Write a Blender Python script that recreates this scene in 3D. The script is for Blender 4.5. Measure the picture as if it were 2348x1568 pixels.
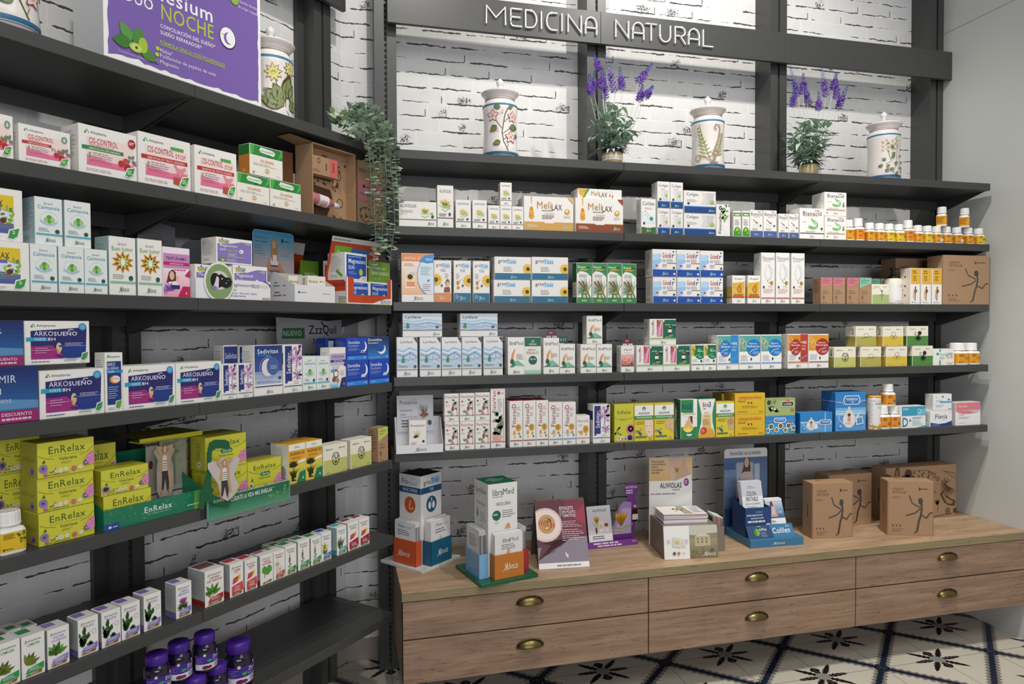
import bpy, math, random
import numpy as np
from mathutils import Vector, Matrix
random.seed(7)
C = bpy.context.scene
for o in list(bpy.data.objects): bpy.data.objects.remove(o)
COL = C.collection
# ------------------------------------------------------------------ camera
IW, IH = 2348, 1568
FPX = 1567.85
EYE = 1.554                      # eye height above the floor
YAW, PITCH, ROLL = 0.2458, -0.0225, -0.0045
_f = np.array([math.sin(YAW)*math.cos(PITCH), math.cos(YAW)*math.cos(PITCH), math.sin(PITCH)])
_r0 = np.array([math.cos(YAW), -math.sin(YAW), 0.0]); _u0 = np.cross(_r0, _f)
_r = math.cos(ROLL)*_r0+math.sin(ROLL)*_u0; _u = -math.sin(ROLL)*_r0+math.cos(ROLL)*_u0
cam = bpy.data.cameras.new('camera'); co = bpy.data.objects.new('camera', cam); COL.objects.link(co)
cam.sensor_width = 36; cam.lens = FPX/IW*36; cam.clip_start = .05
m = Matrix.Identity(4)
for i in range(3):
    m[i][0] = _r[i]; m[i][1] = _u[i]; m[i][2] = -_f[i]
m[2][3] = EYE
co.matrix_world = m
C.camera = co
# ------------------------------------------------------------------ light and exposure
C.view_settings.view_transform = 'Standard'; C.view_settings.look = 'None'
C.view_settings.exposure = 0.0; C.view_settings.gamma = 1; C.view_settings.use_curve_mapping = False
wd = bpy.data.worlds.new('room_light'); C.world = wd; wd.use_nodes = True
wd.node_tree.nodes['Background'].inputs[0].default_value = (.92, .93, 1.0, 1)
wd.node_tree.nodes['Background'].inputs[1].default_value = .17
def spot(x, y, z, tx, ty, tz, w, ang=95, blend=.6, size=.035, col=(1, .965, .9)):
    l = bpy.data.lights.new('spotlight', 'SPOT'); l.energy = w; l.spot_size = math.radians(ang); l.spot_blend = blend
    l.shadow_soft_size = size; l.color = col
    o = bpy.data.objects.new('spotlight', l); COL.objects.link(o); o.location = (x, y, z)
    o.rotation_euler = (Vector((tx, ty, tz))-Vector((x, y, z))).to_track_quat('-Z', 'Y').to_euler()
def area(x, y, z, tx, ty, tz, w, sx, sy, col=(1, .98, .95)):
    l = bpy.data.lights.new('fill_light', 'AREA'); l.shape = 'RECTANGLE'; l.size = sx; l.size_y = sy; l.energy = w; l.color = col
    o = bpy.data.objects.new('fill_light', l); COL.objects.link(o); o.location = (x, y, z)
    o.rotation_euler = (Vector((tx, ty, tz))-Vector((x, y, z))).to_track_quat('-Z', 'Y').to_euler()
LZ = EYE+2.4
spot(1.76, 1.75, LZ, 1.9, 3.1, EYE+.62, 104)
spot(.46, 1.70, EYE+2.36, .72, 3.1, EYE+.7, 66)
spot(-.15, .55, LZ, -.95, 2.1, EYE+.30, 70, 62, .8)
spot(2.1, 1.95, LZ, 2.5, 2.05, 0, 150, 60, .6)
area(1.3, -.2, 3.9, 1.3, 2.2, .7, 36, 3.4, 1.4)  # added broad overhead fill for the general ambient light
area(.9, -2.8, 1.9, 1.1, 3.0, 1.0, 72, 3.4, 1.6, (.93, .94, 1.0))  # added soft fill behind the camera, stands in for the rest of the shop
# ------------------------------------------------------------------ pixel -> place helpers (planes of the real room)
def ray(px, py): return _f+(px-IW/2)/FPX*_r-(py-IH/2)/FPX*_u
def onY(px, py, Y): d = ray(px, py); p = d*Y/d[1]; return np.array([p[0], p[1], p[2]+EYE])
def onX(px, py, X): d = ray(px, py); p = d*X/d[0]; return np.array([p[0], p[1], p[2]+EYE])
def onZ(px, py, z): d = ray(px, py); p = d*(z-EYE)/d[2]; return np.array([p[0], p[1], z])
S2 = 2**-.5
SC = .798
L0 = np.array([-.5069*SC, 2.7332*SC, 0]); LA = np.array([S2, S2, 0]); LN = np.array([-S2, S2, 0]); LL = 1.0772*SC
def onL(px, py, dd):
    d = ray(px, py); t = ((L0@LN)+dd)/(d@LN); P = d*t
    return (P-L0)@LA, P[2]+EYE
def LP(u, dd, z): p = L0+LA*u+LN*dd; return (p[0], p[1], z)
# ------------------------------------------------------------------ measures
X0, DY = .2066, 2.789            # left end and front plane of the right hand shelves
COLY, BRY, WX = 3.115, 3.25, 3.25  # post fronts, brick wall, side wall
ZR = [EYE+v for v in (.7146, .4073, .1008, -.2043, -.5125)]
ZL = [EYE+v*SC for v in (.8895, .4986, .1109, -.2788, -.6712, -1.0557, -1.4488)]
LCOL, LBR = .375, .46
ST = .0355
CTZ = EYE-1.0135                 # counter top
# ------------------------------------------------------------------ materials
def s2l(c): return c/12.92 if c <= .04045 else ((c+.055)/1.055)**2.4
def hexc(h):
    h = h.lstrip('#')
    if len(h) == 3: h = ''.join(c*2 for c in h)
    return tuple(s2l(int(h[i:i+2], 16)/255) for i in (0, 2, 4))+(1,)
_m = {}
def M(h, rough=.42, metal=0, spec=.5, trans=0, alpha=1):
    k = (h, rough, metal, spec, trans, alpha)
    if k in _m: return _m[k]
    mt = bpy.data.materials.new('colour_'+h.strip('#')); mt.use_nodes = True
    b = mt.node_tree.nodes['Principled BSDF']
    b.inputs['Base Color'].default_value = hexc(h); b.inputs['Roughness'].default_value = rough
    b.inputs['Metallic'].default_value = metal; b.inputs['Specular IOR Level'].default_value = spec
    b.inputs['Transmission Weight'].default_value = trans; b.inputs['Alpha'].default_value = alpha
    _m[k] = mt; return mt
class NT:
    def __init__(s, name):
        s.m = bpy.data.materials.new(name); s.m.use_nodes = True; s.t = s.m.node_tree; s.b = s.t.nodes['Principled BSDF']
        s.tc = s.t.nodes.new('ShaderNodeTexCoord').outputs['Object']
        sp = s.t.nodes.new('ShaderNodeSeparateXYZ'); s.t.links.new(s.tc, sp.inputs[0]); s.x, s.y, s.z = sp.outputs
    def _in(s, sock, v):
        if isinstance(v, (int, float)): sock.default_value = v
        elif isinstance(v, tuple): sock.default_value = v
        else: s.t.links.new(v, sock)
    def op(s, o, a, b=0, c=0):
        n = s.t.nodes.new('ShaderNodeMath'); n.operation = o; s._in(n.inputs[0], a); s._in(n.inputs[1], b); s._in(n.inputs[2], c); return n.outputs[0]
    def comb(s, x, y, z=0):
        n = s.t.nodes.new('ShaderNodeCombineXYZ'); s._in(n.inputs[0], x); s._in(n.inputs[1], y); s._in(n.inputs[2], z); return n.outputs[0]
    def noise(s, vec, scale, detail=3, rough=.5):
        n = s.t.nodes.new('ShaderNodeTexNoise'); s.t.links.new(vec, n.inputs['Vector']); n.inputs['Scale'].default_value = scale
        n.inputs['Detail'].default_value = detail; n.inputs['Roughness'].default_value = rough; return n.outputs['Fac']
    def white(s, vec):
        n = s.t.nodes.new('ShaderNodeTexWhiteNoise'); n.noise_dimensions = '3D'; s.t.links.new(vec, n.inputs['Vector']); return n.outputs['Value']
    def mix(s, f, a, b):
        n = s.t.nodes.new('ShaderNodeMix'); n.data_type = 'RGBA'; s._in(n.inputs[0], f); s._in(n.inputs[6], a); s._in(n.inputs[7], b); return n.outputs[2]
    def step(s, a, lo, hi):
        n = s.t.nodes.new('ShaderNodeMapRange'); s._in(n.inputs[0], a); s._in(n.inputs[1], lo); s._in(n.inputs[2], hi); return n.outputs[0]
    def bump(s, h, st=.3, dist=.002):
        n = s.t.nodes.new('ShaderNodeBump'); n.inputs['Strength'].default_value = st; n.inputs['Distance'].default_value = dist
        s.t.links.new(h, n.inputs['Height']); s.t.links.new(n.outputs[0], s.b.inputs['Normal'])
    def out(s, col, rough=.5, spec=.4):
        s._in(s.b.inputs['Base Color'], col); s._in(s.b.inputs['Roughness'], rough); s.b.inputs['Specular IOR Level'].default_value = spec; return s.m
def brick_mat():
    n = NT('white_brick_wallpaper')
    wob = n.noise(n.tc, 9, 2); wz = n.op('ADD', n.z, n.op('MULTIPLY', n.op('SUBTRACT', wob, .5), .012))
    zr = n.op('DIVIDE', wz, .0668); row = n.op('FLOOR', zr); fz = n.op('FRACT', zr)
    rr = n.white(n.comb(row, 3.3, 1.7))
    xs = n.op('ADD', n.op('ADD', n.op('DIVIDE', n.x, .212), n.op('MULTIPLY', row, .5)), n.op('MULTIPLY', rr, .35))
    colm = n.op('FLOOR', xs); fx = n.op('FRACT', xs)
    r1 = n.white(n.comb(colm, row, .5)); r2 = n.white(n.comb(colm, row, 7.5)); r3 = n.white(n.comb(colm, row, 13.5))
    base = n.mix(n.noise(n.tc, 14, 4), (.70, .70, .69, 1), (.83, .82, .80, 1))
    joint = n.op('MAXIMUM', n.step(fz, .10, .04), n.step(n.op('ABSOLUTE', n.op('SUBTRACT', fx, .5)), .478, .492))
    base = n.mix(n.op('MULTIPLY', joint, .45), base, (.90, .89, .87, 1))
    # dark edge along the foot of the brick
    hf = n.noise(n.tc, 70, 5, .7); lf = n.noise(n.tc, 26, 2); vec2 = n.comb(n.op('MULTIPLY', xs, 1.5), n.op('MULTIPLY', row, 3.1), 0); pres = n.noise(vec2, 1.3, 3, .55)
    inx = n.op('MULTIPLY', n.step(fx, .05, .09), n.step(fx, .95, .91))
    th = n.op('MULTIPLY', n.op('MULTIPLY', n.step(n.op('ADD', pres, n.op('MULTIPLY', r1, .30)), .50, .72), inx), n.op('ADD', .0, n.op('MULTIPLY', n.op('MULTIPLY', hf, hf), .22)))
    dz = n.op('ABSOLUTE', n.op('SUBTRACT', fz, n.op('ADD', .13, n.op('MULTIPLY', n.op('SUBTRACT', lf, .5), .22))))
    line = n.op('MULTIPLY', n.op('LESS_THAN', dz, th), n.op('GREATER_THAN', th, .008))
    # short dark vertical at the right end
    dx = n.op('ABSOLUTE', n.op('SUBTRACT', fx, n.op('ADD', .94, n.op('MULTIPLY', n.op('SUBTRACT', hf, .5), .04))))
    vl = n.op('MULTIPLY', n.op('MULTIPLY', n.op('LESS_THAN', dx, n.op('MULTIPLY', hf, .018)), n.op('GREATER_THAN', r2, .72)), n.op('LESS_THAN', n.op('ABSOLUTE', n.op('SUBTRACT', fz, .38)), .26))
    # torn patches
    wp = n.noise(n.tc, 34, 3, .6); ddx = n.op('DIVIDE', n.op('SUBTRACT', n.op('ADD', fx, n.op('MULTIPLY', n.op('SUBTRACT', wp, .5), .5)), n.op('ADD', .35, n.op('MULTIPLY', r3, .5))), n.op('ADD', .10, n.op('MULTIPLY', r2, .14))); ddz = n.op('DIVIDE', n.op('SUBTRACT', n.op('ADD', fz, n.op('MULTIPLY', n.op('SUBTRACT', wp, .5), .9)), .45), .45)
    rad = n.op('ADD', n.op('MULTIPLY', ddx, ddx), n.op('MULTIPLY', ddz, ddz))
    patch = n.op('MULTIPLY', n.step(rad, 1.1, .1), n.op('GREATER_THAN', r1, .80))
    grain = n.noise(n.tc, 130, 6, .75)
    pt = n.op('GREATER_THAN', n.op('ADD', grain, n.op('MULTIPLY', patch, .17)), .655)
    pt = n.op('MULTIPLY', pt, n.op('GREATER_THAN', n.op('ADD', patch, n.step(n.noise(n.tc, 11, 2), .52, .72)), .12))
    blk = n.op('MAXIMUM', n.op('MAXIMUM', line, vl), pt)
    return n.out(n.mix(n.op('MULTIPLY', blk, .93), base, (.028, .027, .03, 1)), .62, .25)
def wood_mat(name, c1, c2, c3, along='x', sc=1.0):
    n = NT(name)
    v = n.comb(n.op('MULTIPLY', n.x, 1.1*sc), n.op('MULTIPLY', n.y, 9*sc), n.op('MULTIPLY', n.z, 15*sc)) if along == 'x' else n.comb(n.op('MULTIPLY', n.x, 9), n.op('MULTIPLY', n.y, 9), n.op('MULTIPLY', n.z, 1.2))
    g = n.noise(v, 2.2, 6, .62)
    v2 = n.comb(n.op('MULTIPLY', n.x, 3.0), n.op('MULTIPLY', n.y, 60), n.op('MULTIPLY', n.z, 120)); g2 = n.noise(v2, 1.6, 4, .6)
    cr = n.noise(n.comb(n.op('MULTIPLY', n.x, .9), n.op('MULTIPLY', n.y, 12), n.op('MULTIPLY', n.z, 22)), 2.6, 3, .5)
    crack = n.op('MULTIPLY', n.op('LESS_THAN', n.op('ABSOLUTE', n.op('SUBTRACT', cr, .5)), .0065), .75)
    c = n.mix(n.step(g, .36, .64), c1, c2); c = n.mix(n.op('MULTIPLY', n.step(g2, .5, .75), .28), c, c3)
    knot = n.step(n.noise(n.comb(n.op('MULTIPLY', n.x, 3), n.op('MULTIPLY', n.y, 6), n.op('MULTIPLY', n.z, 8)), 2.0, 2), .62, .80)
    c = n.mix(n.op('MULTIPLY', knot, .35), c, c3)
    c = n.mix(crack, c, c3)
    n.bump(g2, .12, .0006)
    return n.out(c, .48, .35)
def metal_mat():
    n = NT('anthracite_painted_metal')
    c = n.mix(n.noise(n.tc, 30, 2), (.048, .049, .0475, 1), (.058, .059, .0565, 1)); n.bump(n.noise(n.tc, 900, 2), .06, .0003)
    return n.out(c, .40, .5)
def plaster_mat(name, a, b):
    n = NT(name); c = n.mix(n.noise(n.tc, 1.3, 3), a, b); n.bump(n.noise(n.tc, 120, 3), .08, .001); return n.out(c, .75, .25)
def kraft_mat(name='kraft_cardboard', k=1.0):
    n = NT(name); g = n.noise(n.comb(n.op('MULTIPLY', n.x, 6), n.y, n.op('MULTIPLY', n.z, 2)), 60, 5, .7)
    return n.out(n.mix(g, (.34*k, .205*k, .115*k, 1), (.48*k, .305*k, .18*k, 1)), .72, .2)
BRICK = brick_mat(); METAL = metal_mat(); KRAFT = kraft_mat()
DARK = M('#0c0c0e', .7)
WOODF = wood_mat('oak_drawer_front', (.27, .168, .108, 1), (.40, .265, .178, 1), (.15, .088, .056, 1))
WOODT = wood_mat('oak_counter_top', (.38, .25, .15, 1), (.52, .36, .225, 1), (.25, .155, .092, 1))
WOODE = wood_mat('oak_edge_band', (.27, .215, .115, 1), (.33, .27, .15, 1), (.2, .15, .08, 1))
SIDEW = plaster_mat('grey_white_paint', (.60, .62, .59, 1), (.66, .68, .64, 1))
# ------------------------------------------------------------------ mesh builder
class Mesh:
    def __init__(s): s.V = []; s.F = []; s.I = []; s.mats = []; s.sm = []
    def mi(s, m):
        if isinstance(m, str): m = M(m)
        if m not in s.mats: s.mats.append(m)
        return s.mats.index(m)
    def add(s, vs, fs, m, smooth=False):
        b = len(s.V); s.V += [tuple(v) for v in vs]; k = s.mi(m)
        for f in fs: s.F.append([b+i for i in f]); s.I.append(k); s.sm.append(smooth)
    def poly(s, pts, m): s.add(pts, [list(range(len(pts)))], m)
    def box(s, x0, y0, z0, x1, y1, z1, m, bev=0, mats=None):
        if x1 < x0: x0, x1 = x1, x0
        if y1 < y0: y0, y1 = y1, y0
        if z1 < z0: z0, z1 = z1, z0
        if bev <= 0:
            v = [(x0, y0, z0), (x1, y0, z0), (x1, y1, z0), (x0, y1, z0), (x0, y0, z1), (x1, y0, z1), (x1, y1, z1), (x0, y1, z1)]
            fs = dict(bottom=(3, 2, 1, 0), top=(4, 5, 6, 7), front=(0, 1, 5, 4), right=(1, 2, 6, 5), back=(2, 3, 7, 6), left=(3, 0, 4, 7))
            for k, f in fs.items(): s.add([v[i] for i in f], [(0, 1, 2, 3)], (mats or {}).get(k, m))
            return
        c = ((x0+x1)/2, (y0+y1)/2, (z0+z1)/2); h = ((x1-x0)/2, (y1-y0)/2, (z1-z0)/2); bev = min(bev, min(h)*.45)
        P = {}
        vs = []
        for sx in (-1, 1):
            for sy in (-1, 1):
                for sz in (-1, 1):
                    sg = (sx, sy, sz)
                    for ax in range(3):
                        p = [c[i]+sg[i]*(h[i] if i == ax else h[i]-bev) for i in range(3)]
                        P[(sg, ax)] = len(vs); vs.append(p)
        fs = []
        def q(*ks): return [P[k] for k in ks]
        nm = {(0, -1): 'left', (0, 1): 'right', (1, -1): 'front', (1, 1): 'back', (2, -1): 'bottom', (2, 1): 'top'}
        for ax in range(3):
            o = [i for i in range(3) if i != ax]
            for sg in (-1, 1):
                ks = []
                for a, b in ((-1, -1), (1, -1), (1, 1), (-1, 1)):
                    t = [0, 0, 0]; t[ax] = sg; t[o[0]] = a; t[o[1]] = b; ks.append((tuple(t), ax))
                fl = q(*ks)
                if (sg > 0) == (ax == 1): fl = fl[::-1]
                fs.append((fl, (mats or {}).get(nm[(ax, sg)], m)))
        for ax in range(3):
            o = [i for i in range(3) if i != ax]
            for a in (-1, 1):
                for b in (-1, 1):
                    t0 = [0, 0, 0]; t1 = [0, 0, 0]; t0[o[0]] = t1[o[0]] = a; t0[o[1]] = t1[o[1]] = b; t0[ax] = -1; t1[ax] = 1
                    fs.append((q((tuple(t0), o[0]), (tuple(t1), o[0]), (tuple(t1), o[1]), (tuple(t0), o[1])), (mats or {}).get('edge', m)))
        for sx in (-1, 1):
            for sy in (-1, 1):
                for sz in (-1, 1): fs.append((q(((sx, sy, sz), 0), ((sx, sy, sz), 1), ((sx, sy, sz), 2)), m))
        b = len(s.V); s.V += [tuple(v) for v in vs]
        for f, mm in fs: s.F.append([b+i for i in f]); s.I.append(s.mi(mm)); s.sm.append(False)
    def prism(s, pts, d, m, axis='y'):
        """outline pts (a,b) extruded by d=(d0,d1) on the axis"""
        n = len(pts)
        def P(a, b, t): return {'y': (a, t, b), 'x': (t, a, b), 'z': (a, b, t)}[axis]
        v = [P(a, b, d[0]) for a, b in pts]+[P(a, b, d[1]) for a, b in pts]
        f = [list(range(n))[::-1], list(range(n, 2*n))]+[[i, (i+1) % n, n+(i+1) % n, n+i] for i in range(n)]
        s.add(v, f, m)
    def lathe(s, prof, m, n=40, c=(0, 0), cap=True, smooth=True, fn=None):
        v = []
        for r, z in prof:
            for k in range(n):
                a = 2*math.pi*k/n; rr = r*(fn(a) if fn else 1); v.append((c[0]+rr*math.cos(a), c[1]+rr*math.sin(a), z))
        f = [[i*n+k, i*n+(k+1) % n, (i+1)*n+(k+1) % n, (i+1)*n+k] for i in range(len(prof)-1) for k in range(n)]
        s.add(v, f, m, smooth)
        if cap:
            b = len(s.V)-len(v)
            s.F.append([b+k for k in range(n)][::-1]); s.I.append(s.mi(m)); s.sm.append(False)
            s.F.append([b+(len(prof)-1)*n+k for k in range(n)]); s.I.append(s.mi(m)); s.sm.append(False)
    def tube(s, pts, r, m, n=6):
        pts = [Vector(p) for p in pts]; v = []; rs = r if isinstance(r, (list, tuple)) else [r]*len(pts)
        for i, p in enumerate(pts):
            t = (pts[min(i+1, len(pts)-1)]-pts[max(i-1, 0)]).normalized(); a = t.orthogonal().normalized(); b = t.cross(a)
            for k in range(n):
                w = 2*math.pi*k/n; v.append(p+(a*math.cos(w)+b*math.sin(w))*rs[i])
        f = [[i*n+k, i*n+(k+1) % n, (i+1)*n+(k+1) % n, (i+1)*n+k] for i in range(len(pts)-1) for k in range(n)]
        f += [list(range(n))[::-1], [(len(pts)-1)*n+k for k in range(n)]]
        s.add(v, f, m, True)
    def data(s, name):
        me = bpy.data.meshes.new(name); me.from_pydata(s.V, [], s.F)
        for m in s.mats: me.materials.append(m)
        me.polygons.foreach_set('material_index', s.I); me.polygons.foreach_set('use_smooth', s.sm); me.update(); return me
    def obj(s, name, parent=None, me=None):
        o = bpy.data.objects.new(name, s.data(name)); COL.objects.link(o)
        if parent: o.parent = parent
        return o
def tag(o, label, cat, group=None):
    o['label'] = label; o['category'] = cat
    if group: o['group'] = group
    return o
def empty(name, loc, rz=0, label=None, cat=None, group=None):
    o = bpy.data.objects.new(name, None); COL.objects.link(o); o.location = loc; o.rotation_euler = (0, 0, rz); o.empty_display_size = .05
    if label: tag(o, label, cat, group)
    return o
def struct(o): o['kind'] = 'structure'; return o
# ------------------------------------------------------------------ lettering and printing
_tc = {}
def glyphs(txt, bold=False, ital=False):
    k = (txt, bold, ital)
    if k in _tc: return _tc[k]
    cu = bpy.data.curves.new('t', 'FONT'); cu.body = txt; cu.size = 1; cu.resolution_u = 2
    cu.space_character = 1.09 if bold else 1.05
    if bold: cu.offset = .010
    if ital: cu.shear = .35
    o = bpy.data.objects.new('t', cu); COL.objects.link(o)
    dg = bpy.context.evaluated_depsgraph_get(); me = bpy.data.meshes.new_from_object(o.evaluated_get(dg))
    v = [(p.co.x, p.co.y) for p in me.vertices]; f = [list(p.vertices) for p in me.polygons]
    nz = [me.polygons[i].normal.z for i in range(len(f))]
    f = [g if z > 0 else g[::-1] for g, z in zip(f, nz)]
    bpy.data.objects.remove(o); bpy.data.meshes.remove(me); bpy.data.curves.remove(cu)
    if v:
        x0 = min(a for a, b in v); x1 = max(a for a, b in v); y0 = min(b for a, b in v); y1 = max(b for a, b in v)
        v = [((a-x0)/(x1-x0 or 1), (b-y0)/(y1-y0 or 1)) for a, b in v]
    _tc[k] = (v, f); return _tc[k]
def ell(x0, y0, x1, y1, n=20, a0=0, a1=2*math.pi):
    return [((x0+x1)/2+(x1-x0)/2*math.cos(a0+(a1-a0)*k/n), (y0+y1)/2+(y1-y0)/2*math.sin(a0+(a1-a0)*k/n)) for k in range(n)]
def leafpts(x, y, ang, L, W, n=5, asp=1.0):
    """leaf from base (x,y); asp = x unit / y unit"""
    c, s = math.cos(ang), math.sin(ang); up = []; dn = []
    for k in range(n+1):
        t = k/n; w = W*math.sin(math.pi*t**.8)*.5; up.append((t*L, w)); dn.append((t*L, -w))
    pts = dn+up[::-1][1:-1]
    return [(x+(a*c-b*s)*asp, y+a*s+b*c) for a, b in pts]
def paint(me, spec, fr, lay0=1, seed=1):
    """fr: function (u 0..1, v 0..1, height) -> 3D, plus fr.asp = face height / face width"""
    rnd = random.Random(seed); lay = lay0; asp = fr.asp
    eps = .00013
    def put(pts, m):
        if fr.seg >= 1000 and (min(min(p) for p in pts) < 0 or max(max(p) for p in pts) > 100):
            for ax, lim, sg in ((0, 0, 1), (0, 100, -1), (1, 0, 1), (1, 100, -1)):
                o = []; n = len(pts)
                for i in range(n):
                    p, q = pts[i], pts[(i+1) % n]; a = (p[ax]-lim)*sg; b = (q[ax]-lim)*sg
                    if a >= 0: o.append(p)
                    if (a < 0) != (b < 0): t = a/(a-b); o.append((p[0]+(q[0]-p[0])*t, p[1]+(q[1]-p[1])*t))
                pts = o
                if len(pts) < 3: return
        me.poly([fr(a/100, b/100, lay*eps) for a, b in pts], m)
    def rect(x0, y0, x1, y1, m):
        ns = max(1, int(abs(x1-x0)/fr.seg+.999)); nv = max(1, int(abs(y1-y0)/fr.segv+.999))
        for i in range(ns):
            a = x0+(x1-x0)*i/ns; b = x0+(x1-x0)*(i+1)/ns
            for j in range(nv):
                c = y0+(y1-y0)*j/nv; d = y0+(y1-y0)*(j+1)/nv
                put([(a, c), (b, c), (b, d), (a, d)], m)
    for line in spec.replace('\n', ';').split(';'):
        tk = line.split()
        if not tk: continue
        cmd = tk[0]; i = 1; nums = []
        while i < len(tk) and not tk[i].startswith('#'): nums.append(float(tk[i])); i += 1
        cols = []
        while i < len(tk) and tk[i].startswith('#'): cols.append(tk[i]); i += 1
        txt = ' '.join(tk[i:]); lay += 1; N = nums
        if not cols: print('BADSPEC', line); continue
        c0 = cols[0]
        if len(N) < 4 and cmd != 'q': print('BADN', line)
        if cmd == 'r': rect(*N[:4], c0)
        elif cmd == 'e': put(ell(*N[:4]), c0)
        elif cmd == 'h': put(ell(*N[:4], 14, math.radians(N[4]), math.radians(N[5])), c0)
        elif cmd == 'c':     # ring
            o = ell(*N[:4], 24); w = N[4]; q = ell(N[0]+w*asp, N[1]+w, N[2]-w*asp, N[3]-w, 24)
            for k in range(24): put([o[k], o[(k+1) % 24], q[(k+1) % 24], q[k]], c0)
        elif cmd == 'q': put([(N[k], N[k+1]) for k in range(0, len(N), 2)], c0)
        elif cmd in ('t', 'T', 'i', 'I', 'v', 'V'):
            v, f = glyphs(txt, cmd in 'TIV', cmd in 'iI'); x0, y0, x1, y1 = N[:4]
            if cmd in 'vV': vs = [fr((x1-b*(x1-x0))/100, (y0+a*(y1-y0))/100, lay*eps) for a, b in v]
            else: vs = [fr((x0+a*(x1-x0))/100, (y0+b*(y1-y0))/100, lay*eps) for a, b in v]
            me.add(vs, f, c0)
        elif cmd == 'l':     # small print
            N = N+[float(q) for q in txt.split()]; n = int(N[4]) if len(N) > 4 else 2; dy = (N[3]-N[1])/n; th = dy*(N[5] if len(N) > 5 else .36)
            for k in range(n):
                y = N[3]-dy*(k+.5); xe = N[0]+(N[2]-N[0])*rnd.uniform(.62, 1); x = N[0]
                while x < xe-.5:
                    w = min(xe-x, (N[2]-N[0])*rnd.uniform(.08, .22)); put([(x, y-th/2), (x+w, y-th/2), (x+w, y+th/2), (x, y+th/2)], c0); x += w+(N[2]-N[0])*.025
        elif cmd == 'f':     # flower cx cy r n  petal colour, centre colour
            cx, cy, r, n = N[:4]; n = int(n)
            for k in range(n): put(leafpts(cx, cy, 2*math.pi*k/n+.3, r, r*(N[4] if len(N) > 4 else .5), 5, asp), c0)
            lay += 1; put(ell(cx-r*.26*asp, cy-r*.26, cx+r*.26*asp, cy+r*.26, 12), cols[1] if len(cols) > 1 else c0)
        elif cmd == 'w':     # fan of leaves cx cy L n a0 a1 width
            cx, cy, L, n, a0, a1, W = N[:7]; n = int(n)
            for k in range(n):
                an = math.radians(a0+(a1-a0)*k/max(1, n-1)); put(leafpts(cx, cy, an, L*rnd.uniform(.8, 1), W, 5, asp), cols[k % len(cols)])
        elif cmd == 'k':     # brush stroke width x y x y ...
            w = N[0]; P = [(N[k], N[k+1]) for k in range(1, len(N), 2)]
            for a, b in zip(P, P[1:]):
                dx = (b[0]-a[0])/asp; dy = b[1]-a[1]; L = math.hypot(dx, dy) or 1; nx = -dy/L*w/2*asp; ny = dx/L*w/2
                put([(a[0]-nx, a[1]-ny), (b[0]-nx, b[1]-ny), (b[0]+nx, b[1]+ny), (a[0]+nx, a[1]+ny)], c0)
        elif cmd == 's':     # scattered leaves inside a rect: n, size
            n = int(N[4])
            for k in range(n):
                x = rnd.uniform(N[0], N[2]); y = rnd.uniform(N[1], N[3]); put(leafpts(x, y, rnd.uniform(0, 6.28), N[5]*rnd.uniform(.6, 1), N[5]*.45, 4, asp), cols[k % len(cols)])
        elif cmd == 'g':     # vertical blend made of printed bands, bottom colour to top colour
            a = hexs(cols[0]); b = hexs(cols[1]); n = 8
            for k in range(n):
                t = (k+.5)/n; cc = '#%02x%02x%02x' % tuple(int(a[j]*(1-t)+b[j]*t) for j in range(3)); rect(N[0], N[1]+(N[3]-N[1])*k/n, N[2], N[1]+(N[3]-N[1])*(k+1)/n, cc)
def hexs(h):
    h = h.lstrip('#'); h = ''.join(c*2 for c in h) if len(h) == 3 else h
    return [int(h[i:i+2], 16) for i in (0, 2, 4)]
def frame(O, ex, ey, w, h):
    O, ex, ey = Vector(O), Vector(ex).normalized(), Vector(ey).normalized(); nn = ex.cross(ey)
    def fr(u, v, t): return O+ex*(u*w)+ey*(v*h)+nn*t
    fr.asp = h/w; fr.seg = 1000; fr.segv = 1000; return fr
def front(w, h, x0=None, y=0, z=0): return frame((-w/2 if x0 is None else x0, y, z), (1, 0, 0), (0, 0, 1), w, h)
def leftside(w, d, h): return frame((-w/2, d, 0), (0, -1, 0), (0, 0, 1), d, h)
def topside(w, d, h): return frame((-w/2, 0, h), (1, 0, 0), (0, 1, 0), w, d)
def wrap(rfn, h, a0, a1, z0=0, c=(0, 0)):
    """cylinder/lathe wrap; u from angle a0 to a1 (degrees, 0 = facing the shelf front, + to the right)"""
    r0 = rfn(.5*h)
    def fr(u, v, t):
        a = math.radians(a0+(a1-a0)*u); z = z0+v*h; r = rfn(v*h)+.0006+t
        return (c[0]+r*math.sin(a), c[1]-r*math.cos(a), z)
    fr.asp = h/(math.radians(abs(a1-a0))*r0); fr.seg = 100*6/abs(a1-a0); fr.segv = 5; return fr
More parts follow.
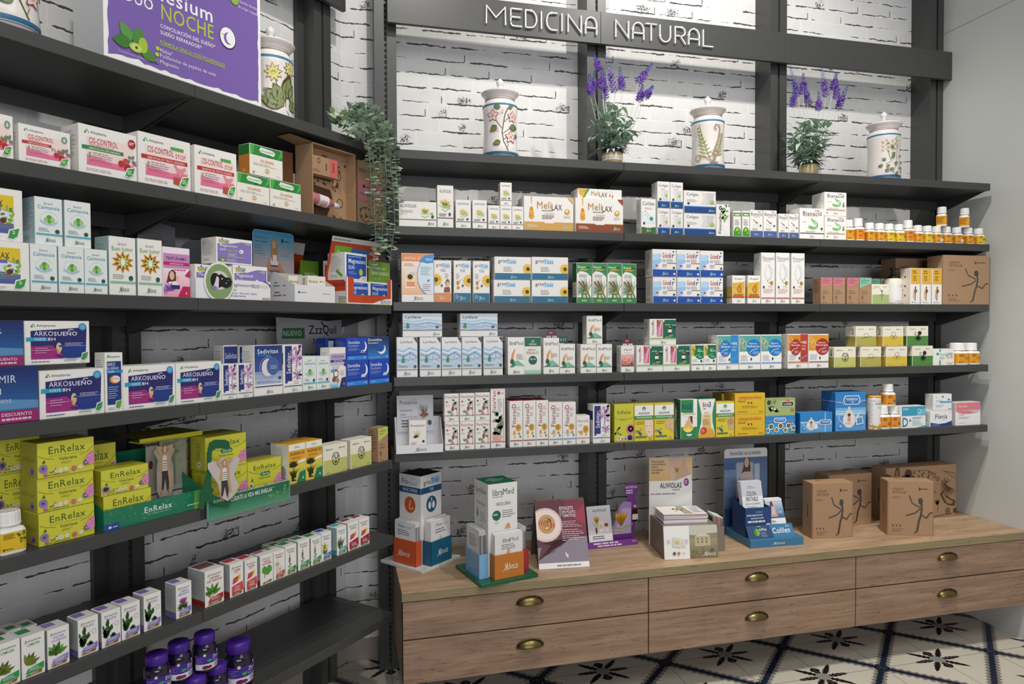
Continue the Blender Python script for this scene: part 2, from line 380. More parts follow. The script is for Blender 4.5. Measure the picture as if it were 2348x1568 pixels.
# ------------------------------------------------------------------ the room
def build_room():
    m = Mesh(); m.box(-.2, 0, 0, 3.6, .1, 4.2, BRICK); o = struct(m.obj('wall_back')); o.location = (0, BRY, 0)
    m = Mesh(); m.box(-4.2, 0, 0, 0, .1, 4.2, BRICK); o = struct(m.obj('wall_left'))
    o.location = (BRY-(L0[1]-L0[0])-LBR/S2 if False else 0, 0, 0)
    # left wall plane passes LBR behind the left shelf fronts and meets the back wall
    uc = (BRY-L0[1]-LBR*S2)/S2; p = LP(uc, LBR, 0); o.location = p; o.rotation_euler = (0, 0, math.pi/4)
    global UC; UC = uc
    m = Mesh(); m.box(0, -3.2, 0, .12, .6, 4.2, SIDEW); 
    for y0, z0, y1, z1 in ((-3.2, 1.603+EYE, .0, 1.603+EYE),): m.box(-.0004, y0, z0-.0012, 0.001, y1, z1+.0012, '#6d716c')
    o = struct(m.obj('wall_right')); o.location = (WX, BRY, 0)
    # floor with its cement tile pattern
    m = Mesh(); fx0, fx1, fy0, fy1 = -2.6, 3.6, -.6, 3.6
    m.box(fx0, fy0, -.05, fx1, fy1, 0, plaster_mat('cement_tile', (.50, .46, .38, 1), (.62, .58, .49, 1)))
    TX, TY = .3085, .2895; ox, oy = 2.366, 2.856
    navy = M('#16233c', .35); blk = M('#1b1819', .35); gr = M('#7f7d72', .35); cen = M('#8f8f8c', .35); jt = M('#8a867b', .6)
    for i in range(-8, 4):
        for j in range(-9, 3):
            cx, cy = ox+i*TX, oy+j*TY
            if cx < -1.2 or cy < .9 or cx > 3.4 or cy > 3.4: continue
            if (i+j) % 2 == 0:
                for k in range(8):
                    a = k*math.pi/4; c, s = math.cos(a), math.sin(a); L = .125 if k % 2 == 0 else .135
                    if k % 4 == 2: L = .085
                    wd = [(.028, .004), (.04, .014), (.045, .007), (.058, .017), (.064, .009), (.078, .014), (.086, .010), (.11, .009), (1, 0)]
                    if k % 4 == 2: wd = [(.028, .005), (.042, .016), (.045, .010), (.055, .022), (.066, .022), (.076, .014), (1, 0)]
                    up = [(min(t, L), w) for t, w in wd if t < L or t == 1]; pts = up+[(t, -w) for t, w in up[::-1]][1:]
                    m.poly([(cx+t*c-w*s, cy+(t*s+w*c)*.94, .0006) for t, w in pts][::-1], blk)
                m.poly([(x, y, .0009) for x, y in ell(cx-.032, cy-.03, cx+.032, cy+.03, 10)], cen)
            # band across the tile joining two crosses
            p, q = ((cx, cy+TY), (cx+TX, cy)) if (i+j) % 2 == 0 else ((cx, cy), (cx+TX, cy+TY))
            d = Vector((q[0]-p[0], q[1]-p[1])); Ln = d.length; d /= Ln; nn = Vector((-d.y, d.x)); n = 14
            for wdt, z, mt in ((.052, .0003, gr), (.024, .0006, navy)):
                up = []; dn = []
                for k in range(n*2+1):
                    t = Ln*k/(n*2); w = wdt*(1.0 if k % 2 else .62)*.62
                    up.append((p[0]+d.x*t+nn.x*w, p[1]+d.y*t+nn.y*w, z)); dn.append((p[0]+d.x*t-nn.x*w, p[1]+d.y*t-nn.y*w, z))
                m.poly(dn+up[::-1], mt)
    for i in range(-12, 4): x = ox+i*TX; m.poly([(x-.0008, .9, .0011), (x+.0008, .9, .0011), (x+.0008, 3.24, .0011), (x-.0008, 3.24, .0011)], jt)
    for j in range(-7, 2): y = oy+j*TY; m.poly([(-1.2, y-.0008, .0011), (3.24, y-.0008, .0011), (3.24, y+.0008, .0011), (-1.2, y+.0008, .0011)], jt)
    struct(m.obj('floor'))
    # baseboards of the two brick walls
    bm = plaster_mat('stone_baseboard', (.30, .25, .22, 1), (.36, .31, .27, 1))
    m = Mesh(); m.box(-.05, -.012, 0, 3.24, 0, .098, bm, .002); o = struct(m.obj('baseboard_back')); o.location = (0, BRY, 0)
    m = Mesh(); m.box(-3.0, -.012, 0, -.005, 0, .098, bm, .002); o = struct(m.obj('baseboard_left')); o.location = LP(uc, LBR, 0); o.rotation_euler = (0, 0, math.pi/4)
build_room()
# ------------------------------------------------------------------ shelving
ORD = ['leftmost', 'second from left', 'third from left', 'fourth from left', 'fifth from left', 'sixth from left', 'seventh from left', 'eighth from left', 'ninth from left', 'tenth from left', 'eleventh from left', 'twelfth from left', 'thirteenth from left', 'fourteenth from left']
NTH = ['first', 'second', 'third', 'fourth', 'fifth', 'sixth', 'seventh', 'eighth']
def post_mesh(w, d, H, slots):
    m = Mesh(); g = .006; gd = .012
    m.prism([(-w/2, d), (-w/2, 0), (-g, 0), (-g, gd), (g, gd), (g, 0), (w/2, 0), (w/2, d)], (0, H), METAL, 'z')
    for k in range(int(H/.025)-1):
        z = .03+k*.025; m.poly([(-.0042, gd-.0004, z), (.0042, gd-.0004, z), (.0042, gd-.0004, z+.016), (-.0042, gd-.0004, z+.016)], DARK)
    return m
for i in range(4):
    m = post_mesh(.096 if i < 3 else .084, BRY-COLY-.0005, 3.6, True); o = m.obj('shelving_post'); o.location = (X0+i+(-.003 if i == 3 else 0), COLY, 0)
    tag(o, 'tall grey metal shelving post on brick wall under lettered sign, '+('leftmost, in the corner', 'second from left', 'third from left', 'rightmost, at the plain wall')[i], 'post', 'shelving posts of the right hand wall')
for i, u in enumerate((0, LL)):
    m = post_mesh(.094, LBR-LCOL-.0005, 3.6, True); m.box(-.094/2-.036, LBR-LCOL-.022, 0, -.047, LBR-LCOL-.0005, 3.6, METAL)
    o = m.obj('shelving_post'); o.location = LP(u, LCOL, 0); o.rotation_euler = (0, 0, math.pi/4)
    tag(o, 'tall grey metal shelving post on the angled left wall, '+('left one' if i == 0 else 'right one near the corner'), 'post', 'shelving posts of the angled left wall')
def shelf(wd, dp, nameloc, rz, label, group, last=False):
    root = empty('shelf_board', nameloc, rz, label, 'shelf', group)
    m = Mesh(); m.box(.0008, 0, -ST, wd-.0008, dp, 0, METAL, .0015)
    m.obj('board', root)
    m = Mesh(); m.box(.004, dp-.012, -.082, wd-.004, dp-.0005, -ST-.0003, METAL); m.obj('rear_rail', root)
    for x in (.004, wd-.009):
        m = Mesh(); m.prism([(.03, -ST-.0003), (dp-.0125, -ST-.0003), (dp-.0125, -.105), (dp-.05, -.100)], (x, x+.005), METAL, 'x'); m.obj('bracket', root)
for s in range(5):
    for k in range(3):
        shelf(1.0, COLY-DY-.001, (X0+k, DY, ZR[s]), 0, NTH[s]+' shelf from top on right wall, '+('left section', 'middle section', 'right section')[k]+', dark grey metal', 'shelves of the right hand wall')
for s in range(7):
    for k in range(2):
        u = (-LL if k == 0 else 0)
        shelf(LL-(.004 if k else 0), LCOL-.001, LP(u, 0, ZL[s]), math.pi/4, NTH[s]+' shelf from top on angled left wall, '+('left section', 'right section')[k]+', dark grey metal', 'shelves of the angled left wall')
# ------------------------------------------------------------------ signs
SY = 3.06
def strokes(ch):
    arc = lambda cx, cy, rx, ry, a0, a1, n=10: [(cx+rx*math.cos(math.radians(a0+(a1-a0)*k/n)), cy+ry*math.sin(math.radians(a0+(a1-a0)*k/n))) for k in range(n+1)]
    return {'M': [[(0, 0), (.02, 1), (.5, .38), (.98, 1), (1, 0)]], 'E': [[(1, 1), (0, 1)], arc(.22, .22, .22, .22, 180, 270)+[(1, 0)], [(0, 1), (0, .22)], [(0, .52), (.85, .52)]],
            'D': [[(0, 0), (0, 1), (.45, 1)]+arc(.45, .5, .55, .5, 90, -90)+[(0, 0)]], 'I': [[(0, 0), (0, 1)]],
            'C': [[(1, 1), (.5, 1)]+arc(.5, .5, .5, .5, 90, 270)+[(1, 0)]], 'N': [[(0, 0), (0, 1), (1, 0), (1, 1)]],
            'A': [[(0, 0), (0, .55)]+arc(.5, .55, .5, .45, 180, 0)+[(1, 0)], [(0, .36), (1, .36)]],
            'T': [[(0, 1), (1, 1)], [(.5, 1), (.5, 0)]], 'U': [[(0, 1), (0, .4)]+arc(.5, .4, .5, .4, 180, 360)+[(1, 1)]],
            'R': [[(0, 0), (0, 1), (.6, 1)]+arc(.6, .73, .38, .27, 90, -90)+[(0, .46)], [(.5, .46), (1, 0)]], 'L': [[(0, 1), (0, 0), (1, 0)]]}[ch]
def signs():
    z0 = EYE+1.216*SY/DY; z1 = EYE+1.352*SY/DY; x0 = .193*SY/DY; x1 = WX-.002
    root = empty('wall_sign', (x0, SY, z0), 0, 'long dark grey sign board with raised white lettering high on right wall', 'sign')
    h = z1-z0; xs = [x0, X0+1.0, X0+2.0, x1]
    for k in range(3):
        m = Mesh(); m.box(xs[k]-x0+.0006, 0, 0, xs[k+1]-x0-.0006, .004, h, METAL, .0012); m.box(xs[k]-x0+.0008, .0041, .0002, xs[k+1]-x0-.0008, .020, .0032, METAL); m.obj('sign_panel', root)
    for k in range(4):
        m = Mesh(); c = X0+k-x0; m.box(max(c-.02, .002), .0042, .02, min(c+.02, x1-x0-.002), COLY-SY-.001, .05, METAL); m.box(max(c-.02, .002), .0042, h-.05, min(c+.02, x1-x0-.002), COLY-SY-.001, h-.02, METAL); m.obj('mounting_block', root)
    # letter boxes measured along the board
    words = [('M', 1114, 1158), ('E', 1170, 1195), ('D', 1204, 1229), ('I', 1240, 1241), ('C', 1252, 1276), ('I', 1287, 1288), ('N', 1301, 1331), ('A', 1341, 1366),
             ('N', 1410, 1439), ('A', 1449, 1474), ('T', 1479, 1503), ('U', 1511, 1535), ('R', 1546, 1569), ('A', 1577, 1601), ('L', 1610, 1632)]
    for ch, a, b in words:
        A = onY(a, 60, SY)[0]-x0; B = onY(b, 60, SY)[0]-x0; m = Mesh(); w = .0052
        zc = h*.50; lh = .078
        for st in strokes(ch):
            P = [(A+(B-A)*p[0], zc-lh/2+lh*p[1]) for p in st]; L = []; R = []
            for i, p in enumerate(P):
                d0 = Vector(P[i])-Vector(P[i-1]) if i else Vector(P[1])-Vector(P[0]); d1 = Vector(P[i+1])-Vector(P[i]) if i < len(P)-1 else d0
                d0.normalize(); d1.normalize(); n0 = Vector((-d0.y, d0.x)); n1 = Vector((-d1.y, d1.x)); nn = (n0+n1).normalized(); k = min(1/max(nn.dot(n0), .3), 2.2)
                q = Vector(p)
                if i == 0: q = q-d0*w*.3
                if i == len(P)-1: q = q+d1*w*.3
                L.append(q+nn*w*k/2); R.append(q-nn*w*k/2)
            for i in range(len(P)-1):
                m.prism([tuple(R[i]), tuple(R[i+1]), tuple(L[i+1]), tuple(L[i])], (-.013, -.0005), M('#f4f3f1', .35), 'y')
        m.obj('letter', root)
    ua, za = onL(793, 26.5, LCOL-.045)
    root = empty('wall_sign', LP(-1.6, LCOL-.045, za), math.pi/4, 'dark grey sign board end high on angled left wall', 'sign')
    m = Mesh(); m.box(0, 0, 0, ua+1.6, .004, .148, METAL, .0012); m.box(.001, .0041, .0002, ua+1.599, .020, .0032, METAL); m.obj('sign_panel', root)
    m = Mesh(); m.box(1.6+LL-.02, .0042, .02, 1.6+LL+.02, .044, .12, METAL); m.box(1.58, .0042, .02, 1.62, .044, .12, METAL); m.obj('mounting_block', root)
signs()
# ------------------------------------------------------------------ drawer cabinet
def handle():
    m = Mesh(); A = M('#75663f', .33, .9); W, Hh, D = .055, .026, .024; n = 20; r = 7
    grid = []
    for i in range(n+1):
        t = math.pi*i/n; row = []
        for j in range(r+1):
            p = math.pi/2*j/r
            row.append((-W*math.cos(t)*.93, -D*math.sin(t)*math.sin(p), Hh*math.sin(t)*math.cos(p)*1.0-.008-.004*math.sin(p)))
        grid.append(row)
    v = [p for row in grid for p in row]; f = [[i*(r+1)+j, (i+1)*(r+1)+j, (i+1)*(r+1)+j+1, i*(r+1)+j+1] for i in range(n) for j in range(r)]
    m.add(v, f, A, True)
    rim = [(-W*math.cos(math.pi*i/n), -.0015, (Hh+.003)*math.sin(math.pi*i/n)-.008) for i in range(n+1)]
    m.tube(rim, .0032, M('#5c5034', .4, .85))
    for x, z in ((-W, -.009), (W, -.009), (-W*.5, .0155), (0, .0205), (W*.5, .0155)): 
        m.lathe([(.0001, .004), (.003, .003), (.004, 0)], M('#6b5f40', .35, .9), 8, (0, 0)); 
        k = len(m.V)-24
        for q in range(24):
            a = m.V[k+q]; m.V[k+q] = (a[0]+x, -.002-a[2], a[1]+z)
    return m.data('drawer_handle')
def cabinet():
    x0, x1, y0 = .217, WX-.002, 2.612; y1 = BRY-.14; zt = CTZ; tk = .036; zb = EYE-1.372; R = .0
    root = empty('drawer_cabinet', (x0, y0, zb), 0, 'wide light oak drawer cabinet with brass cup handles hung under the shelves', 'cabinet')
    W = x1-x0; D = COLY-y0-.002
    m = Mesh(); m.box(0, -.004, zt-tk-zb, W, D, zt-zb, WOODT, .001, mats=dict(front=WOODE, left=WOODE)); m.obj('worktop', root)
    m = Mesh(); m.box(.001, .0205, 0, W-.001, D, zt-tk-zb-.0005, WOODF, 0, dict(front=M('#1c120b', .7))); m.obj('carcass', root)  # carcass front coloured dark, painting the shade seen in the drawer gaps
    hd = handle(); ztop = zt-tk-zb-.004; zm = EYE-1.2000-zb
    xs = [.0015, 1.239-x0, 2.262-x0, W-.0015]
    hx = [(.724-x0), 1.751-x0, 2.772-x0]
    for k in range(3):
        for a, b, nm in ((zm+.003, ztop, 'upper'), (0, zm-.003, 'lower')):
            m = Mesh(); m.box(xs[k]+.0025, 0, a, xs[k+1]-.0025, .0195, b, WOODF, .0008); d = m.obj('drawer', root)
            h = bpy.data.objects.new('handle', hd); COL.objects.link(h); h.parent = d; h.location = (hx[k], -.001, (EYE-1.096-zb) if nm == 'upper' else (EYE-1.270-zb))
            h['label'] = 'antique brass cup handle'
cabinet()
# ------------------------------------------------------------------ printed cartons: kinds
W = '#f1eee8'
def ab(c='#3f5550', x0=34, x1=66, y0=3.5, y1=11.5):
    w = x1-x0; h = y1-y0
    return f"i {x0} {y0} {x1} {y1} {c} Aboca;k {h*.09} {x0-w*.1} {y0-h*.25} {x0+w*.12} {y0+h*.45} {x0+w*.2} {y0+h*1.05} {c};k {h*.09} {x0+w*.02} {y0+h*.9} {x0+w*.2} {y0-h*.2} {c}"
SIDE = 'l 12 30 88 90 #8d9190 16 .3;l 15 8 70 20 #9a9d9c 4 .3'
BAR = 'r 55 12 62 60 #444;l 60 12 90 45 #333 14 .6;l 14 60 80 92 #9aa 9 .3'
def aliv(tall):
    return 'T 12 83 88 91 #4a4a48 ALIVIOLAS;w 48 50 22 9 40 140 3 #e8b93c #d9a52c #f0cf66;w 48 46 20 5 25 155 3 #b9cf6a #8fb455;k 1.6 26 44 50 38 74 46 #9cc05a;k 1.2 30 50 50 45 70 51 #b7d27c;l 62 44 88 56 #8a8a88 5;e 70 27 86 36 #2f4f45;l 10 26 62 34 #555 2 .45;r 0 21.5 100 23.5 #6e3a2c;'+ab('#4f6f6a', 36, 70, 5, 13)
K = {}
def kind(k, nm, cat, desc, d, base, spec, side=None, sidec=None, topc=None, tspec=None): K[k] = dict(nm=nm, cat=cat, desc=desc, d=d, base=base, spec=spec, side=side if side is not None else SIDE, sidec=sidec, topc=topc, tspec=tspec)
mb = 'medicine_box'
# second shelf, right wall
kind('al_w', mb, 'medicine box', 'wide white carton with small wheat bouquet print', .06, W, 'T 3 76 46 90 #4a4a48 ALIVIOLAS;l 4 54 40 66 #777 3;l 4 47 26 53 #9b6 1;w 70 52 30 9 45 135 4 #e8b93c #d9a52c;w 70 50 26 5 20 160 4 #b9cf6a #8fb455;k 2.5 60 44 70 38 82 46 #9cc05a;r 84 50 92 58 #8cbf4a;e 86 34 94 48 #2f4f45;r 0 27 100 29.5 #6e3a2c;'+ab('#4a5a58', 78, 94, 8, 20))
kind('al_t', mb, 'medicine box', 'tall white carton with wheat bouquet print', .045, W, aliv(1))
kind('al_m', mb, 'medicine box', 'mid-height white carton with wheat bouquet print', .045, W, aliv(1))
kind('al_s', mb, 'medicine box', 'small white carton with wheat bouquet print', .035, W, aliv(0))
def mel(c, corner): return f'q 13 100 16 100 15.5 78 14 78 #e9a92a;w 14.5 75 2 1 90 90 1 #e9a92a;e 9 33 20 48 #e0951c;e 9.5 42 19.5 56 #d98a18;e 10 50 19 63 #eab040;e 11 58 18 70 #d98a18;r 10 36 19 38 #f4c65a;r 10 46 19 48 #f4c65a;t 26 65 55 86 #c08a3c Meli;t 56 62 77 79 #6a3a28 LAX;l 36 57 66 62 #444 1;r 42 50 62 55 #e8e2d6;l 36 34 66 47 #8a4a3a 3 .4;e 82 50 93 66 #d9a23c;e 84 56 90 64 #f3e4b0;l 80 38 95 46 #999 3;q 88 100 100 82 100 100 {corner};r 0 0 100 24 {c};r 0 23.5 100 25 #d79b3a;r 41 21.5 60 25.5 #f1ede4;l 6 8 28 18 #f3e8d8 3;'+ab('#9fe0d0', 80, 93, 7, 17)
kind('me_p', mb, 'medicine box', 'white carton with honey dipper and ochre band', .10, W, mel('#d2a353', '#e2b66a'))
kind('me_a', mb, 'medicine box', 'white carton with honey dipper and brown band', .10, W, mel('#8c4526', '#9a3f2a'))
kind('me_f', mb, 'medicine box', 'flat white carton with honeycomb corner', .09, W, 'q 0 100 22 100 12 0 3 40 #e9b33c;s 2 10 16 90 10 22 #e88fae #8fb455 #e9b33c;q 20 100 27 100 14 0 11 0 #5e9a3c;t 30 25 48 80 #c08a3c Meli;t 49 15 67 68 #6a3a28 LAX;k 2 73 95 73 40 #c9973a;e 71 20 75 48 #d98a18;k 2 79 90 79 30 #c9973a;e 77 10 81 38 #d98a18')
kind('co_l', mb, 'medicine box', 'white carton with blue wave and green foot', .05, W, 'T 8 82 92 93 #4d5a6c Colilen;l 25 70 95 76 #c9564a 2;g 4 30 96 68 #dfeaf0 #f3f5f6;k 3 4 60 30 66 55 52 90 44 #c8d8e8;k 3 4 50 30 56 55 42 90 36 #cfe0ec;e 58 38 82 49 #3f9a3c;e 12 26 26 34 #2f4f45;r 0 0 100 19 #3c6a34;r 26 17 74 21 #e9ebe4;'+ab('#bfe0c8', 38, 66, 6, 14))
cg = 'T 8 78 88 92 #5a6078 Coligas;l 28 70 82 75 #7a86b0 1;q 18 68 30 50 22 30 46 30 50 50 42 68 #e4e2e0;q 42 68 50 50 46 30 92 30 84 50 92 68 #d8d6d6;e 62 42 82 54 #7aa82c;e 66 46 76 53 #c6dc58;e 12 28 30 38 #3c4a48;r 0 0 100 22 #1d4a86;r 0 22 100 26 #2f6fc0;'
kind('cg_t', mb, 'medicine box', 'upright white carton with navy foot and waist print', .06, W, cg+ab('#a8ddcc', 34, 66, 6, 15))
kind('cg_w', mb, 'medicine box', 'wide white carton with navy band and waist print', .06, W, 'T 7 74 44 92 #5a6078 Coligas;l 8 48 50 62 #999 4;q 56 94 62 74 53 40 72 40 74 74 70 94 #dddbd9;q 70 94 74 74 72 40 100 40 92 70 98 94 #cfcdcc;e 82 42 94 60 #7aa82c;e 84 48 91 58 #c6dc58;e 9 37 17 48 #3c4a48;r 0 0 100 26 #1d4a86;r 0 26 100 31 #2f6fc0;'+ab('#cfe0ea', 78, 95, 8, 18))
kind('fino', mb, 'medicine box', 'white carton with fennel sprigs and vertical lettering', .05, W, 's 36 50 92 96 26 14 #8fb07a #b9cf9c #6f9a58;g 60 6 92 40 #e8eef0 #f4f4f0;V 14 8 36 72 #2b2b2b Finocarbo;c 18 82 38 96 3 #333')
kind('grsl', mb, 'medicine box', 'slim white carton with glossy green swirl foot', .05, W, 'r 0 80 100 94 #2f8f3c;r 10 82 90 90 #7cc04a;r 20 84 80 88 #eef5e8;l 15 42 85 68 #777 6;e 5 4 95 38 #3c9a2a;r 0 2 100 22 #3c9a2a;h 28 8 72 34 20 200 #a8d84a;e 66 10 84 20 #e8a03c')
bn = 'T 6 80 94 92 #5a5f78 Bianacid;T 60 92 84 97 #b05a5a neo;l 30 74 88 78 #c96a5a 1;q 20 68 30 64 55 55 50 52 40 56 22 64 #8a8a86;e 46 51 62 56 #c03a2c;k .8 22 52 46 44 70 50 84 38 #c4c4c0;k .8 20 46 44 38 66 44 84 32 #cfcfcb;e 76 40 90 47 #2f4f45;l 16 26 78 34 #777 2;'
kind('bi_t', mb, 'medicine box', 'white carton with greyish violet foot and gullet drawing', .05, W, bn+'r 0 0 100 23 #54619a;r 0 22 100 23.5 #6c78ae;'+ab('#a8ddcc', 34, 66, 7, 15))
kind('bi_s', mb, 'medicine box', 'small white carton with greyish violet foot', .05, W, bn+'r 0 0 100 23 #54619a;'+ab('#a8ddcc', 34, 66, 7, 15))
sto = 'w 62 {a} 18 3 70 130 8 #7cc04a;q 52 {c} 56 {c} 70 {b} 78 {m} 72 {l} 50 {f} 36 {l} 40 {k} 52 {h} 58 {m} #7fc068;q 58 {b} 66 {b} 74 {m} 66 {h} 56 {k} 62 {m} #b8dce4;'
def stomach(s, y, h):  # small green stomach drawing
    return f'k {h*.10} 48 {y+h} 52 {y+h*.8} 56 {y+h*.72} #5aa84a;k {h*.26} 56 {y+h*.75} 68 {y+h*.6} 72 {y+h*.38} 62 {y+h*.16} 46 {y+h*.16} 36 {y+h*.3} #7cc068;k {h*.12} 60 {y+h*.7} 67 {y+h*.55} 68 {y+h*.38} 60 {y+h*.24} #bfe2e6;'
kind('bi_l', mb, 'medicine box', 'large white carton with green stomach and blue line', .10, W, 'T 12 77 90 91 #4c5068 Bianacid;T 62 90 82 96 #b05a5a neo;l 14 74 88 77 #c96a5a 1;'+stomach(1, 30, 38)+'l 12 54 34 57 #777 1;e 86 30 95 38 #2f4f45;l 24 22 76 26 #777 1;r 0 17 100 19.5 #3c4880;'+ab('#8a8a88', 42, 60, 5, 12))
kind('bi_o', mb, 'medicine box', 'white carton with green stomach and orange lines', .09, W, 'T 12 78 88 93 #4c5068 Bianacid;T 62 92 82 97 #b05a5a neo;'+stomach(1, 38, 38)+'l 12 58 34 61 #777 1;e 82 50 92 58 #d9823c;e 82 40 92 48 #3f7a64;l 14 30 88 34 #777 1;r 6 24 94 27 #d9854a;'+ab('#8a8a88', 42, 62, 8, 16)+';e 8 10 13 15 #8a2a2a')
# third shelf, right wall
kind('gr_k', mb, 'medicine box', 'tall white and orange gift carton with blue circle', .06, W, 'g 0 16 100 84 #f3b98a #fbe9da;r 0 84 100 100 #e8935a;T 8 87 44 94 #f6ede6 grinTuss;t 50 87 60 94 #f6ede6 KIT;l 8 74 44 80 #777 3;r 10 28 40 66 #ece6de;r 14 32 40 42 #e8935a;f 26 52 9 10 #e9b92c #7a4a2c;r 28 56 40 62 #bcd0e0;e 48 12 140 98 #5b9fd4;e 49.5 14 140 96 #dbe8f2;q 55 84 72 96 100 100 100 82 80 80 #3f8fd0;T 76 86 96 91 #f6f6f2 REGALO;l 60 55 96 74 #7aa 6;e 80 42 88 47 #3f8fd0;l 66 22 92 38 #a88 4;r 0 0 100 16 #eceae6;r 0 15.5 100 16.5 #d98a5a;'+ab('#2f3f3c', 38, 66, 4, 12))
def sun(cx, cy, r): return f'f {cx} {cy} {r} 16 .34 #ecb71f #7a4526;f {cx} {cy} {r*.8} 13 .3 #f4cf3e #6b3a20;'
gt = 'T 10 84 46 93 #3f4a5c grin;r 46 82 92 94 #bfdcf0;T 47 85 92 93 #3f7fc4 Tuss;T 36 73 66 79 #666 TOS;'
kind('gr_o', mb, 'medicine box', 'upright white carton with sunflower and orange foot', .045, W, gt+sun(8, 54, 17)+'l 62 58 90 70 #999 5;e 66 38 92 56 #8a5a3a;e 70 36 90 50 #e8b892;q 56 24 94 24 92 36 60 36 #8a4a2a;e 38 37 50 43 #2f4f45;r 0 0 100 22 #e08a4a;'+ab('#a8ddcc', 32, 64, 6, 15))
kind('gr_b', mb, 'medicine box', 'upright white carton with sunflower and teal foot', .045, W, gt+sun(92, 52, 17)+'l 12 56 36 70 #999 5;e 14 42 32 52 #c98a2c;k 1 30 50 44 56 #b98a5a;e 15 32 34 38 #c98a2c;k 1.5 22 46 24 36 #d9a23c;e 46 37 58 43 #2f4f45;r 0 0 100 22 #236a8c;l 8 8 30 18 #bfd8e4 4;'+ab('#a8ddcc', 36, 68, 6, 15))
kind('gr_w', mb, 'medicine box', 'wide shrink-wrapped carton with sunflower and teal band', .07, '#eeebe6', 'T 9 70 32 90 #3f4a5c grin;r 32 70 60 90 #bfdcf0;T 33 72 58 89 #3f7fc4 Tuss;l 24 34 52 58 #888 4;f 92 48 27 18 .3 #ecb71f #7a4526;f 92 48 20 14 .3 #f4cf3e #6b3a20;r 0 0 100 28 #236a8c;'+ab('#a8ddcc', 44, 60, 6, 18))
kind('bron', mb, 'medicine box', 'tall green-topped white carton with pine branch print', .055, '#f0eee6', 'g 0 0 100 24 #2f8a48 #2f8a48;q 0 9 100 9 100 13 70 13 60 20 40 20 30 13 0 13 #2f8a48;r 0 13.5 30 24 #f0eee6;r 72 13.5 100 24 #f0eee6;r 0 80 100 100 #2f8a48;q 0 80 0 73 20 80 45 79 70 76 100 66 100 80 #2f8a48;T 8 87 62 93 #eef4ec Broncol;T 62 87 92 93 #17342a San;q 12 82 30 86 60 84 90 85 62 81 34 82 #e8a03c;l 14 64 88 72 #8a8a80 3;w 70 30 44 14 95 205 1.6 #4c7a4c #6f9a68 #35603a;w 78 32 30 10 60 250 1.6 #4c7a4c #88a878;k 4 10 53 40 42 62 30 #8a5a3c;k 3 36 54 56 42 90 14 #7a4a3a;e 66 29 86 40 #8fb04a;c 38 11 62 21 2 #c99a4a;e 42 13 58 19 #e8c88a;l 32 3 70 8 #dfeee0 2 .5', 'r 0 0 100 100 #1f6a36;r 0 14 100 52 #d8dad0;l 12 18 80 46 #888 7')
kind('gola', mb, 'medicine box', 'white carton with blue face profile and royal foot', .075, W, 'g 0 26 26 84 #cfe2f2 #8fc0ea;q 0 84 0 26 16 26 12 44 36 52 38 62 32 68 36 78 30 84 #9cc8ee;q 0 84 0 60 30 62 30 72 26 84 #b8d8f2;e 12 36 22 44 #c8402c;T 42 70 72 88 #c84a3c Golam;T 73 70 94 88 #4a5aa0 ir;e 86 90 93 96 #3a4a90;r 42 56 56 64 #9cc8ee;l 60 54 92 66 #b06a5a 4;r 62 49 100 51 #4a5268;r 42 36 60 48 #dcd8d4;T 42 38 60 46 #7a6a7a XOF;e 86 29 96 37 #2f4f45;r 0 0 100 26 #2350a4;e 88 6 97 14 #e9eef4;'+ab('#a8ddcc', 42, 66, 6, 18))
kind('prop', mb, 'medicine box', 'small white carton with amber honeycomb panel', .05, W, 'T 18 84 82 92 #4a3a34 Propol;r 0 22 96 74 #e0b23a;q 10 74 96 74 96 80 70 77 #e0b23a;g 0 22 96 50 #d8a22c #e8c458;q 30 50 46 38 66 36 76 48 68 62 48 66 #b8782c;q 36 50 48 42 62 42 66 54 52 60 #d0913c;k 2 56 66 72 70 #5a3a24;l 12 28 90 34 #6a3a1c 2 .5;r 0 20 96 27 #c9562c;'+ab('#6fae9c', 38, 70, 6, 15), SIDE+';r 0 22 100 62 #d8b64a;r 0 20 100 24 #c9562c')
kind('fito', mb, 'medicine box', 'very tall white carton with pale blue nose drawing', .06, W, 'T 8 86 94 93 #6a86b8 Fitonasal;l 10 83 82 85 #d98a6a 1 .6;k 1 40 78 26 60 34 50 50 44 #b8c8dc;k 1 52 78 66 66 74 58 60 48 48 46 #a8bcd8;k 1 62 76 84 66 82 54 62 47 #c4d0e0;k 1 44 46 50 42 66 41 #e0b04c;e 66 37 90 45 #e09a2c;h 66 37 90 45 120 300 #3f8a4c;e 10 30 24 35 #2f4f45;l 50 32 92 36 #c98a7a 2;l 14 20 88 30 #c98a7a 4 .3;r 0 10 100 12 #c9603c;'+ab('#6a7a78', 34, 66, 3, 8))
def krb(c, wd='Sueno'): return f'q 0 100 100 100 100 80 0 60 {c};i 12 87 80 95 #4a5048 botanica;i 12 78 62 85 #4a5048 pharma;e 34 95 40 99 #333;T 14 48 58 52 #43382e Complex;l 14 38 84 45 #7a6a5a 3;k 1 22 34 22 12 #4a4038;c 12 20 34 30 1 #4a4038;l 14 4 60 8 #6a5a4a 2'
kind('kr_p', mb, 'supplement box', 'small kraft carton with pink slanted top', .06, KRAFT, krb('#cf7a86'), 'l 12 42 90 94 #6a5040 12 .3')
kind('kr_g', mb, 'supplement box', 'small kraft carton with mint slanted top', .06, KRAFT, krb('#86c4a8'), 'l 12 42 90 94 #6a5040 12 .3')
run = 'k {w} 47 74 53 60 70 52 #4a4440;e 66 58 76 70 #4a4440;k {w2} 73 60 74 50 72 38 #4a4440;k {w} 71 50 60 42 40 37 #4a4440;k {w2} 73 40 68 28 64 8 #4a4440;k {w} 64 8 58 5 #4a4440;k {w} 74 38 84 33 92 43 #4a4440;k {w} 92 43 97 43 #4a4440'
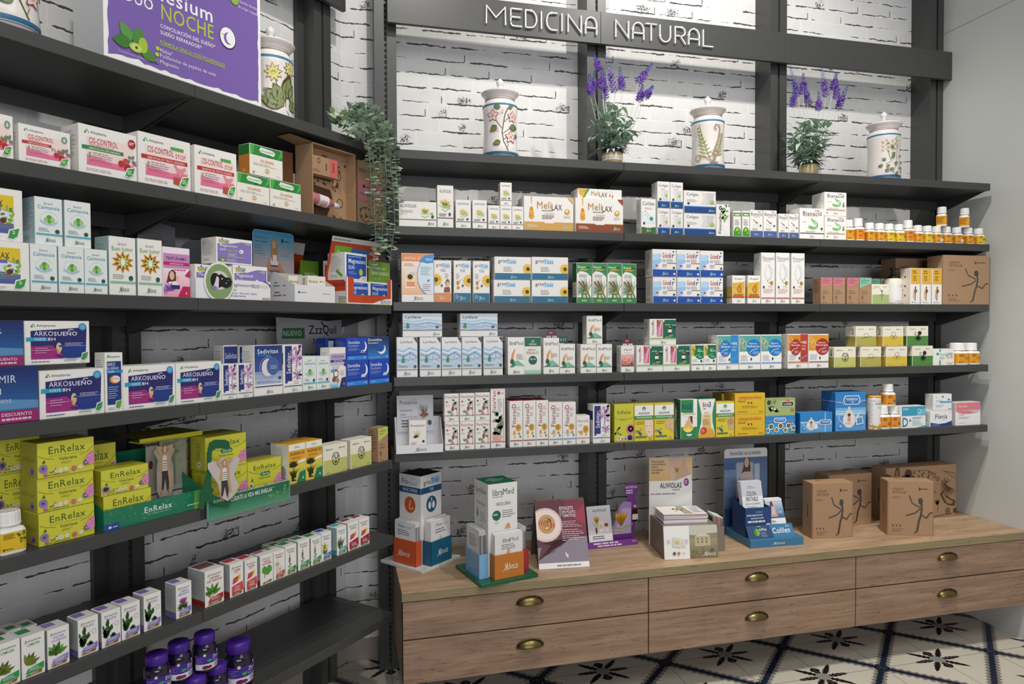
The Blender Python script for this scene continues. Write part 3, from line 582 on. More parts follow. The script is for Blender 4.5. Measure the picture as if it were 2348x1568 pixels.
kind('cr_g', mb, 'supplement box', 'cream carton with green lower half and runner figure', .06, '#efe9d6', 'r 0 0 100 48 #a8bc7c;T 6 86 44 91 #3a3a34 Comfort;T 6 79 20 83 #3a3a34 Forte;e 66 86 70 91 #333;l 72 87 96 90 #777 1 .6;k 1.6 44 80 50 66 60 62 #4a4a40;e 55 62 62 72 #4a4a40;k 2.5 59 62 58 44 #4a4a40;k 1.4 59 52 42 46 #4a4a40;k 1.8 58 44 54 18 #4a4a40;k 1.4 58 44 68 48 70 54 #4a4a40')
kind('yl_w', mb, 'supplement box', 'slim white carton with mustard top and wooden figure', .065, '#f0efec', 'r 0 56 100 100 #e3b23c;l 20 84 80 95 #5a4a1c 2 .5;l 24 64 76 80 #5a4a1c 4 .4;e 44 44 58 50 #7a4a3a;k 5 51 44 50 30 #8a5a4a;k 3 40 42 34 30 30 16 #d9a23c;k 3 60 40 66 34 #4a3a5a;k 3 50 30 46 10 #8a6a5a;e 14 4 22 7 #333;l 24 4 80 6 #777 1 .5', 'e 40 74 56 80 #7a3a3a;e 40 48 56 54 #4a3a2c;e 40 22 56 28 #6a4a3a', '#e9dccb')
def krun(t1='COMFORT', t2='ARTICULAR'): return f'i 10 83 36 88 #55483c {t1};i 10 77 40 82 #55483c {t2};c 67 83 71 89 1.4 #3a322a;l 72 84 94 88 #5a4e40 1 .4;l 10 68 30 72 #7a6a58 2 .3;'+run.replace('{w2}', '3.4').replace('{w}', '1.9')+';e 10 17 13 20 #4a4038;e 18 17 21 20 #4a4038;e 26 17 29 20 #4a4038;l 10 6 36 13 #7a6a58 3 .3'
kind('kr_l', 'gift_box', 'gift box', 'large square kraft carton with running wooden figure', .10, KRAFT, krun(), '')
kind('kr_r', 'gift_box', 'gift box', 'kraft carton with orange base band', .10, KRAFT, 'i 12 74 38 84 #55483c COMFORT;i 12 62 44 72 #55483c ARTICULAR;e 66 74 70 80 #3a322a;l 72 74 92 78 #5a4e40 1 .5;r 0 0 100 30 #d99a2c', 'r 0 0 100 30 #b8801f')
# fourth shelf, right wall
ly = 'g 0 22 100 80 #b8cfe2 #e4ebf0;k 4 0 70 30 64 60 74 100 66 #a4c4e0;k 6 0 58 34 52 66 62 100 50 #8fb4d8;k 3 0 64 40 60 70 68 100 60 #e9f0f6;k 5 0 46 40 38 74 46 100 40 #b4cee4;k 1.2 0 42 40 46 60 42 66 58 70 44 100 48 #8a86b8;k 1.5 66 38 68 60 #dfe4f0;k 4 0 34 40 28 70 36 100 30 #cadbe8;'
kind('ly_t', mb, 'medicine box', 'shrink-wrapped upright carton with blue water waves', .06, '#ebe9e6', 'T 16 84 78 92 #5a6a6c Lynfase;'+ly+'q 30 34 38 44 30 54 22 44 #3f8f5a;e 21 36 39 47 #3f8f5a;l 8 24 60 30 #777 2;e 82 22 96 30 #3c5450;q 82 100 100 86 100 100 #2f4a44;r 0 17.5 100 19 #3c5450;'+ab('#4f8a80', 36, 66, 5, 14))
kind('ly_w', mb, 'medicine box', 'shrink-wrapped wide carton with blue water waves', .08, '#ebe9e6', ly.replace('g 0 22 100 80', 'g 0 28 100 100')+'T 6 76 46 92 #4a5a5c Lynfase;q 12 40 16 54 12 62 8 54 #3f8f5a;e 7 36 17 52 #3f8f5a;e 84 36 92 48 #3c5450;r 0 27 100 29.5 #3c5450;'+ab('#4f8a80', 78, 94, 6, 18))
lb = 'T 8 80 44 90 #4a4a48 libra;t 44 80 94 90 #6a6a68 Med;q 10 30 22 56 34 66 46 70 36 56 30 36 #e09a5c;q 34 66 46 70 54 56 60 40 48 40 44 56 #f0c49a;q 10 20 38 36 50 26 30 20 #2f8a5c;q 30 36 60 38 94 26 96 22 50 24 #7fc09a;e 12 28 36 42 #1f5a48;l 50 46 94 58 #8a8a86 4;r 0 20 100 22 #2f5a4c;'
kind('li_k', mb, 'medicine box', 'double carton, orange arch print beside green panel', .06, W, 'r 0 20 50 78 #f3efe8;T 4 80 22 90 #4a4a48 libra;t 22 80 46 90 #6a6a68 Med;q 5 30 11 56 17 66 23 70 18 56 15 36 #e09a5c;q 5 20 19 36 25 26 15 20 #2f8a5c;q 15 36 30 38 47 26 48 22 25 24 #7fc09a;e 6 28 18 42 #1f5a48;l 25 40 47 56 #8a8a86 5;r 50 0 100 100 #e6ede2;r 50 76 100 100 #1f6a4c;T 72 86 80 92 #eef #KIT;T 64 79 86 84 #eef2ea SEMANAS;T 60 64 84 69 #d07a4a SEMANAS;T 56 55 92 62 #c8603c REGALO;e 62 26 88 50 #1f5a48;T 66 38 84 43 #eef2ea 38,90;g 50 0 100 12 #8fc49a #b8dcc0;'+ab('#4a5a58', 16, 34, 4, 12))
K['li_k']['spec'] = K['li_k']['spec'].replace('#eef #KIT', '#eef KIT')
kind('li_b', mb, 'medicine box', 'tall white carton with orange arch print', .05, W, lb+ab('#4f7a72', 36, 66, 5, 13))
kind('li_s', mb, 'medicine box', 'white carton with orange arch and green glow', .055, W, lb+ab('#4a5a58', 36, 66, 5, 13))
kind('adi', mb, 'medicine box', 'small white carton with salmon swirl panel', .05, W, 'T 18 80 84 90 #7a6a68 AdiproX;l 24 72 80 76 #aaa 2;g 0 26 100 68 #c9564a #eebfb6;c 8 44 46 64 2 #f0c8c0;c 40 34 80 58 2 #f4d4cc;c 14 28 52 46 2 #e8a89c;e 76 28 90 38 #2f4f45;r 0 22 100 26 #43524c;'+ab('#4f6a78', 34, 72, 4, 14))
kind('imm', mb, 'medicine box', 'wide carton half pink ribbons half green panel', .06, W, 'V 6 38 16 95 #8a4a5a ImmunoMix;g 26 32 48 98 #d97a9a #c03a6a;k 2.4 30 34 36 60 44 96 #f4d4e0;k 2.4 36 34 40 60 46 90 #f8e6ee;k 1.6 26 50 34 72 #f4d4e0;q 28 98 46 98 40 88 #9ab84c;r 50 26 100 98 #1f6a4c;T 58 76 78 81 #dfeee4 NATURA;e 86 62 106 86 #2a3c44;T 86 74 99 80 #eee 50%;r 70 46 82 66 #3a2018;e 69 42 83 50 #3a2018;r 72 66 80 72 #b08a4a;r 69 48 83 60 #ece8e0;T 74 34 88 39 #eee 28,90;l 58 28 94 33 #cfe0d4 2;q 48 98 56 98 54 90 49 88 #e4e4de;r 0 23 100 26.5 #7fae3c;'+ab('#4a5a6a', 42, 60, 6, 15))
kind('men', mb, 'medicine box', 'small carton with leopard corner and green disc', .06, W, 'r 0 56 60 98 #c9c24a;s 4 60 56 96 16 8 #2a2a14 #5a5a1c;q 30 98 100 98 100 56 36 56 #1f5a3a;e 24 44 116 94 #177a4c;T 50 80 78 85 #e9f0e4 Natura;T 50 73 96 79 #f2f4ee Mente;l 56 50 94 58 #cfe4d4 2;k 2 34 56 42 62 52 58 70 66 #8fd0a8;l 8 34 60 46 #8aa 4;e 72 32 90 42 #2f4f45;r 0 22 100 25 #2f6a44;'+ab('#4a6a60', 40, 66, 5, 14))
def nat(c, dark, pat, word, strip):
    s = f'r 0 52 100 98 {pat};'
    if strip: s += f'r 62 20 100 100 {c};T 64 72 94 80 #f4f4f0 +40%;T 70 64 90 67 #f0f0ec GRATIS;l 68 54 92 60 #e4eef4 2;k 3 66 28 96 38 #5aa8dc;'
    cx = 38 if strip else 68; r = 33
    return s+f'c 2 72 22 92 2 #e9c87a;c 12 60 34 84 1.5 #f0dca0;c 0 54 20 74 1.5 #d98a3c;e {cx-34 if not strip else 10} 38 {cx+36 if not strip else 64} {88 if not strip else 86} {dark};T {cx-22 if not strip else 22} 73 {cx+16 if not strip else 46} 78 #f4ede4 Natura;T {cx-30 if not strip else 16} 64 {cx+28 if not strip else 60} 71 #f8f4ee {word};k 1.4 {cx-20 if not strip else 16} 48 {cx-8 if not strip else 26} 56 {cx+20 if not strip else 50} 60 #f4f0ea;l {cx-4 if not strip else 30} 44 {cx+26 if not strip else 56} 52 #dfe8f0 3;'+'l 6 24 46 42 #8a96b0 5 .3;'+f'e 52 26 60 34 #2f4f45;r 0 17 100 19.5 {c};'+ab('#4a5a58', 42, 62, 4.5, 12)
kind('re_k', mb, 'medicine box', 'carton with bright blue disc and blue side strip', .08, W, nat('#2f8ad0', '#1f7ac4', '#5aa8a4', 'Refuerzo', True), SIDE, None, '#2f7ac0')
kind('re', mb, 'medicine box', 'carton with bright blue disc over turquoise swirls', .08, W, nat('#4f8ad4', '#1f7ac4', '#5aa8a4', 'Refuerzo', False), SIDE, None, '#2f7ac0')
kind('en_k', mb, 'medicine box', 'carton with red disc and red side strip', .08, W, nat('#b8402c', '#b02c24', '#d98a2c', 'Energía', True), SIDE, None, '#c0402c')
kind('en', mb, 'medicine box', 'carton with large red disc over orange swirls', .08, W, nat('#a8403c', '#b02c24', '#e09a2c', 'Energía', False), SIDE, None, '#c0402c')
def cream(c, word, art): return f'r 0 0 100 50 {c};T 10 83 38 89 #4a4a40 {word};e 66 83 70 89 #333;l 72 84 96 88 #666 1 .5;{art}l 6 5 32 8 #6a6a4a 1;l 76 5 96 8 #6a6a4a 1'
CK = 'c 34 28 66 74 3 #2f2f28;c 40 36 60 66 1 #3a3a30;k 2.4 44 64 50 50 62 60 #23231e;e 46 36 54 44 #23231e;r 48 70 52 75 #f0ead6;r 33 49 37 53 #f0ead6;r 63 49 67 53 #c4c474;'
kind('cr_m', mb, 'supplement box', 'cream carton with lime lower half and clock drawing', .07, '#efe9d6', cream('#c3c473', 'Melatonina', CK), 'r 0 0 100 50 #a8a85c;V 60 58 82 90 #3a3a34 Melat')
kind('cr_s', mb, 'supplement box', 'cream carton with olive lower half and bird drawing', .07, '#efe9d6', cream('#b2ac58', 'Ansiotan Day', 'k 1.4 26 38 42 46 62 46 78 52 #5a5a40;c 38 44 62 66 1.2 #5a5a40;'), 'r 0 0 100 50 #98924a;V 55 58 82 90 #3a3a34 Ansio')
kind('cr_y', mb, 'supplement box', 'cream carton with yellow lower half and root drawing', .07, '#efe9d6', cream('#dcbc44', 'Rhodiola Complex', 'c 40 50 62 72 1.2 #5a5030;c 34 40 54 56 1.2 #5a5030;c 50 38 68 54 1.2 #5a5030;k 1 50 44 46 32 #5a5030;'), 'r 0 0 100 50 #c4a02c;V 55 58 82 90 #3a3a34 Rhod')
kind('cr_d', mb, 'supplement box', 'cream carton with deep green lower half and black beetle drawing', .07, '#efe9d6', cream('#4f8a42', 'Tricosolol', 'T 34 54 44 70 #4a2a30 C;e 50 54 68 76 #1c2018;w 52 44 26 9 190 350 4 #1c2418;w 52 46 14 5 20 160 4 #1c2418;'), 'r 0 0 100 50 #3c6a30;V 55 58 82 90 #3a3a34 Trico')
kind('armo', mb, 'medicine box', 'small white carton with green cross edge and orange word', .05, '#eeeeea', 'r 28 84 34 100 #1f8a6a;r 28 0 34 30 #1f8a6a;e 12 62 26 78 #2fa07a;T 30 60 62 74 #5ab08a Armo;T 62 58 92 76 #3a8a70 LIPID;T 62 42 92 56 #e07a3c PLUS;l 28 36 56 54 #999 4;k 1.5 56 14 70 18 96 16 #d97a6a;T 70 5 90 11 #3a6ac0 Meda')
# fifth shelf, right wall
kind('pro', mb, 'medicine box', 'small white carton standing inside white display tray', .045, '#efece4', 'T 8 78 92 88 #3c3c3a Prostyron;w 50 42 34 6 60 120 3 #d8d8b8 #c9c9a0;w 44 44 14 3 100 170 6 #8a2a2c #c06a3c;l 10 20 50 30 #888 2;e 76 26 92 35 #2f3f3c;l 8 8 80 18 #777 3')
fv = 'T 6 84 94 94 #b03a3c FisioVen;e 8 68 22 75 #b8383a;l 26 70 46 73 #d98a8a 1;l 8 54 40 62 #aaa 3;k 1.4 40 22 60 50 84 62 #6a7a58;s 30 24 80 36 8 14 #7a8a68 #9aa888;s 54 50 90 76 6 16 #6a8058 #8a9a78;e 48 38 68 54 #b03038;q 52 52 64 52 60 60 56 56 #a02830;r 88 18 91 74 #b03038;r 0 20 100 22 #b03a3c;'
kind('fi', mb, 'medicine box', 'white carton with red rosehip and olive leaves', .05, W, fv+ab('#4a5a58', 34, 66, 5, 14))
kind('fi_g', mb, 'medicine box', 'tall white carton with rosehip and vertical red lettering', .045, W, 'V 10 60 36 96 #b03040 FisioVen;e 46 90 66 96 #b8383a;t 70 91 92 95 #c0505a Gel;l 48 60 82 84 #999 9;s 44 42 90 60 8 14 #6a8058 #8a9a78;k 1.5 50 22 66 40 80 56 #5a6a48;e 58 32 84 42 #b03040;s 36 22 70 36 8 14 #7a8a68;r 10 12 76 22 #f0b8a8;l 14 13 72 21 #c98a80 4;r 90 8 92.5 84 #b03040;r 0 10 100 11.2 #b03a3c;'+ab('#4a5a58', 34, 66, 3, 8))
def fd(lc): return f'V 16 44 50 94 #9a3a3c FitoroiD;l 54 80 90 88 #c97a7a 3;l 54 66 80 76 #999 3;e 46 34 92 50 #dca83c;e 56 38 78 48 #b8842a;e 26 26 46 36 #d9a23c;e 66 26 82 32 #c98f30;e 34 20 44 24 #d9a23c;e 76 20 90 25 #3f8a74;r 0 13 100 15 {lc};'+ab('#4a5a58', 34, 66, 4, 10)
kind('fd_r', mb, 'medicine box', 'tall white carton with red top and golden droplets', .12, W, fd('#a83a3c'), SIDE, None, '#a82c2c')
kind('fd_b', mb, 'medicine box', 'tall white carton with blue line and golden droplets', .10, W, 'k 3 10 30 40 22 60 30 86 26 #c4dae6;'+fd('#5a8ab8'))
kind('fd_s', mb, 'medicine box', 'short white carton with golden droplet circles', .06, W, 'T 8 78 92 86 #9a4a4c FitoroiD;l 16 62 50 72 #aaa 3;e 48 38 94 66 #dca83c;e 58 44 82 60 #b8842a;e 24 32 48 48 #d9a23c;e 12 40 22 48 #c98f30;e 66 30 78 37 #c98f30;r 0 20 100 22 #b03a3c;'+ab('#4f8a72', 36, 68, 4, 14))
sv = 'r 6 20 44 98 #27397a;V 14 40 38 84 #f0f0f2 Sedivitax;s 46 62 94 94 16 16 #b98ac0 #d4b0d4 #8a5a8c;w 70 72 24 9 0 360 4 #c08ac4 #e0c4e0;w 76 36 18 8 0 360 4 #c9a0cc #a070a4;k 1 70 66 62 44 80 26 #7a9a68;r 18 16 56 24 #f0eeea;r 50 14 96 26 #efece8;l 52 16 92 24 #999 2;r 0 13 100 14.5 #2a3a72;'
kind('sed_r', mb, 'medicine box', 'tall carton with navy strip and purple passionflower', .07, W, sv+ab('#6fae9c', 44, 72, 3, 10), 'r 0 60 100 84 #27397a;l 12 20 88 56 #999 9')
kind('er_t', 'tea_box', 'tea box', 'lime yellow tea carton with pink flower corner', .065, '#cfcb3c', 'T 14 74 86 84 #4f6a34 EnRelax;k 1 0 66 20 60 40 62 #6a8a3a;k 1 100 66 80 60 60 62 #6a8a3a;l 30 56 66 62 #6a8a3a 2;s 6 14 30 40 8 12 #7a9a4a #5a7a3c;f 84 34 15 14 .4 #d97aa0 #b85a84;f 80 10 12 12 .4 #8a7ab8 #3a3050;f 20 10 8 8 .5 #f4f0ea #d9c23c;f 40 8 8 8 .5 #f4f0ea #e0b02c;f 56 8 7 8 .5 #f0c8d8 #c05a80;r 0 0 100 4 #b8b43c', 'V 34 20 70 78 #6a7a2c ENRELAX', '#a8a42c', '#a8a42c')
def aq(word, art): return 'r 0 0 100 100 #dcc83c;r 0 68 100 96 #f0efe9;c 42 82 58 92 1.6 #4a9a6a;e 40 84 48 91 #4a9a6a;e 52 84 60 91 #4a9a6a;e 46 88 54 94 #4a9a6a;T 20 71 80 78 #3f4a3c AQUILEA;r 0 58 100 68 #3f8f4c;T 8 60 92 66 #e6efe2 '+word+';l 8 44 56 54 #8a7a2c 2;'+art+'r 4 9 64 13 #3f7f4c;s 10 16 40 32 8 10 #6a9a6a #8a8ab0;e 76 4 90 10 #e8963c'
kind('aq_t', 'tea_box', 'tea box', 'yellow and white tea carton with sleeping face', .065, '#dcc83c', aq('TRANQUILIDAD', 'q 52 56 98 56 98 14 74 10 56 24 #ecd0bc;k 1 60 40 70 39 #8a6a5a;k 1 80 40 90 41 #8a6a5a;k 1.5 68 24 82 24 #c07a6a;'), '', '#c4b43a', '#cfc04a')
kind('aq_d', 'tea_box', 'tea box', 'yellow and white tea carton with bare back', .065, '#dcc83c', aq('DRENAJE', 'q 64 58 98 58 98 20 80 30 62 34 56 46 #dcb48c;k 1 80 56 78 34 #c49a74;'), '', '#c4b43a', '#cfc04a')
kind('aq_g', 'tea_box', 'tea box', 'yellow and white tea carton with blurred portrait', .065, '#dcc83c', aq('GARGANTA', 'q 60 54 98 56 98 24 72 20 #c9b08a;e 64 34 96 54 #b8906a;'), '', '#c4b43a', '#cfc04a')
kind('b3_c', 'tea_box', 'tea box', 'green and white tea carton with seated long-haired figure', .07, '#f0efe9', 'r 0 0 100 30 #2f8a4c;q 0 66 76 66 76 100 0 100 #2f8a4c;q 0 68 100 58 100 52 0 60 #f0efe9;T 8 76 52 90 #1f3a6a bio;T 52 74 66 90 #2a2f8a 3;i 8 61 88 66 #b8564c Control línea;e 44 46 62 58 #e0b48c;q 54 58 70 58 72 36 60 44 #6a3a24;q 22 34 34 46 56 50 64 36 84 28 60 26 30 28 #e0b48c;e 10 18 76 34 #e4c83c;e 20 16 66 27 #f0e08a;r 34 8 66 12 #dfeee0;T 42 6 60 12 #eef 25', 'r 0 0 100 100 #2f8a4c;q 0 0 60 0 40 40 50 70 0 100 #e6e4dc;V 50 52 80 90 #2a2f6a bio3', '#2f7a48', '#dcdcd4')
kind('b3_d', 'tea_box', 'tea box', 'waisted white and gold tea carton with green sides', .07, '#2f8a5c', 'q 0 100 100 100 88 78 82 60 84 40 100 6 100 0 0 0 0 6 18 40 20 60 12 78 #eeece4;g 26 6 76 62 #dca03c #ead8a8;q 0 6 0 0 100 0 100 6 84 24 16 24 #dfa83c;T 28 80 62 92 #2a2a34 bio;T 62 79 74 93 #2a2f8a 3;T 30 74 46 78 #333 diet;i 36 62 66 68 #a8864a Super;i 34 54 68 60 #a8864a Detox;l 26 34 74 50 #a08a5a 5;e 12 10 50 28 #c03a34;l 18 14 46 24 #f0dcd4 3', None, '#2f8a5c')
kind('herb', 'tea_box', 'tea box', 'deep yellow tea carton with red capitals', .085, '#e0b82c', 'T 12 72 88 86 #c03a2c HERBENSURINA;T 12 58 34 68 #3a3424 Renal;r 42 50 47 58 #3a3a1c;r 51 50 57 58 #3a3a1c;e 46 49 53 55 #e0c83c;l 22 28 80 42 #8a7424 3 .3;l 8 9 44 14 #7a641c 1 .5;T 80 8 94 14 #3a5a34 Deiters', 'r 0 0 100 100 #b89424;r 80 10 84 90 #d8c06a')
kind('leo_g', 'tea_box', 'tea box', 'pale green tea carton with dark berry branches', .06, '#a8b878', 'r 0 92 100 100 #9cae6a;e 4 64 16 92 #3c4a34;s 14 52 34 90 14 12 #6a3a30 #2f3c2a;w 16 26 40 7 30 120 8 #2f4030 #4a5a3c;w 34 22 26 6 10 140 9 #3a4a34;e 26 32 34 44 #e8e6dc;e 18 36 24 50 #e8e6dc;q 56 84 92 84 98 68 92 50 56 50 51 68 #ece8dc;q 57 80 91 80 95 68 91 54 57 54 54 68 #2a4a34;T 60 60 88 72 #f0ece0 LA LEONESA;r 68 76 82 92 #d97a7a;T 84 22 96 40 #c03a2c 25', '')
kind('leo_b', 'tea_box', 'tea box', 'blue tea carton with row of camomile flowers', .06, '#3f9ad8', 'r 0 60 100 100 #2f86cc;q 30 92 66 92 70 78 66 64 30 64 27 78 #eef0ee;q 32 88 64 88 67 78 64 68 32 68 30 78 #2f7fc4;T 34 76 62 86 #f0f2f0 LA LEONESA;k 2 0 76 28 74 #e0a0a8;k 2 100 76 68 74 #e0a0a8;f 18 44 20 14 .4 #f2f2ea #d9a22c;f 6 22 18 12 .4 #f2f2ea #d9a22c;f 50 46 20 14 .4 #f2f2ea #d9a22c;f 36 26 18 12 .4 #f2f2ea #d9a22c;f 77 46 20 14 .4 #f2f2ea #d9a22c;f 66 22 18 12 .4 #f2f2ea #d9a22c;f 94 32 20 12 .4 #f2f2ea #d9a22c;s 0 0 100 14 16 12 #b8cc8c #9ab86a;e 84 50 94 70 #3f8ad4;T 86 55 92 65 #f4f4f4 25', '')
tp = 'e {a} {b} {c} {d} #e9e6e4;'
def teapot(x, y, w, h): return f'e {x+w*.2} {y} {x+w*.75} {y+h*.75} #e6e3e1;q {x+w*.28} {y+h*.6} {x+w*.36} {y+h*.84} {x+w*.58} {y+h*.84} {x+w*.68} {y+h*.6} #dddad8;e {x+w*.43} {y+h*.82} {x+w*.52} {y+h} #e6e3e1;k {h*.05} {x+w*.22} {y+h*.62} {x+w*.04} {y+h*.6} {x+w*.02} {y+h*.4} {x+w*.22} {y+h*.2} #d0cccc;q {x+w*.7} {y+h*.45} {x+w*.95} {y+h*.74} {x+w*.99} {y+h*.7} {x+w*.74} {y+h*.22} #d8d4d4;e {x+w*.40} {y+h*.52} {x+w*.54} {y+h*.68} #6a3a2c;q {x+w*.4} {y+h*.3} {x+w*.54} {y+h*.3} {x+w*.52} {y+h*.54} {x+w*.42} {y+h*.54} #d0a08c;l {x+w*.32} {y+h*.16} {x+w*.62} {y+h*.26} #d98a8a 2;'
mn = 'r 0 0 100 100 #3f96d8;g 0 30 100 60 #3f96d8 #a8d0ec;r 0 44 100 48 #dcebf4;'
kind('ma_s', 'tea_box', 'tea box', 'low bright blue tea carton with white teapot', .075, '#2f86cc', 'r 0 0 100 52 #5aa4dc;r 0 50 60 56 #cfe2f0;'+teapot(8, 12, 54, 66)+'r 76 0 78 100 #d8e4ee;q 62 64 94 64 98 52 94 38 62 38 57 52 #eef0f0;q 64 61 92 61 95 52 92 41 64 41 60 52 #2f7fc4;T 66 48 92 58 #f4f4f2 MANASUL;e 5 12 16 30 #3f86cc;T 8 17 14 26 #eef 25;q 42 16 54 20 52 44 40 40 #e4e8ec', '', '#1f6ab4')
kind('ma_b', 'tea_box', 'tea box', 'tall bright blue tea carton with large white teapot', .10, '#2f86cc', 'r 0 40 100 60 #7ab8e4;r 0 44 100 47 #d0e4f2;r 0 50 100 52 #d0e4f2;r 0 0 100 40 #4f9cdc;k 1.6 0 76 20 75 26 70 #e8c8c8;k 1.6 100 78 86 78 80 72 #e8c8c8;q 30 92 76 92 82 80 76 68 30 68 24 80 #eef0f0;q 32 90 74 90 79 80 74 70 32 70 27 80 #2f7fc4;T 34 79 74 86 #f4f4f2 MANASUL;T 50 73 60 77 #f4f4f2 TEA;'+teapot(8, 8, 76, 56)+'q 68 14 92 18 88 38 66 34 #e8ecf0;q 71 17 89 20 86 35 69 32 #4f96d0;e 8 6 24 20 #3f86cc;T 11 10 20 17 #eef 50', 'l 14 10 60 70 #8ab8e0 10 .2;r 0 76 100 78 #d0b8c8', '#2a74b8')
kind('dplus', mb, 'medicine box', 'white carton with teal top and large letter D', .06, '#eef1f0', 'r 0 56 100 100 #3f9ec0;q 60 56 100 56 100 92 76 80 #6fc0d4;c 66 66 82 88 3 #d8eef4;r 4 84 28 92 #8fcfe0;T 3 6 26 48 #2a6a8c D;T 30 26 40 42 #3a6a84 +;l 44 40 92 50 #7a96a8 2 .5;l 44 10 92 36 #9ab0bc 5 .35;q 60 0 100 0 100 10 #3f9ec0')
kind('flav', mb, 'medicine box', 'white carton with bold navy word and royal wave', .055, '#eef0ef', 'T 22 50 78 78 #1f2a6a Flavia;k 2 16 40 20 48 14 50 #7ab0dc;l 56 38 80 46 #7ab0dc 1;q 0 0 100 0 100 34 70 20 40 16 0 26 #1f3a8c;l 6 6 50 14 #c8d0e8 2;l 86 90 98 94 #777 1', None, '#dfe2e2')
kind('cuml', mb, 'medicine box', 'white carton with green dot and sky ribbon', .05, '#eeefee', 'e 12 76 20 90 #dcdcdc;e 46 78 56 92 #4a9a6a;l 14 56 70 62 #7a9ab0 1 .6;r 36 46 100 56 #4fa8d8;e 78 60 90 72 #2f7ab0;l 12 20 70 36 #999 3 .3;T 82 4 98 10 #446 Meda', '', '#d8dada')
kind('sare', mb, 'medicine box', 'white carton with coral pink top', .07, '#eeeceb', 'r 0 66 100 100 #e0808a;h 0 50 100 82 180 360 #e0808a;T 10 76 46 90 #f6e0e0 Serelys;r 66 56 92 64 #b8c8dc;l 12 42 36 52 #d98a94 2;l 12 28 56 38 #a8a8a8 2;l 12 8 40 14 #bbb 1', '', '#cdc6cb')
# left wall
ark = 'k 1.5 8 84 13 91 17 84 #4a9a4c;e 8 83 12 87 #4a9a4c;T 19 83 46 90 #4a5450 Arkopharma;'
def cis(band, ttl, sub, extra, subc='#b83a4c'): return ark+'g 12 18 94 78 #e86a94 #f6dcd8;r 12 40 94 78 #f6dcd6;q 12 40 60 30 94 34 94 44 #f4d4d4;T 16 64 66 76 #a83a44 CIS-CONTROL;'+f't {sub} {subc} {ttl};'+f'r 4 50 {extra[0]} 58 {band};T 16 51.5 {extra[0]-6} 56.5 #f4e6e2 {extra[1]};'+'l 22 34 66 47 #888 3 .3;e 15 40 19 45 #6aa86a;e 15 34 19 39 #6aa86a;l 16 26 56 32 #a06a7a 2 .3;l 10 6 70 12 #b06a70 2 .3;'+extra[2]+'q 76 8 82 26 98 30 94 12 84 4 #f2f4ee;q 78 9 83 24 96 28 92 12 85 6 #3f9a3c;l 82 12 92 22 #dff0d0 3 .5'
berries = 'e 66 26 76 40 #c0302c;e 76 20 88 36 #b02824;e 74 32 86 46 #d04a3c;s 84 34 94 56 8 12 #b86aa8 #5a9a4c;'
kind('ci_f', mb, 'medicine box', 'low white and pink carton with cranberries, green word', .075, W, cis('#c03a34', 'CRANBEROLA', '16 59 42 63', (62, 'BIENESTAR DE LAS VÍAS URINARIAS', berries+'T 62 42 92 50 #2f7a44 FLASH;c 82 70 94 88 3 #6a9a6a;'), '#c06a6a'))
kind('ci_p', mb, 'medicine box', 'larger white and pink carton with green band and cranberries', .085, W, cis('#2f8a4c', 'CRANBEROLA PLUS', '16 58 58 63', (76, 'BEM-ESTAR DAS VÍAS URINARIAS', berries+'e 84 70 98 90 #a82c30;l 86 77 96 84 #f4dcd8 2 .6;')))
kind('ci_s', mb, 'medicine box', 'white carton with red band and pink bladder drawing', .085, W, cis('#c03030', 'STOP', '70 62 90 71', (94, 'BEM-ESTAR DO TRATO URINÁRIO', 'r 60 78 86 84 #5aa84a;q 68 46 78 42 90 46 84 32 78 22 72 34 #e8909c;e 66 44 72 50 #e09a9c;e 84 40 90 46 #e09a9c;q 64 10 76 8 78 22 66 24 #b8503c;')))
kind('ci_t', mb, 'medicine box', 'white carton with red band beside green-topped cartons', .085, W, cis('#c03030', 'STOP', '70 62 90 71', (94, 'BIENESTAR DEL TRACTO URINÁRIO', 'r 60 78 86 84 #5aa84a;q 68 46 78 42 90 46 84 32 78 22 72 34 #e8909c;e 66 44 72 50 #e09a9c;e 84 40 90 46 #e09a9c;q 64 10 76 8 78 22 66 24 #b8503c;')))
kind('ci_r', mb, 'medicine box', 'plain white carton standing behind the pink cartons', .05, W, 'r 4 4 96 96 #e9e7e2')
kind('olio', mb, 'medicine box', 'white carton with grass green top and orange lettering', .055, '#efebe0', 'r 0 66 100 100 #2f8a3c;q 0 100 14 100 8 66 0 66 #4fae4c;q 50 66 70 100 76 100 60 66 #256f30;q 84 66 96 100 100 100 100 80 #4fae4c;q 32 96 72 92 77 84 72 74 32 78 27 86 #f0f0e8;T 31 78 73 90 #4a8a4c olioseptil;T 30 46 72 58 #e0863c VÍAS URINARIAS;l 8 32 92 42 #999 2 .25;c 44 12 58 28 2 #e0a06a;e 48 16 54 24 #e8b88a;l 6 4 16 12 #666 2 .5;l 80 6 96 10 #b09 1 .3', 'r 0 66 100 100 #2f7a38;r 0 0 100 66 #dc8a3c;T 40 10 60 20 #f4e0c0 o', '#dc8a3c', '#2f8a3c')
kind('brn', mb, 'medicine box', 'brown carton with plum lower half behind green-topped cartons', .06, '#6a4228', 'r 0 0 100 42 #7a3a4c', 'r 0 0 100 42 #5a2a38', '#4a2c1c')
def cal(c, word, art): return f'i 30 86 66 91 #6a4a58 Serenil;T 8 76 92 84 {c} {word};'+art+'l 10 27 60 36 #7a8a8a 3 .35;e 72 25 90 34 #2f5a4c;r 0 20 100 23.5 '+('#5ab0c4' if 'C' in word else '#8fc49a')+';'+ab('#4a5a58', 36, 72, 6, 14)
leafball = 'c 16 40 86 72 1.6 #dfe8ea;h 14 42 86 66 190 350 #a8c8dc;h 20 46 80 66 180 360 #eef2f0;e 38 46 64 64 #5aa83c;e 30 48 46 58 #9cc87a;e 54 48 72 60 #a8cc84;'
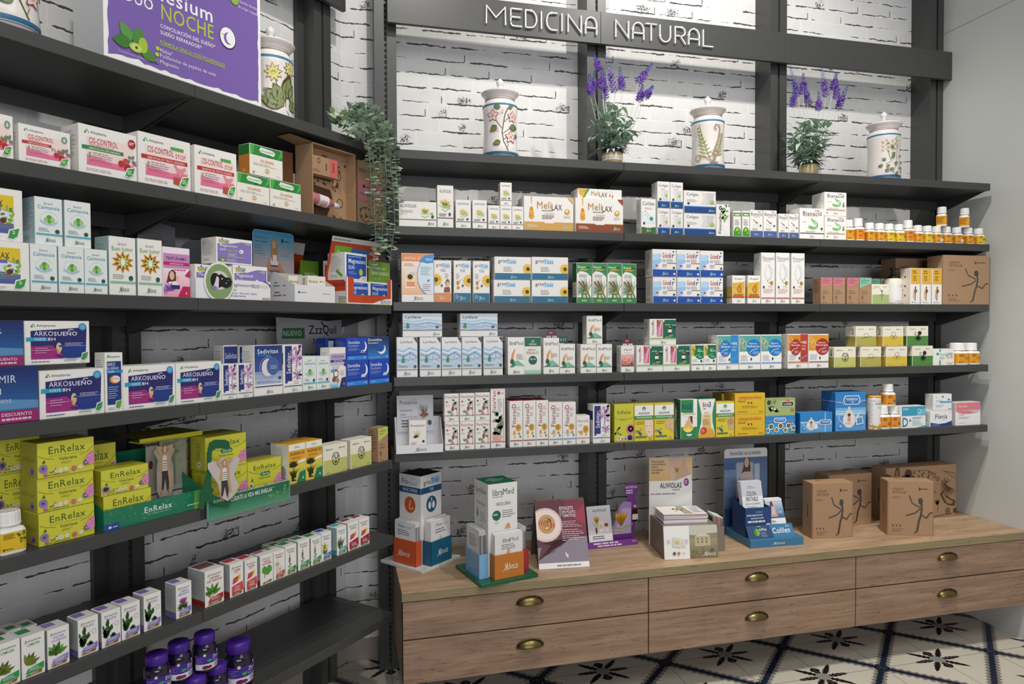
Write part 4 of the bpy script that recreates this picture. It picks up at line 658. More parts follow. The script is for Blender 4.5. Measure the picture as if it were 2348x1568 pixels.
kind('ca', mb, 'medicine box', 'white and aqua carton with green leaf in ripple', .07, '#e9eeea', cal('#4a9ab0', 'Calmansia', leafball), SIDE, '#b4ccd0')
kind('bh', mb, 'medicine box', 'tall white carton with orange daisy print', .07, W, cal('#6aa84c', 'Buen humor', 'f 50 57 20 10 .42 #e8a83c #f0eee6;f 50 57 18 10 .2 #8a4a24 #f0eee6;f 50 57 12 9 .4 #c8d86a #f0eee6;e 41 51 59 63 #f4f2ec;'), SIDE, '#a8c0bc')
kind('trip', mb, 'medicine box', 'pink and magenta carton with smiling woman', .05, '#f4e8ec', 'r 0 70 100 88 #c88ac4;T 10 75 88 83 #3a2a3a TRIPTÁNIMO;r 0 64 100 71 #c8285c;T 24 65.5 74 69.5 #f4e0e8 TRIPTÓFANO TRI;r 0 58 100 64 #c490c8;g 0 0 100 58 #f0a0b8 #f8e4ea;r 34 52 100 58 #f4eef0;l 40 53 96 57 #c8285c 1 .6;q 10 28 20 50 34 56 46 50 46 34 40 26 #5a3026;e 22 34 40 52 #e8b89c;q 6 20 20 30 44 32 60 22 50 18 #f2ece8;e 48 34 56 44 #e8b89c;w 20 12 20 8 20 200 6 #8a5ab0 #b88ad0;r 28 16 60 24 #2a2a6a;q 52 0 72 22 100 22 100 0 #c02058;q 80 44 100 58 100 40 #c02058;q 82 6 88 6 85 12 #f4dce4')
kind('lax', mb, 'medicine box', 'large white carton with yellow and green leafy panel', .09, W, 'g 6 14 84 88 #4a5aa8 #e8c82c;r 6 60 84 88 #e4c42c;q 6 60 50 62 84 54 84 34 40 40 6 44 #dce4ee;T 30 66 64 78 #4a3a5c RELAX;r 20 56 60 63 #6a6ab0;s 56 34 84 66 22 12 #8ab83c #5a8a34 #a8c84c;e 58 34 70 44 #6a2a3c;l 30 22 60 40 #8aa 4 .3;q 70 4 74 22 96 28 92 10 82 2 #f2f4ee;q 72 5 76 20 94 26 90 10 82 4 #3f9a4c;T 80 14 86 20 #f0f4ea 2;l 8 3 66 9 #88a 2 .3')
boi = 'T 6 84 34 94 #3a3a3a BOIRON;r 6 80 34 84.5 #b8cc2c;e 24 82 29 89 #3f8ac4;e 13 94 17 99 #c0302c;k 1 15 84 15 94 #c0302c;'
kind('mag_n', mb, 'medicine box', 'white-edged purple carton with lime capitals and moon', .075, W, 'q 2 5 98 4 98 90 68 90 40 80 2 76 #8a78c0;'+boi+'T 8 62 56 76 #f4f2f6 Magnesium;T 8 49 24 59 #f4f2f6 DUO;t 28 44 58 58 #b8d43c NOCHE;e 62 42 74 60 #f2f2f2;e 65 45 72 57 #8a78c0;e 67 46 74 58 #f2f2f2;l 30 30 62 40 #e8e4f0 3;l 30 24 80 28 #b8d43c 1 .8;e 5 8 24 22 #6a9a3c;e 10 6 20 16 #b8d44c;l 26 6 60 20 #dcd4ec 3;e 76 80 80 86 #b8d43c;l 82 78 96 88 #eee 2')
kind('mag_l', mb, 'medicine box', 'purple-panelled carton inside the low white tray', .075, W, K['mag_n']['spec'])
kind('mag_b', mb, 'medicine box', 'royal blue and white carton with bold white word', .09, W, 'q 4 6 97 4 96 92 5 95 #1f4fae;l 14 86 88 90 #c8d8f0 1 .5;T 14 58 92 80 #f4f6fa Magnesium;T 14 40 42 54 #f4f6fa DUO;l 14 20 56 34 #9ab8e8 4 .3;e 62 18 80 44 #b8d43c;q 60 4 74 16 97 16 97 3 #f1eee8;T 74 6 94 12 #555 BOIRON')
kind('mag_c', mb, 'medicine box', 'blue carton showing in the orange tray window', .06, W, K['mag_b']['spec'])
kind('dorm', mb, 'promo pack', 'dark blue night-sky pack with magenta foot', .09, '#1c2a66', 'g 0 22 100 100 #2a6aa8 #1c2a66;q 0 30 40 44 100 38 100 24 0 24 #5a90bc;T 10 72 68 86 #b8cce4 DORMIR;T 8 52 46 66 #d4e0f0 ACIÓN;T 4 36 60 43 #b8cce4 NOCTURNOS;r 0 0 100 22 #9a2468;T 8 7 34 17 #f0dce8 20%;T 46 12 90 18 #f0dce8 DESCUENTO;l 46 4 90 9 #e0c0d4 1 .8', '')
kind('arko', mb, 'medicine box', 'white carton with night blue and magenta panel', .085, W, 'k 1.5 8 87 12 94 15 87 #4a9a4c;e 8 86 12 90 #4a9a4c;T 17 86 46 93 #4a4a50 Arkopharma;q 8 12 8 78 96 86 94 16 #2a2a6c;q 8 12 8 42 40 44 62 16 56 12 #a02c7c;q 52 40 62 18 94 18 94 50 #243a88;t 13 66 42 77 #eceaf2 ARKO;T 43 66 80 78 #f2f0f6 SUEÑO;k 1.4 66 80 70 81 74 80 #f2f0f6;r 1 54 32 63 #2fa0c4;T 14 55.5 30 61 #d8f0f6 FORTE;T 33 54.5 45 62 #f2f0f6 8H;e 46 26 55 50 #e0c090;q 46 36 48 24 52 22 50 34 #c8a074;e 50 39 55 44 #2a4a88;l 60 40 90 50 #c4c8e4 3 .4;l 14 24 40 40 #d8a0c8 3 .35;k .6 8 33 45 33 #e0b8d4;k .6 56 42 94 42 #b8c4e4;h 42 12 100 40 200 330 #243a88;e 82 78 95 96 #3f8ac4;e 84 81 93 93 #6ab0d8;q 84 6 87 24 98 28 96 12 90 4 #f2f4ee;q 85 8 88 22 97 26 95 12 90 6 #3f9a5c;l 8 4 36 8 #4a4a90 1 .5;l 58 5 80 10 #8a9 1 .5')
kind('arkf', mb, 'medicine box', 'slim white carton with navy panel and orange ring', .05, W, 'k 1.5 10 92 18 97 24 92 #4a9a4c;T 26 91 86 96 #4a4a50 Arkopharma;r 8 12 92 86 #1f3a78;T 10 78 56 84 #dce0f0 ARKO;T 10 72 78 77 #f0f0f6 SUEÑO;r 6 66 100 71 #2f8ad8;T 12 67 50 70 #dff FLASH;e 22 48 86 62 #e8963c;e 34 50 84 61 #f0ece4;T 38 54 78 58 #e0863c RAPIDA;l 12 22 76 44 #b8c4e4 6 .3;q 50 6 56 18 96 20 90 8 70 2 #f2f4ee;q 54 7 60 17 92 19 86 8 72 4 #5aa83c;l 10 3 50 8 #88a 2')
kind('sed_n', mb, 'medicine box', 'large navy carton with glowing crescent moon', .06, W, 'g 0 22 100 100 #c4d0e4 #24387c;g 0 48 100 100 #3f5a9c #24387c;T 10 84 86 93 #f0f2f6 Sedivitax;T 12 78 58 83 #3fb0d8 ProNight;c 16 34 84 78 1.4 #8aa4d4;e 24 38 70 74 #e8dce4;e 42 40 88 76 #4a64a4;l 56 52 82 60 #c4d0e8 2;e 84 30 96 37 #2f5a5a;l 6 24 94 30 #5a6a8a 2 .3;r 0 17 100 19 #2a3a72;'+ab('#4a5a6a', 42, 64, 4, 11))
kind('sed_s', mb, 'medicine box', 'small carton with navy strip and mauve passionflower', .05, W, sv+ab('#6fae9c', 40, 72, 3, 10))
kind('sed_b', mb, 'medicine box', 'shaded navy-topped carton standing behind the small flower cartons', .05, W, 'r 0 62 100 98 #27397a;T 8 74 96 86 #c8cce0 Sedivitax;s 20 30 90 60 14 14 #b98ac0 #6a3a5c;r 0 0 100 20 #e0dede')
kind('sono', mb, 'medicine box', 'white and lilac carton with halved coconut print', .05, W, 'r 0 70 100 86 #c0aed8;T 8 74 90 83 #3a2a4a SOÑODINA;r 0 64 100 70 #4a3a78;T 24 65 80 69 #e8e0f0 MELATONINA;r 0 56 100 64 #c8bce0;l 10 46 60 54 #999 2;g 0 0 50 16 #5ab0e4 #e4f0f6;e 18 24 52 46 #6a4030;e 22 28 48 42 #f0ece8;e 10 14 34 28 #8a5a44;e 34 12 56 24 #b08a70;r 2 40 26 46 #4fa0e0;q 56 0 72 24 100 26 100 0 #3a2f6a;q 84 56 100 70 100 52 #3a2f6a;l 60 30 92 44 #99a 4 .3;q 82 6 88 6 85 13 #e4e0ee')
dm = 'T 6 74 62 88 #f0f2f6 Dormidina;t 6 61 58 70 #c8d4ec Doxilamina;l 6 42 66 56 #a8b8e0 3 .3;'
kind('do', mb, 'medicine box', 'vivid blue carton with white crescent and stars', .055, '#1f48b4', 'r 0 0 100 18 #2f8ae0;'+dm+'e 66 36 98 84 #eef0f4;e 60 40 90 88 #1f48b4;w 76 34 14 7 0 180 5 #e4ecf6;r 0 22 100 26 #2f3a90;l 8 6 34 12 #cfe4fa 2;l 80 7 94 12 #cfe4fa 1 .6')
kind('do_n', mb, 'medicine box', 'night blue gradient carton with tilted white crescent', .055, '#1f3f9a', 'g 0 0 100 100 #2f8ae0 #1a2a5c;T 2 82 66 94 #f0f2f6 Dormidina;T 2 70 62 78 #e8ecf4 Doxilamina;e 44 22 84 68 #eef0f4;e 38 32 78 76 #24529c;l 4 6 60 12 #9ac8f4 2;l 84 8 96 13 #cfe4fa 1 .6')
kind('do_b', mb, 'medicine box', 'dark-striped blue carton seen behind the crescent cartons', .055, '#1f48b4', 'r 8 0 44 100 #14162c;r 10 80 42 96 #c4c8d4;r 54 0 96 100 #14162c;r 56 80 94 96 #c4c8d4')
en = 'T 18 66 84 88 #556c30 EnRelax;l 18 58 84 62 #a8a83c 1 .5;T 36 44 68 54 #4a5a34 Valeriana;l 40 32 62 40 #7a8a3c 2;k 1.2 0 64 14 54 28 50 #5a7a34;k 1.2 100 76 88 60 74 52 #5a7a34;f 8 26 15 16 .3 #8a7ab8 #4a4a1c;q 6 42 10 52 12 42 #2f5a2c;s 2 4 18 14 8 9 #d88ab0 #c47aa0;s 18 12 30 24 5 10 #5a8a3c;f 38 14 9 7 .5 #f0ece4 #d9b83c;f 48 16 8 7 .5 #f0ece4 #d9b83c;f 30 14 7 7 .5 #e4d8e0 #d9b83c;f 62 14 9 9 .5 #cc5a88 #e8a0b8;f 74 15 8 7 .5 #f0ece4 #d9b83c;f 84 26 10 16 .3 #6a5a9c #d8d0c0;q 82 40 92 54 100 60 100 22 90 18 #d88ab4;s 86 24 100 58 18 7 #e8a8c8 #c86a9c;l 8 3 80 7 #5a6a2c 1 .5'
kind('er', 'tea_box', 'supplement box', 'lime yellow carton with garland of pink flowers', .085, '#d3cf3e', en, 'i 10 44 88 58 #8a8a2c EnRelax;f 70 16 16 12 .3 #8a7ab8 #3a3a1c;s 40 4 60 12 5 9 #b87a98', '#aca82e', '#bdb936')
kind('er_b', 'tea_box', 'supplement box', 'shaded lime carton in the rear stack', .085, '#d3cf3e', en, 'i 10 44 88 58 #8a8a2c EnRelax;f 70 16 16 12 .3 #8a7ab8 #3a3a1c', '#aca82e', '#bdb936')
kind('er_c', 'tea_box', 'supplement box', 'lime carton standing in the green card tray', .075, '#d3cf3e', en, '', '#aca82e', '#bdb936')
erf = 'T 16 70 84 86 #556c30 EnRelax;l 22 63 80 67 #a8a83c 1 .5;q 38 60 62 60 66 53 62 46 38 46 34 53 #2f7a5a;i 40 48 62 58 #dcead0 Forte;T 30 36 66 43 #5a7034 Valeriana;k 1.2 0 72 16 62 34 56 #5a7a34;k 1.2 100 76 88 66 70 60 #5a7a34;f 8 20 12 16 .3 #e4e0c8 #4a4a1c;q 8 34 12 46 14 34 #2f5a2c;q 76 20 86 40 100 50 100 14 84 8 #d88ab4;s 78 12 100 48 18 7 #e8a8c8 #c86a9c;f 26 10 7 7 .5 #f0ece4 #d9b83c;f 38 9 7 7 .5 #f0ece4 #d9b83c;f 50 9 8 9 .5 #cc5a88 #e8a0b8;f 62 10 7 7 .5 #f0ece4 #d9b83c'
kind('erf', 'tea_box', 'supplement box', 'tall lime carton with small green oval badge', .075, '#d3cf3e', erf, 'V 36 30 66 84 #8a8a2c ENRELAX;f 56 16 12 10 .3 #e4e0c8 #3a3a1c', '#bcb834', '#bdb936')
kind('vleo', mb, 'medicine box', 'yellow and white carton with black root drawing', .09, '#e4c83c', 'r 0 0 100 100 #e0cc4c;r 0 54 100 84 #e8a82c;r 0 84 100 100 #f0efe9;l 34 89 70 95 #7a9a7a 2 .5;T 6 72 96 80 #3a3424 VALERIANA LEO;l 14 62 88 68 #8a6a24 2;q 56 56 100 60 100 52 56 50 #f0efe9;w 26 42 20 9 20 160 5 #2a3018 #1c2410;w 26 10 34 7 60 120 3 #23280f #33381c;s 16 8 38 34 14 9 #23280f;k 1.4 26 8 26 44 #23280f;q 60 36 90 36 90 26 60 26 #b4c850;q 44 0 64 26 100 30 100 0 #1f7a54;q 80 8 88 8 84 16 #e8f0e4', BAR, '#e9e8e2', '#e8a82c')
kind('mel', mb, 'supplement box', 'cream and lime carton with clock drawing, left wall', .055, '#efe9d6', cream('#c3c473', 'Melatonina', CK), '', '#d8d2b8')
kind('kr_y', mb, 'supplement box', 'small kraft carton with lime slanted top in corner', .055, KRAFT, krb('#c4cc5c'), 'l 12 30 90 94 #5a4030 10 .25', None, KRAFT)
def phy(c, word, art, c2='#8a6a2c'): return ark.replace('T 19 83 46 90', 'T 24 84 84 90').replace('8 84 13 91 17 84', '12 84 17 91 21 84').replace('e 8 83 12 87', 'e 11 83 15 87')+f'T 22 75 78 82 {c} {word};'+art+f'q 12 9 24 22 96 28 96 13 30 10 {c};l 28 14 88 23 #f0eef4 3 .35;q 10 3 20 8 90 12 84 4 {c2};l 34 5 70 9 #e8d8b8 1 .5'
def phys(c): return f'r 0 0 100 14 {c};r 0 14 100 17 #8a6a3a;l 12 30 86 88 #9a9c9c 12 .28'
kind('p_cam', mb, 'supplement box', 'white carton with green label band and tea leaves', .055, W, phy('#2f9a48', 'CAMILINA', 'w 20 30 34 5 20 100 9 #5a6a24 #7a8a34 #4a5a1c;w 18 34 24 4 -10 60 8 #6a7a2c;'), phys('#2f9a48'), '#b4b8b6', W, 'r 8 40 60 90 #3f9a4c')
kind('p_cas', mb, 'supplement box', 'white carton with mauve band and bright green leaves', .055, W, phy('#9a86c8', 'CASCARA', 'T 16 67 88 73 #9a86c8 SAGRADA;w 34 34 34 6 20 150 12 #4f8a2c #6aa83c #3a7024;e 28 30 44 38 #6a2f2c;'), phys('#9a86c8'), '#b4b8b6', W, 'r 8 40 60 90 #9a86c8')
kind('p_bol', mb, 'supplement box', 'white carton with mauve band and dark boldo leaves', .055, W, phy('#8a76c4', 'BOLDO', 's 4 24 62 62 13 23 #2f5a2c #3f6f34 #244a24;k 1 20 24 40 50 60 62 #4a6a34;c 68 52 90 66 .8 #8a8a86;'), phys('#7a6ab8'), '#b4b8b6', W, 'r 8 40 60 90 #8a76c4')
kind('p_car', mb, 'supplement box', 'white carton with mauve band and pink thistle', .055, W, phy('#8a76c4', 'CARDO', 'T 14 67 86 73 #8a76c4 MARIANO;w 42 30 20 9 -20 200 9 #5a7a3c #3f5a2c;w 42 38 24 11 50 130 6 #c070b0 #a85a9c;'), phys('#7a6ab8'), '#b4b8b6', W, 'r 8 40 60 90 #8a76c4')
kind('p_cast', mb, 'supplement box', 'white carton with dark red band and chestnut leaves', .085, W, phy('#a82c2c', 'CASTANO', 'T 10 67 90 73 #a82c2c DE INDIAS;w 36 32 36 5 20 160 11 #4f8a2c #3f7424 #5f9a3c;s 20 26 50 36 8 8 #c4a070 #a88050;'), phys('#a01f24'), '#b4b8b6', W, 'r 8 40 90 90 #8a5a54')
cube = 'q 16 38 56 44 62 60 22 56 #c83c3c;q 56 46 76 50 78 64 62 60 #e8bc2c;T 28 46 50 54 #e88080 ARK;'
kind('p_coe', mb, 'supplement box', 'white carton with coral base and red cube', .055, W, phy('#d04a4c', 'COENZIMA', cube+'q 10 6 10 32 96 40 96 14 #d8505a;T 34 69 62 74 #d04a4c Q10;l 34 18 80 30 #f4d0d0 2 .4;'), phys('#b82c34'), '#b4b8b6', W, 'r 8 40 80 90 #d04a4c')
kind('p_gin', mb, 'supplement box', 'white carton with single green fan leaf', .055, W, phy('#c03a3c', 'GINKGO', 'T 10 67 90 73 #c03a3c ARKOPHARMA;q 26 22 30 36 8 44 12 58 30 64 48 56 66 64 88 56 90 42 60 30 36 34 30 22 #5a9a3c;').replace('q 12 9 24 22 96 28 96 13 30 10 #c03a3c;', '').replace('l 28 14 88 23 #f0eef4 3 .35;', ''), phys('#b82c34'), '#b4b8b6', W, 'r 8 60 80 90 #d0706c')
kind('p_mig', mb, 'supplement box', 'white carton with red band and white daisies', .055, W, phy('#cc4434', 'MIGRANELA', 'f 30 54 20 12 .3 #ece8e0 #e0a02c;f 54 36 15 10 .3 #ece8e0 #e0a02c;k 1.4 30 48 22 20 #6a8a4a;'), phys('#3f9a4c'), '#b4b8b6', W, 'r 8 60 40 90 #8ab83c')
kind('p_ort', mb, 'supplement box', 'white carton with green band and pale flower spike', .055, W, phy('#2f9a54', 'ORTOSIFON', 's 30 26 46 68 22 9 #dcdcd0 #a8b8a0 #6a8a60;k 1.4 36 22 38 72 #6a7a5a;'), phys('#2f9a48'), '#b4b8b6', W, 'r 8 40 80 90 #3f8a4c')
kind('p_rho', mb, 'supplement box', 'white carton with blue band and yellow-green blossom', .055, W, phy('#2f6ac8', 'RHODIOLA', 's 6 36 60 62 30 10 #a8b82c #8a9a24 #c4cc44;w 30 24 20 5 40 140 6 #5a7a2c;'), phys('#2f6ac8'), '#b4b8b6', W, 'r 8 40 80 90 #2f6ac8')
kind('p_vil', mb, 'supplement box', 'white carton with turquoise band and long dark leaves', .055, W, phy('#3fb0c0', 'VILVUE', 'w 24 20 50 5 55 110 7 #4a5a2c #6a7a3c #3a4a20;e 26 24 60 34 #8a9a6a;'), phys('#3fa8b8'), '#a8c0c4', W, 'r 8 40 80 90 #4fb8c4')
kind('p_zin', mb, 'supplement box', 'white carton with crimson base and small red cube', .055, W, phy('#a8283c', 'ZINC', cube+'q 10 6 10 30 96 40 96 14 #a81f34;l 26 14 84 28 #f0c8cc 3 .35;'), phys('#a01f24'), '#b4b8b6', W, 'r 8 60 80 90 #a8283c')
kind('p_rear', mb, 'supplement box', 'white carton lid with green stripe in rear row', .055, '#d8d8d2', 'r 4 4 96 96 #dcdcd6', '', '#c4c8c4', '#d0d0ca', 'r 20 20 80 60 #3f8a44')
# ------------------------------------------------------------------ placing the cartons
kmesh = {}; placed = {}
def carton_mesh(k, w, h):
    d = K[k]; m = Mesh(); b = d['base']; bm = b if not isinstance(b, str) else M(b)
    mats = {}
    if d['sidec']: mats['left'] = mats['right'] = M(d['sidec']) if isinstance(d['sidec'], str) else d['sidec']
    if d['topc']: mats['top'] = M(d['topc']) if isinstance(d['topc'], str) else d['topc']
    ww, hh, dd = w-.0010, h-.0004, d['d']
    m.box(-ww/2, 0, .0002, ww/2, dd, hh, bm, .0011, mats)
    if d['spec']: paint(m, d['spec'], front(ww-.003, hh-.003, -ww/2+.0015, 0, .0015), seed=len(k)*7+ord(k[0]))
    if d['side']: paint(m, d['side'], frame((-ww/2, dd-.002, .0015), (0, -1, 0), (0, 0, 1), dd-.004, hh-.003), seed=3)
    if d['tspec']: paint(m, d['tspec'], topside(ww, dd, hh))
    # tuck flap line on the lid and the glued edge at the back of the side
    e = M('#8d8c88') if not isinstance(b, str) else M('#b9b7b0')
    m.box(-ww/2+.002, .0004, hh+.0000, ww/2-.002, .0009, hh+.0002, e)
    m.box(-ww/2-.0001, dd*.86, .002, -ww/2+.0001, dd*.86+.0005, hh-.002, e)
    return m.data(d['nm'])
def rank(i, n, pos):
    if n == 1: return ''
    if n == 2: return ('left one' if i == 0 else 'right one')
    if i == n-1: return 'rightmost of '+['three', 'four', 'five', 'six'][n-3] if n < 7 else 'rightmost'
    return ORD[i]
def row(k, wall, sh, items, off=.012, up=False, pos='', z0=None, ytop_at=0, label=None):
    d = K[k]; n = len(items)
    for i, it in enumerate(items):
        xl, xr, yt = it
        if wall == 'R':
            A = onY(xl, yt, DY+off); B = onY(xr, yt, DY+off); a0, a1, zt = A[0], B[0], A[2]; base = ZR[sh]
        else:
            a0, zt = onL(xl, yt, off); a1, _ = onL(xr, yt, off); base = ZL[sh]
        if up:
            tops = [p[4] for p in placed.get((wall, sh), []) if p[0] < a1-.006 and p[1] > a0+.006 and p[2] < off+d['d']-.004 and p[3] > off+.004 and p[4] < zt-.01]
            if tops: base = max(tops)
        if z0 is not None: base = z0
        w, h = a1-a0, zt-base
        if k not in kmesh: kmesh[k] = (carton_mesh(k, w, h), w, h)
        me, kw, kh = kmesh[k]
        o = bpy.data.objects.new(d['nm'], me); COL.objects.link(o)
        o.scale = (w/kw, 1, h/kh)
        if wall == 'R': o.location = ((a0+a1)/2, DY+off, base)
        else: o.location = LP((a0+a1)/2, off, base); o.rotation_euler = (0, 0, math.pi/4)
        placed.setdefault((wall, sh), []).append((a0, a1, off, off+d['d'], base+h))
        r = rank(i, n, pos); lab = label or d['desc']
        if r or pos: lab += ', '+(r+' ' if r else '')+(('in ' if r and pos.startswith('the') else '')+pos)
        tag(o, lab.strip().rstrip(','), d['cat'], d['desc']+'s' if n > 1 else None)
    return o
R, L = 'R', 'L'
# right wall, second shelf
row('al_w', R, 1, [(914, 1001, 460)]); row('al_t', R, 1, [(1002, 1039.5, 424)])
row('al_m', R, 1, [(1044.4, 1079.9, 457), (1083, 1116.4, 457.7)])
row('al_s', R, 1, [(1119, 1146, 470.4), (1146.5, 1173.5, 471), (1173.9, 1200.2, 472.7)], pos='the lower row')
row('al_s', R, 1, [(1146.5, 1173.6, 417.5)], up=True, pos='perched on top of the row')
row('me_p', R, 1, [(1200.8, 1315, 448.3)]); row('me_a', R, 1, [(1319, 1429, 452.4)])
row('me_f', R, 1, [(1324, 1426, 431)], off=.02, up=True)
row('co_l', R, 1, [(1469.7, 1504, 454.8)])
row('cg_t', R, 1, [(1507.3, 1536.3, 476.7), (1537, 1566.4, 478)], pos='the lower row'); row('cg_t', R, 1, [(1507.3, 1536.3, 415.3), (1537, 1566.4, 417)], up=True, pos='the upper row')
row('cg_w', R, 1, [(1568.2, 1641.8, 487.9)], pos='lower of the two'); row('cg_w', R, 1, [(1568.2, 1641.8, 435.8)], up=True, pos='upper of the two')
row('fino', R, 1, [(1642.4, 1674.5, 467.5)])
row('grsl', R, 1, [(1681.7, 1699.5, 482.8), (1702, 1719, 482.8)])
row('bi_t', R, 1, [(1719.8, 1749.5, 480.7), (1750.5, 1781.4, 481.5)]); row('bi_s', R, 1, [(1785.3, 1808.4, 489.3), (1808.8, 1831.5, 490)])
row('bi_l', R, 1, [(1833.9, 1890, 476.2)]); row('bi_o', R, 1, [(1891, 1941, 494.6)], pos='lower of the two'); row('bi_o', R, 1, [(1890.4, 1941.4, 439.4)], up=True, pos='upper of the two')
# third shelf
row('gr_k', R, 2, [(919.8, 994.4, 579.8)]); row('gr_o', R, 2, [(994.8, 1035, 596.3)]); row('gr_b', R, 2, [(1040, 1079.6, 596.8), (1084.3, 1122.8, 597.8)])
row('gr_w', R, 2, [(1131.7, 1216, 641), (1219, 1302.7, 641.5)], pos='the lower row'); row('gr_w', R, 2, [(1133.4, 1218, 587.7), (1219, 1303, 588.4)], up=True, pos='the upper row')
row('bron', R, 2, [(1322, 1356.5, 601.5), (1357.8, 1391, 602), (1392.3, 1425.7, 602.7), (1426.2, 1459.5, 604)], pos='the front row')
row('bron', R, 2, [(1337, 1370, 603)], off=.075, label='rear green-topped white carton peeking out behind the branch-print cartons')
row('gola', R, 2, [(1497, 1551, 634.3), (1552.8, 1605.9, 635), (1606.4, 1658.3, 635.4)], pos='the lower row'); row('gola', R, 2, [(1495.7, 1550.6, 570.6), (1551.5, 1605, 572), (1605.5, 1659, 574)], up=True, pos='the upper row')
row('prop', R, 2, [(1679, 1709, 631), (1714.5, 1744, 631)]); row('fito', R, 2, [(1745.5, 1777.3, 578.5), (1779.6, 1811, 579), (1814.8, 1845.4, 580)])
row('kr_p', R, 2, [(1882.3, 1909.5, 635.6), (1910.8, 1938.6, 635.8), (1942.6, 1970.2, 636)], pos='the front row'); row('kr_g', R, 2, [(1970.9, 1998.9, 636)], pos='at the end of the pink row')
row('kr_g', R, 2, [(1992, 2019, 638), (2020, 2038, 638.5)], off=.11, pos='behind the runner carton')
row('kr_p', R, 2, [(1884, 1908, 637)], off=.10, label='rear kraft carton hidden in shade behind the pink-topped kraft cartons')
row('cr_g', R, 2, [(1999.9, 2039, 651)], off=.008)
row('yl_w', R, 2, [(2088, 2110, 614), (2113, 2135.4, 614.5), (2138, 2160.4, 615)])
row('kr_l', R, 2, [(2163.8, 2269.3, 584)], off=.006, pos='on the third shelf'); row('kr_r', R, 2, [(2053.6, 2128.3, 591.3)], off=.19, pos='behind the mustard-topped cartons')
# fourth shelf
row('ly_t', R, 3, [(909, 957.3, 773), (962, 1011, 773), (1012.3, 1058, 773), (1058.9, 1104.3, 772.5), (1108.3, 1152.8, 771.5)])
row('ly_w', R, 3, [(922.8, 1013.7, 718), (1054.7, 1141, 718.4)], up=True)
row('li_k', R, 3, [(1164, 1240.9, 773)]); row('li_b', R, 3, [(1245.8, 1282.4, 774.5)]); row('li_s', R, 3, [(1282.9, 1319, 788.5)], pos='beside the taller one')
row('li_s', R, 3, [(1331, 1367, 789), (1367.9, 1403.7, 789)], pos='under a third one'); row('li_s', R, 3, [(1345, 1381.5, 723.4)], up=True, pos='topmost of its pile')
row('adi', R, 3, [(1423.7, 1454.3, 792.4)])
row('imm', R, 3, [(1459.4, 1520.5, 792), (1520.9, 1582, 791)], pos='the lower row'); row('imm', R, 3, [(1489.3, 1550.6, 731)], up=True, pos='topmost of the pile')
row('men', R, 3, [(1585.6, 1613.9, 790), (1614.4, 1642.5, 789)]); row('re_k', R, 3, [(1644.3, 1694.2, 768)]); row('re', R, 3, [(1695, 1744, 767.4), (1744.9, 1792.7, 767)])
row('en_k', R, 3, [(1806.4, 1853.4, 765.4)]); row('en', R, 3, [(1854, 1900.6, 765.6)])
row('cr_m', R, 3, [(1912.7, 1962.8, 795.8)], pos='on the right wall'); row('cr_s', R, 3, [(1973, 2021, 795)], pos='lower one'); row('cr_y', R, 3, [(2032, 2080.7, 794.6)], pos='lower one'); row('cr_d', R, 3, [(2092, 2139.6, 793)], pos='lower one')
row('cr_s', R, 3, [(1962.3, 2009.7, 747.5)], up=True, pos='upper one'); row('cr_y', R, 3, [(2024.5, 2072, 748)], up=True, pos='upper one'); row('cr_d', R, 3, [(2079.5, 2129, 747.4)], up=True, pos='upper one')
row('armo', R, 3, [(2140.5, 2188.5, 799.8)])
# fifth shelf
row('fi', R, 4, [(1020, 1053.2, 967.5), (1054.5, 1088.3, 966.6), (1089.3, 1123.4, 965)], pos='the lower row'); row('fi', R, 4, [(1018.4, 1052.3, 902.8), (1053.6, 1088.3, 901.6), (1089.3, 1123.2, 900)], up=True, pos='the upper row')
row('fi_g', R, 4, [(1124.5, 1158.4, 891)]); row('fd_r', R, 4, [(1168, 1198.3, 919.3), (1198.7, 1228.6, 918.4), (1229, 1257.2, 917.5)]); row('fd_b', R, 4, [(1258, 1289.3, 922.4), (1289.8, 1320.6, 922)])
row('fd_s', R, 4, [(1321.4, 1352.4, 953)]); row('sed_r', R, 4, [(1359.5, 1399.4, 928)]); row('er_t', R, 4, [(1408.4, 1453.8, 926.8)]); row('aq_t', R, 4, [(1454.3, 1499, 925.8)]); row('aq_d', R, 4, [(1500, 1545.6, 924.5)])
row('b3_c', R, 4, [(1560.6, 1599.4, 916)]); row('b3_d', R, 4, [(1599.8, 1641, 914.7)]); row('aq_g', R, 4, [(1641.6, 1684, 921.3)])
row('herb', R, 4, [(1685, 1754.6, 950.7)], pos='lower front one'); row('herb', R, 4, [(1684.8, 1754.6, 902.3)], up=True, pos='upper front one')
row('herb', R, 4, [(1655, 1720, 951)], off=.105, pos='lower one in the rear'); row('herb', R, 4, [(1655, 1720, 902.5)], off=.105, up=True, pos='upper one in the rear')
row('leo_b', R, 4, [(1755.2, 1823.8, 954.6)]); row('leo_g', R, 4, [(1755.2, 1823.8, 914)], up=True)
row('ma_s', R, 4, [(1834.7, 1909, 947)]); row('ma_b', R, 4, [(1915.6, 1986, 899.8)]); row('dplus', R, 4, [(2067.2, 2123, 931.8)])
row('flav', R, 4, [(2133.3, 2183.3, 942)]); row('cuml', R, 4, [(2139.7, 2182.7, 904)], up=True); row('sare', R, 4, [(2191.4, 2248.7, 923)])
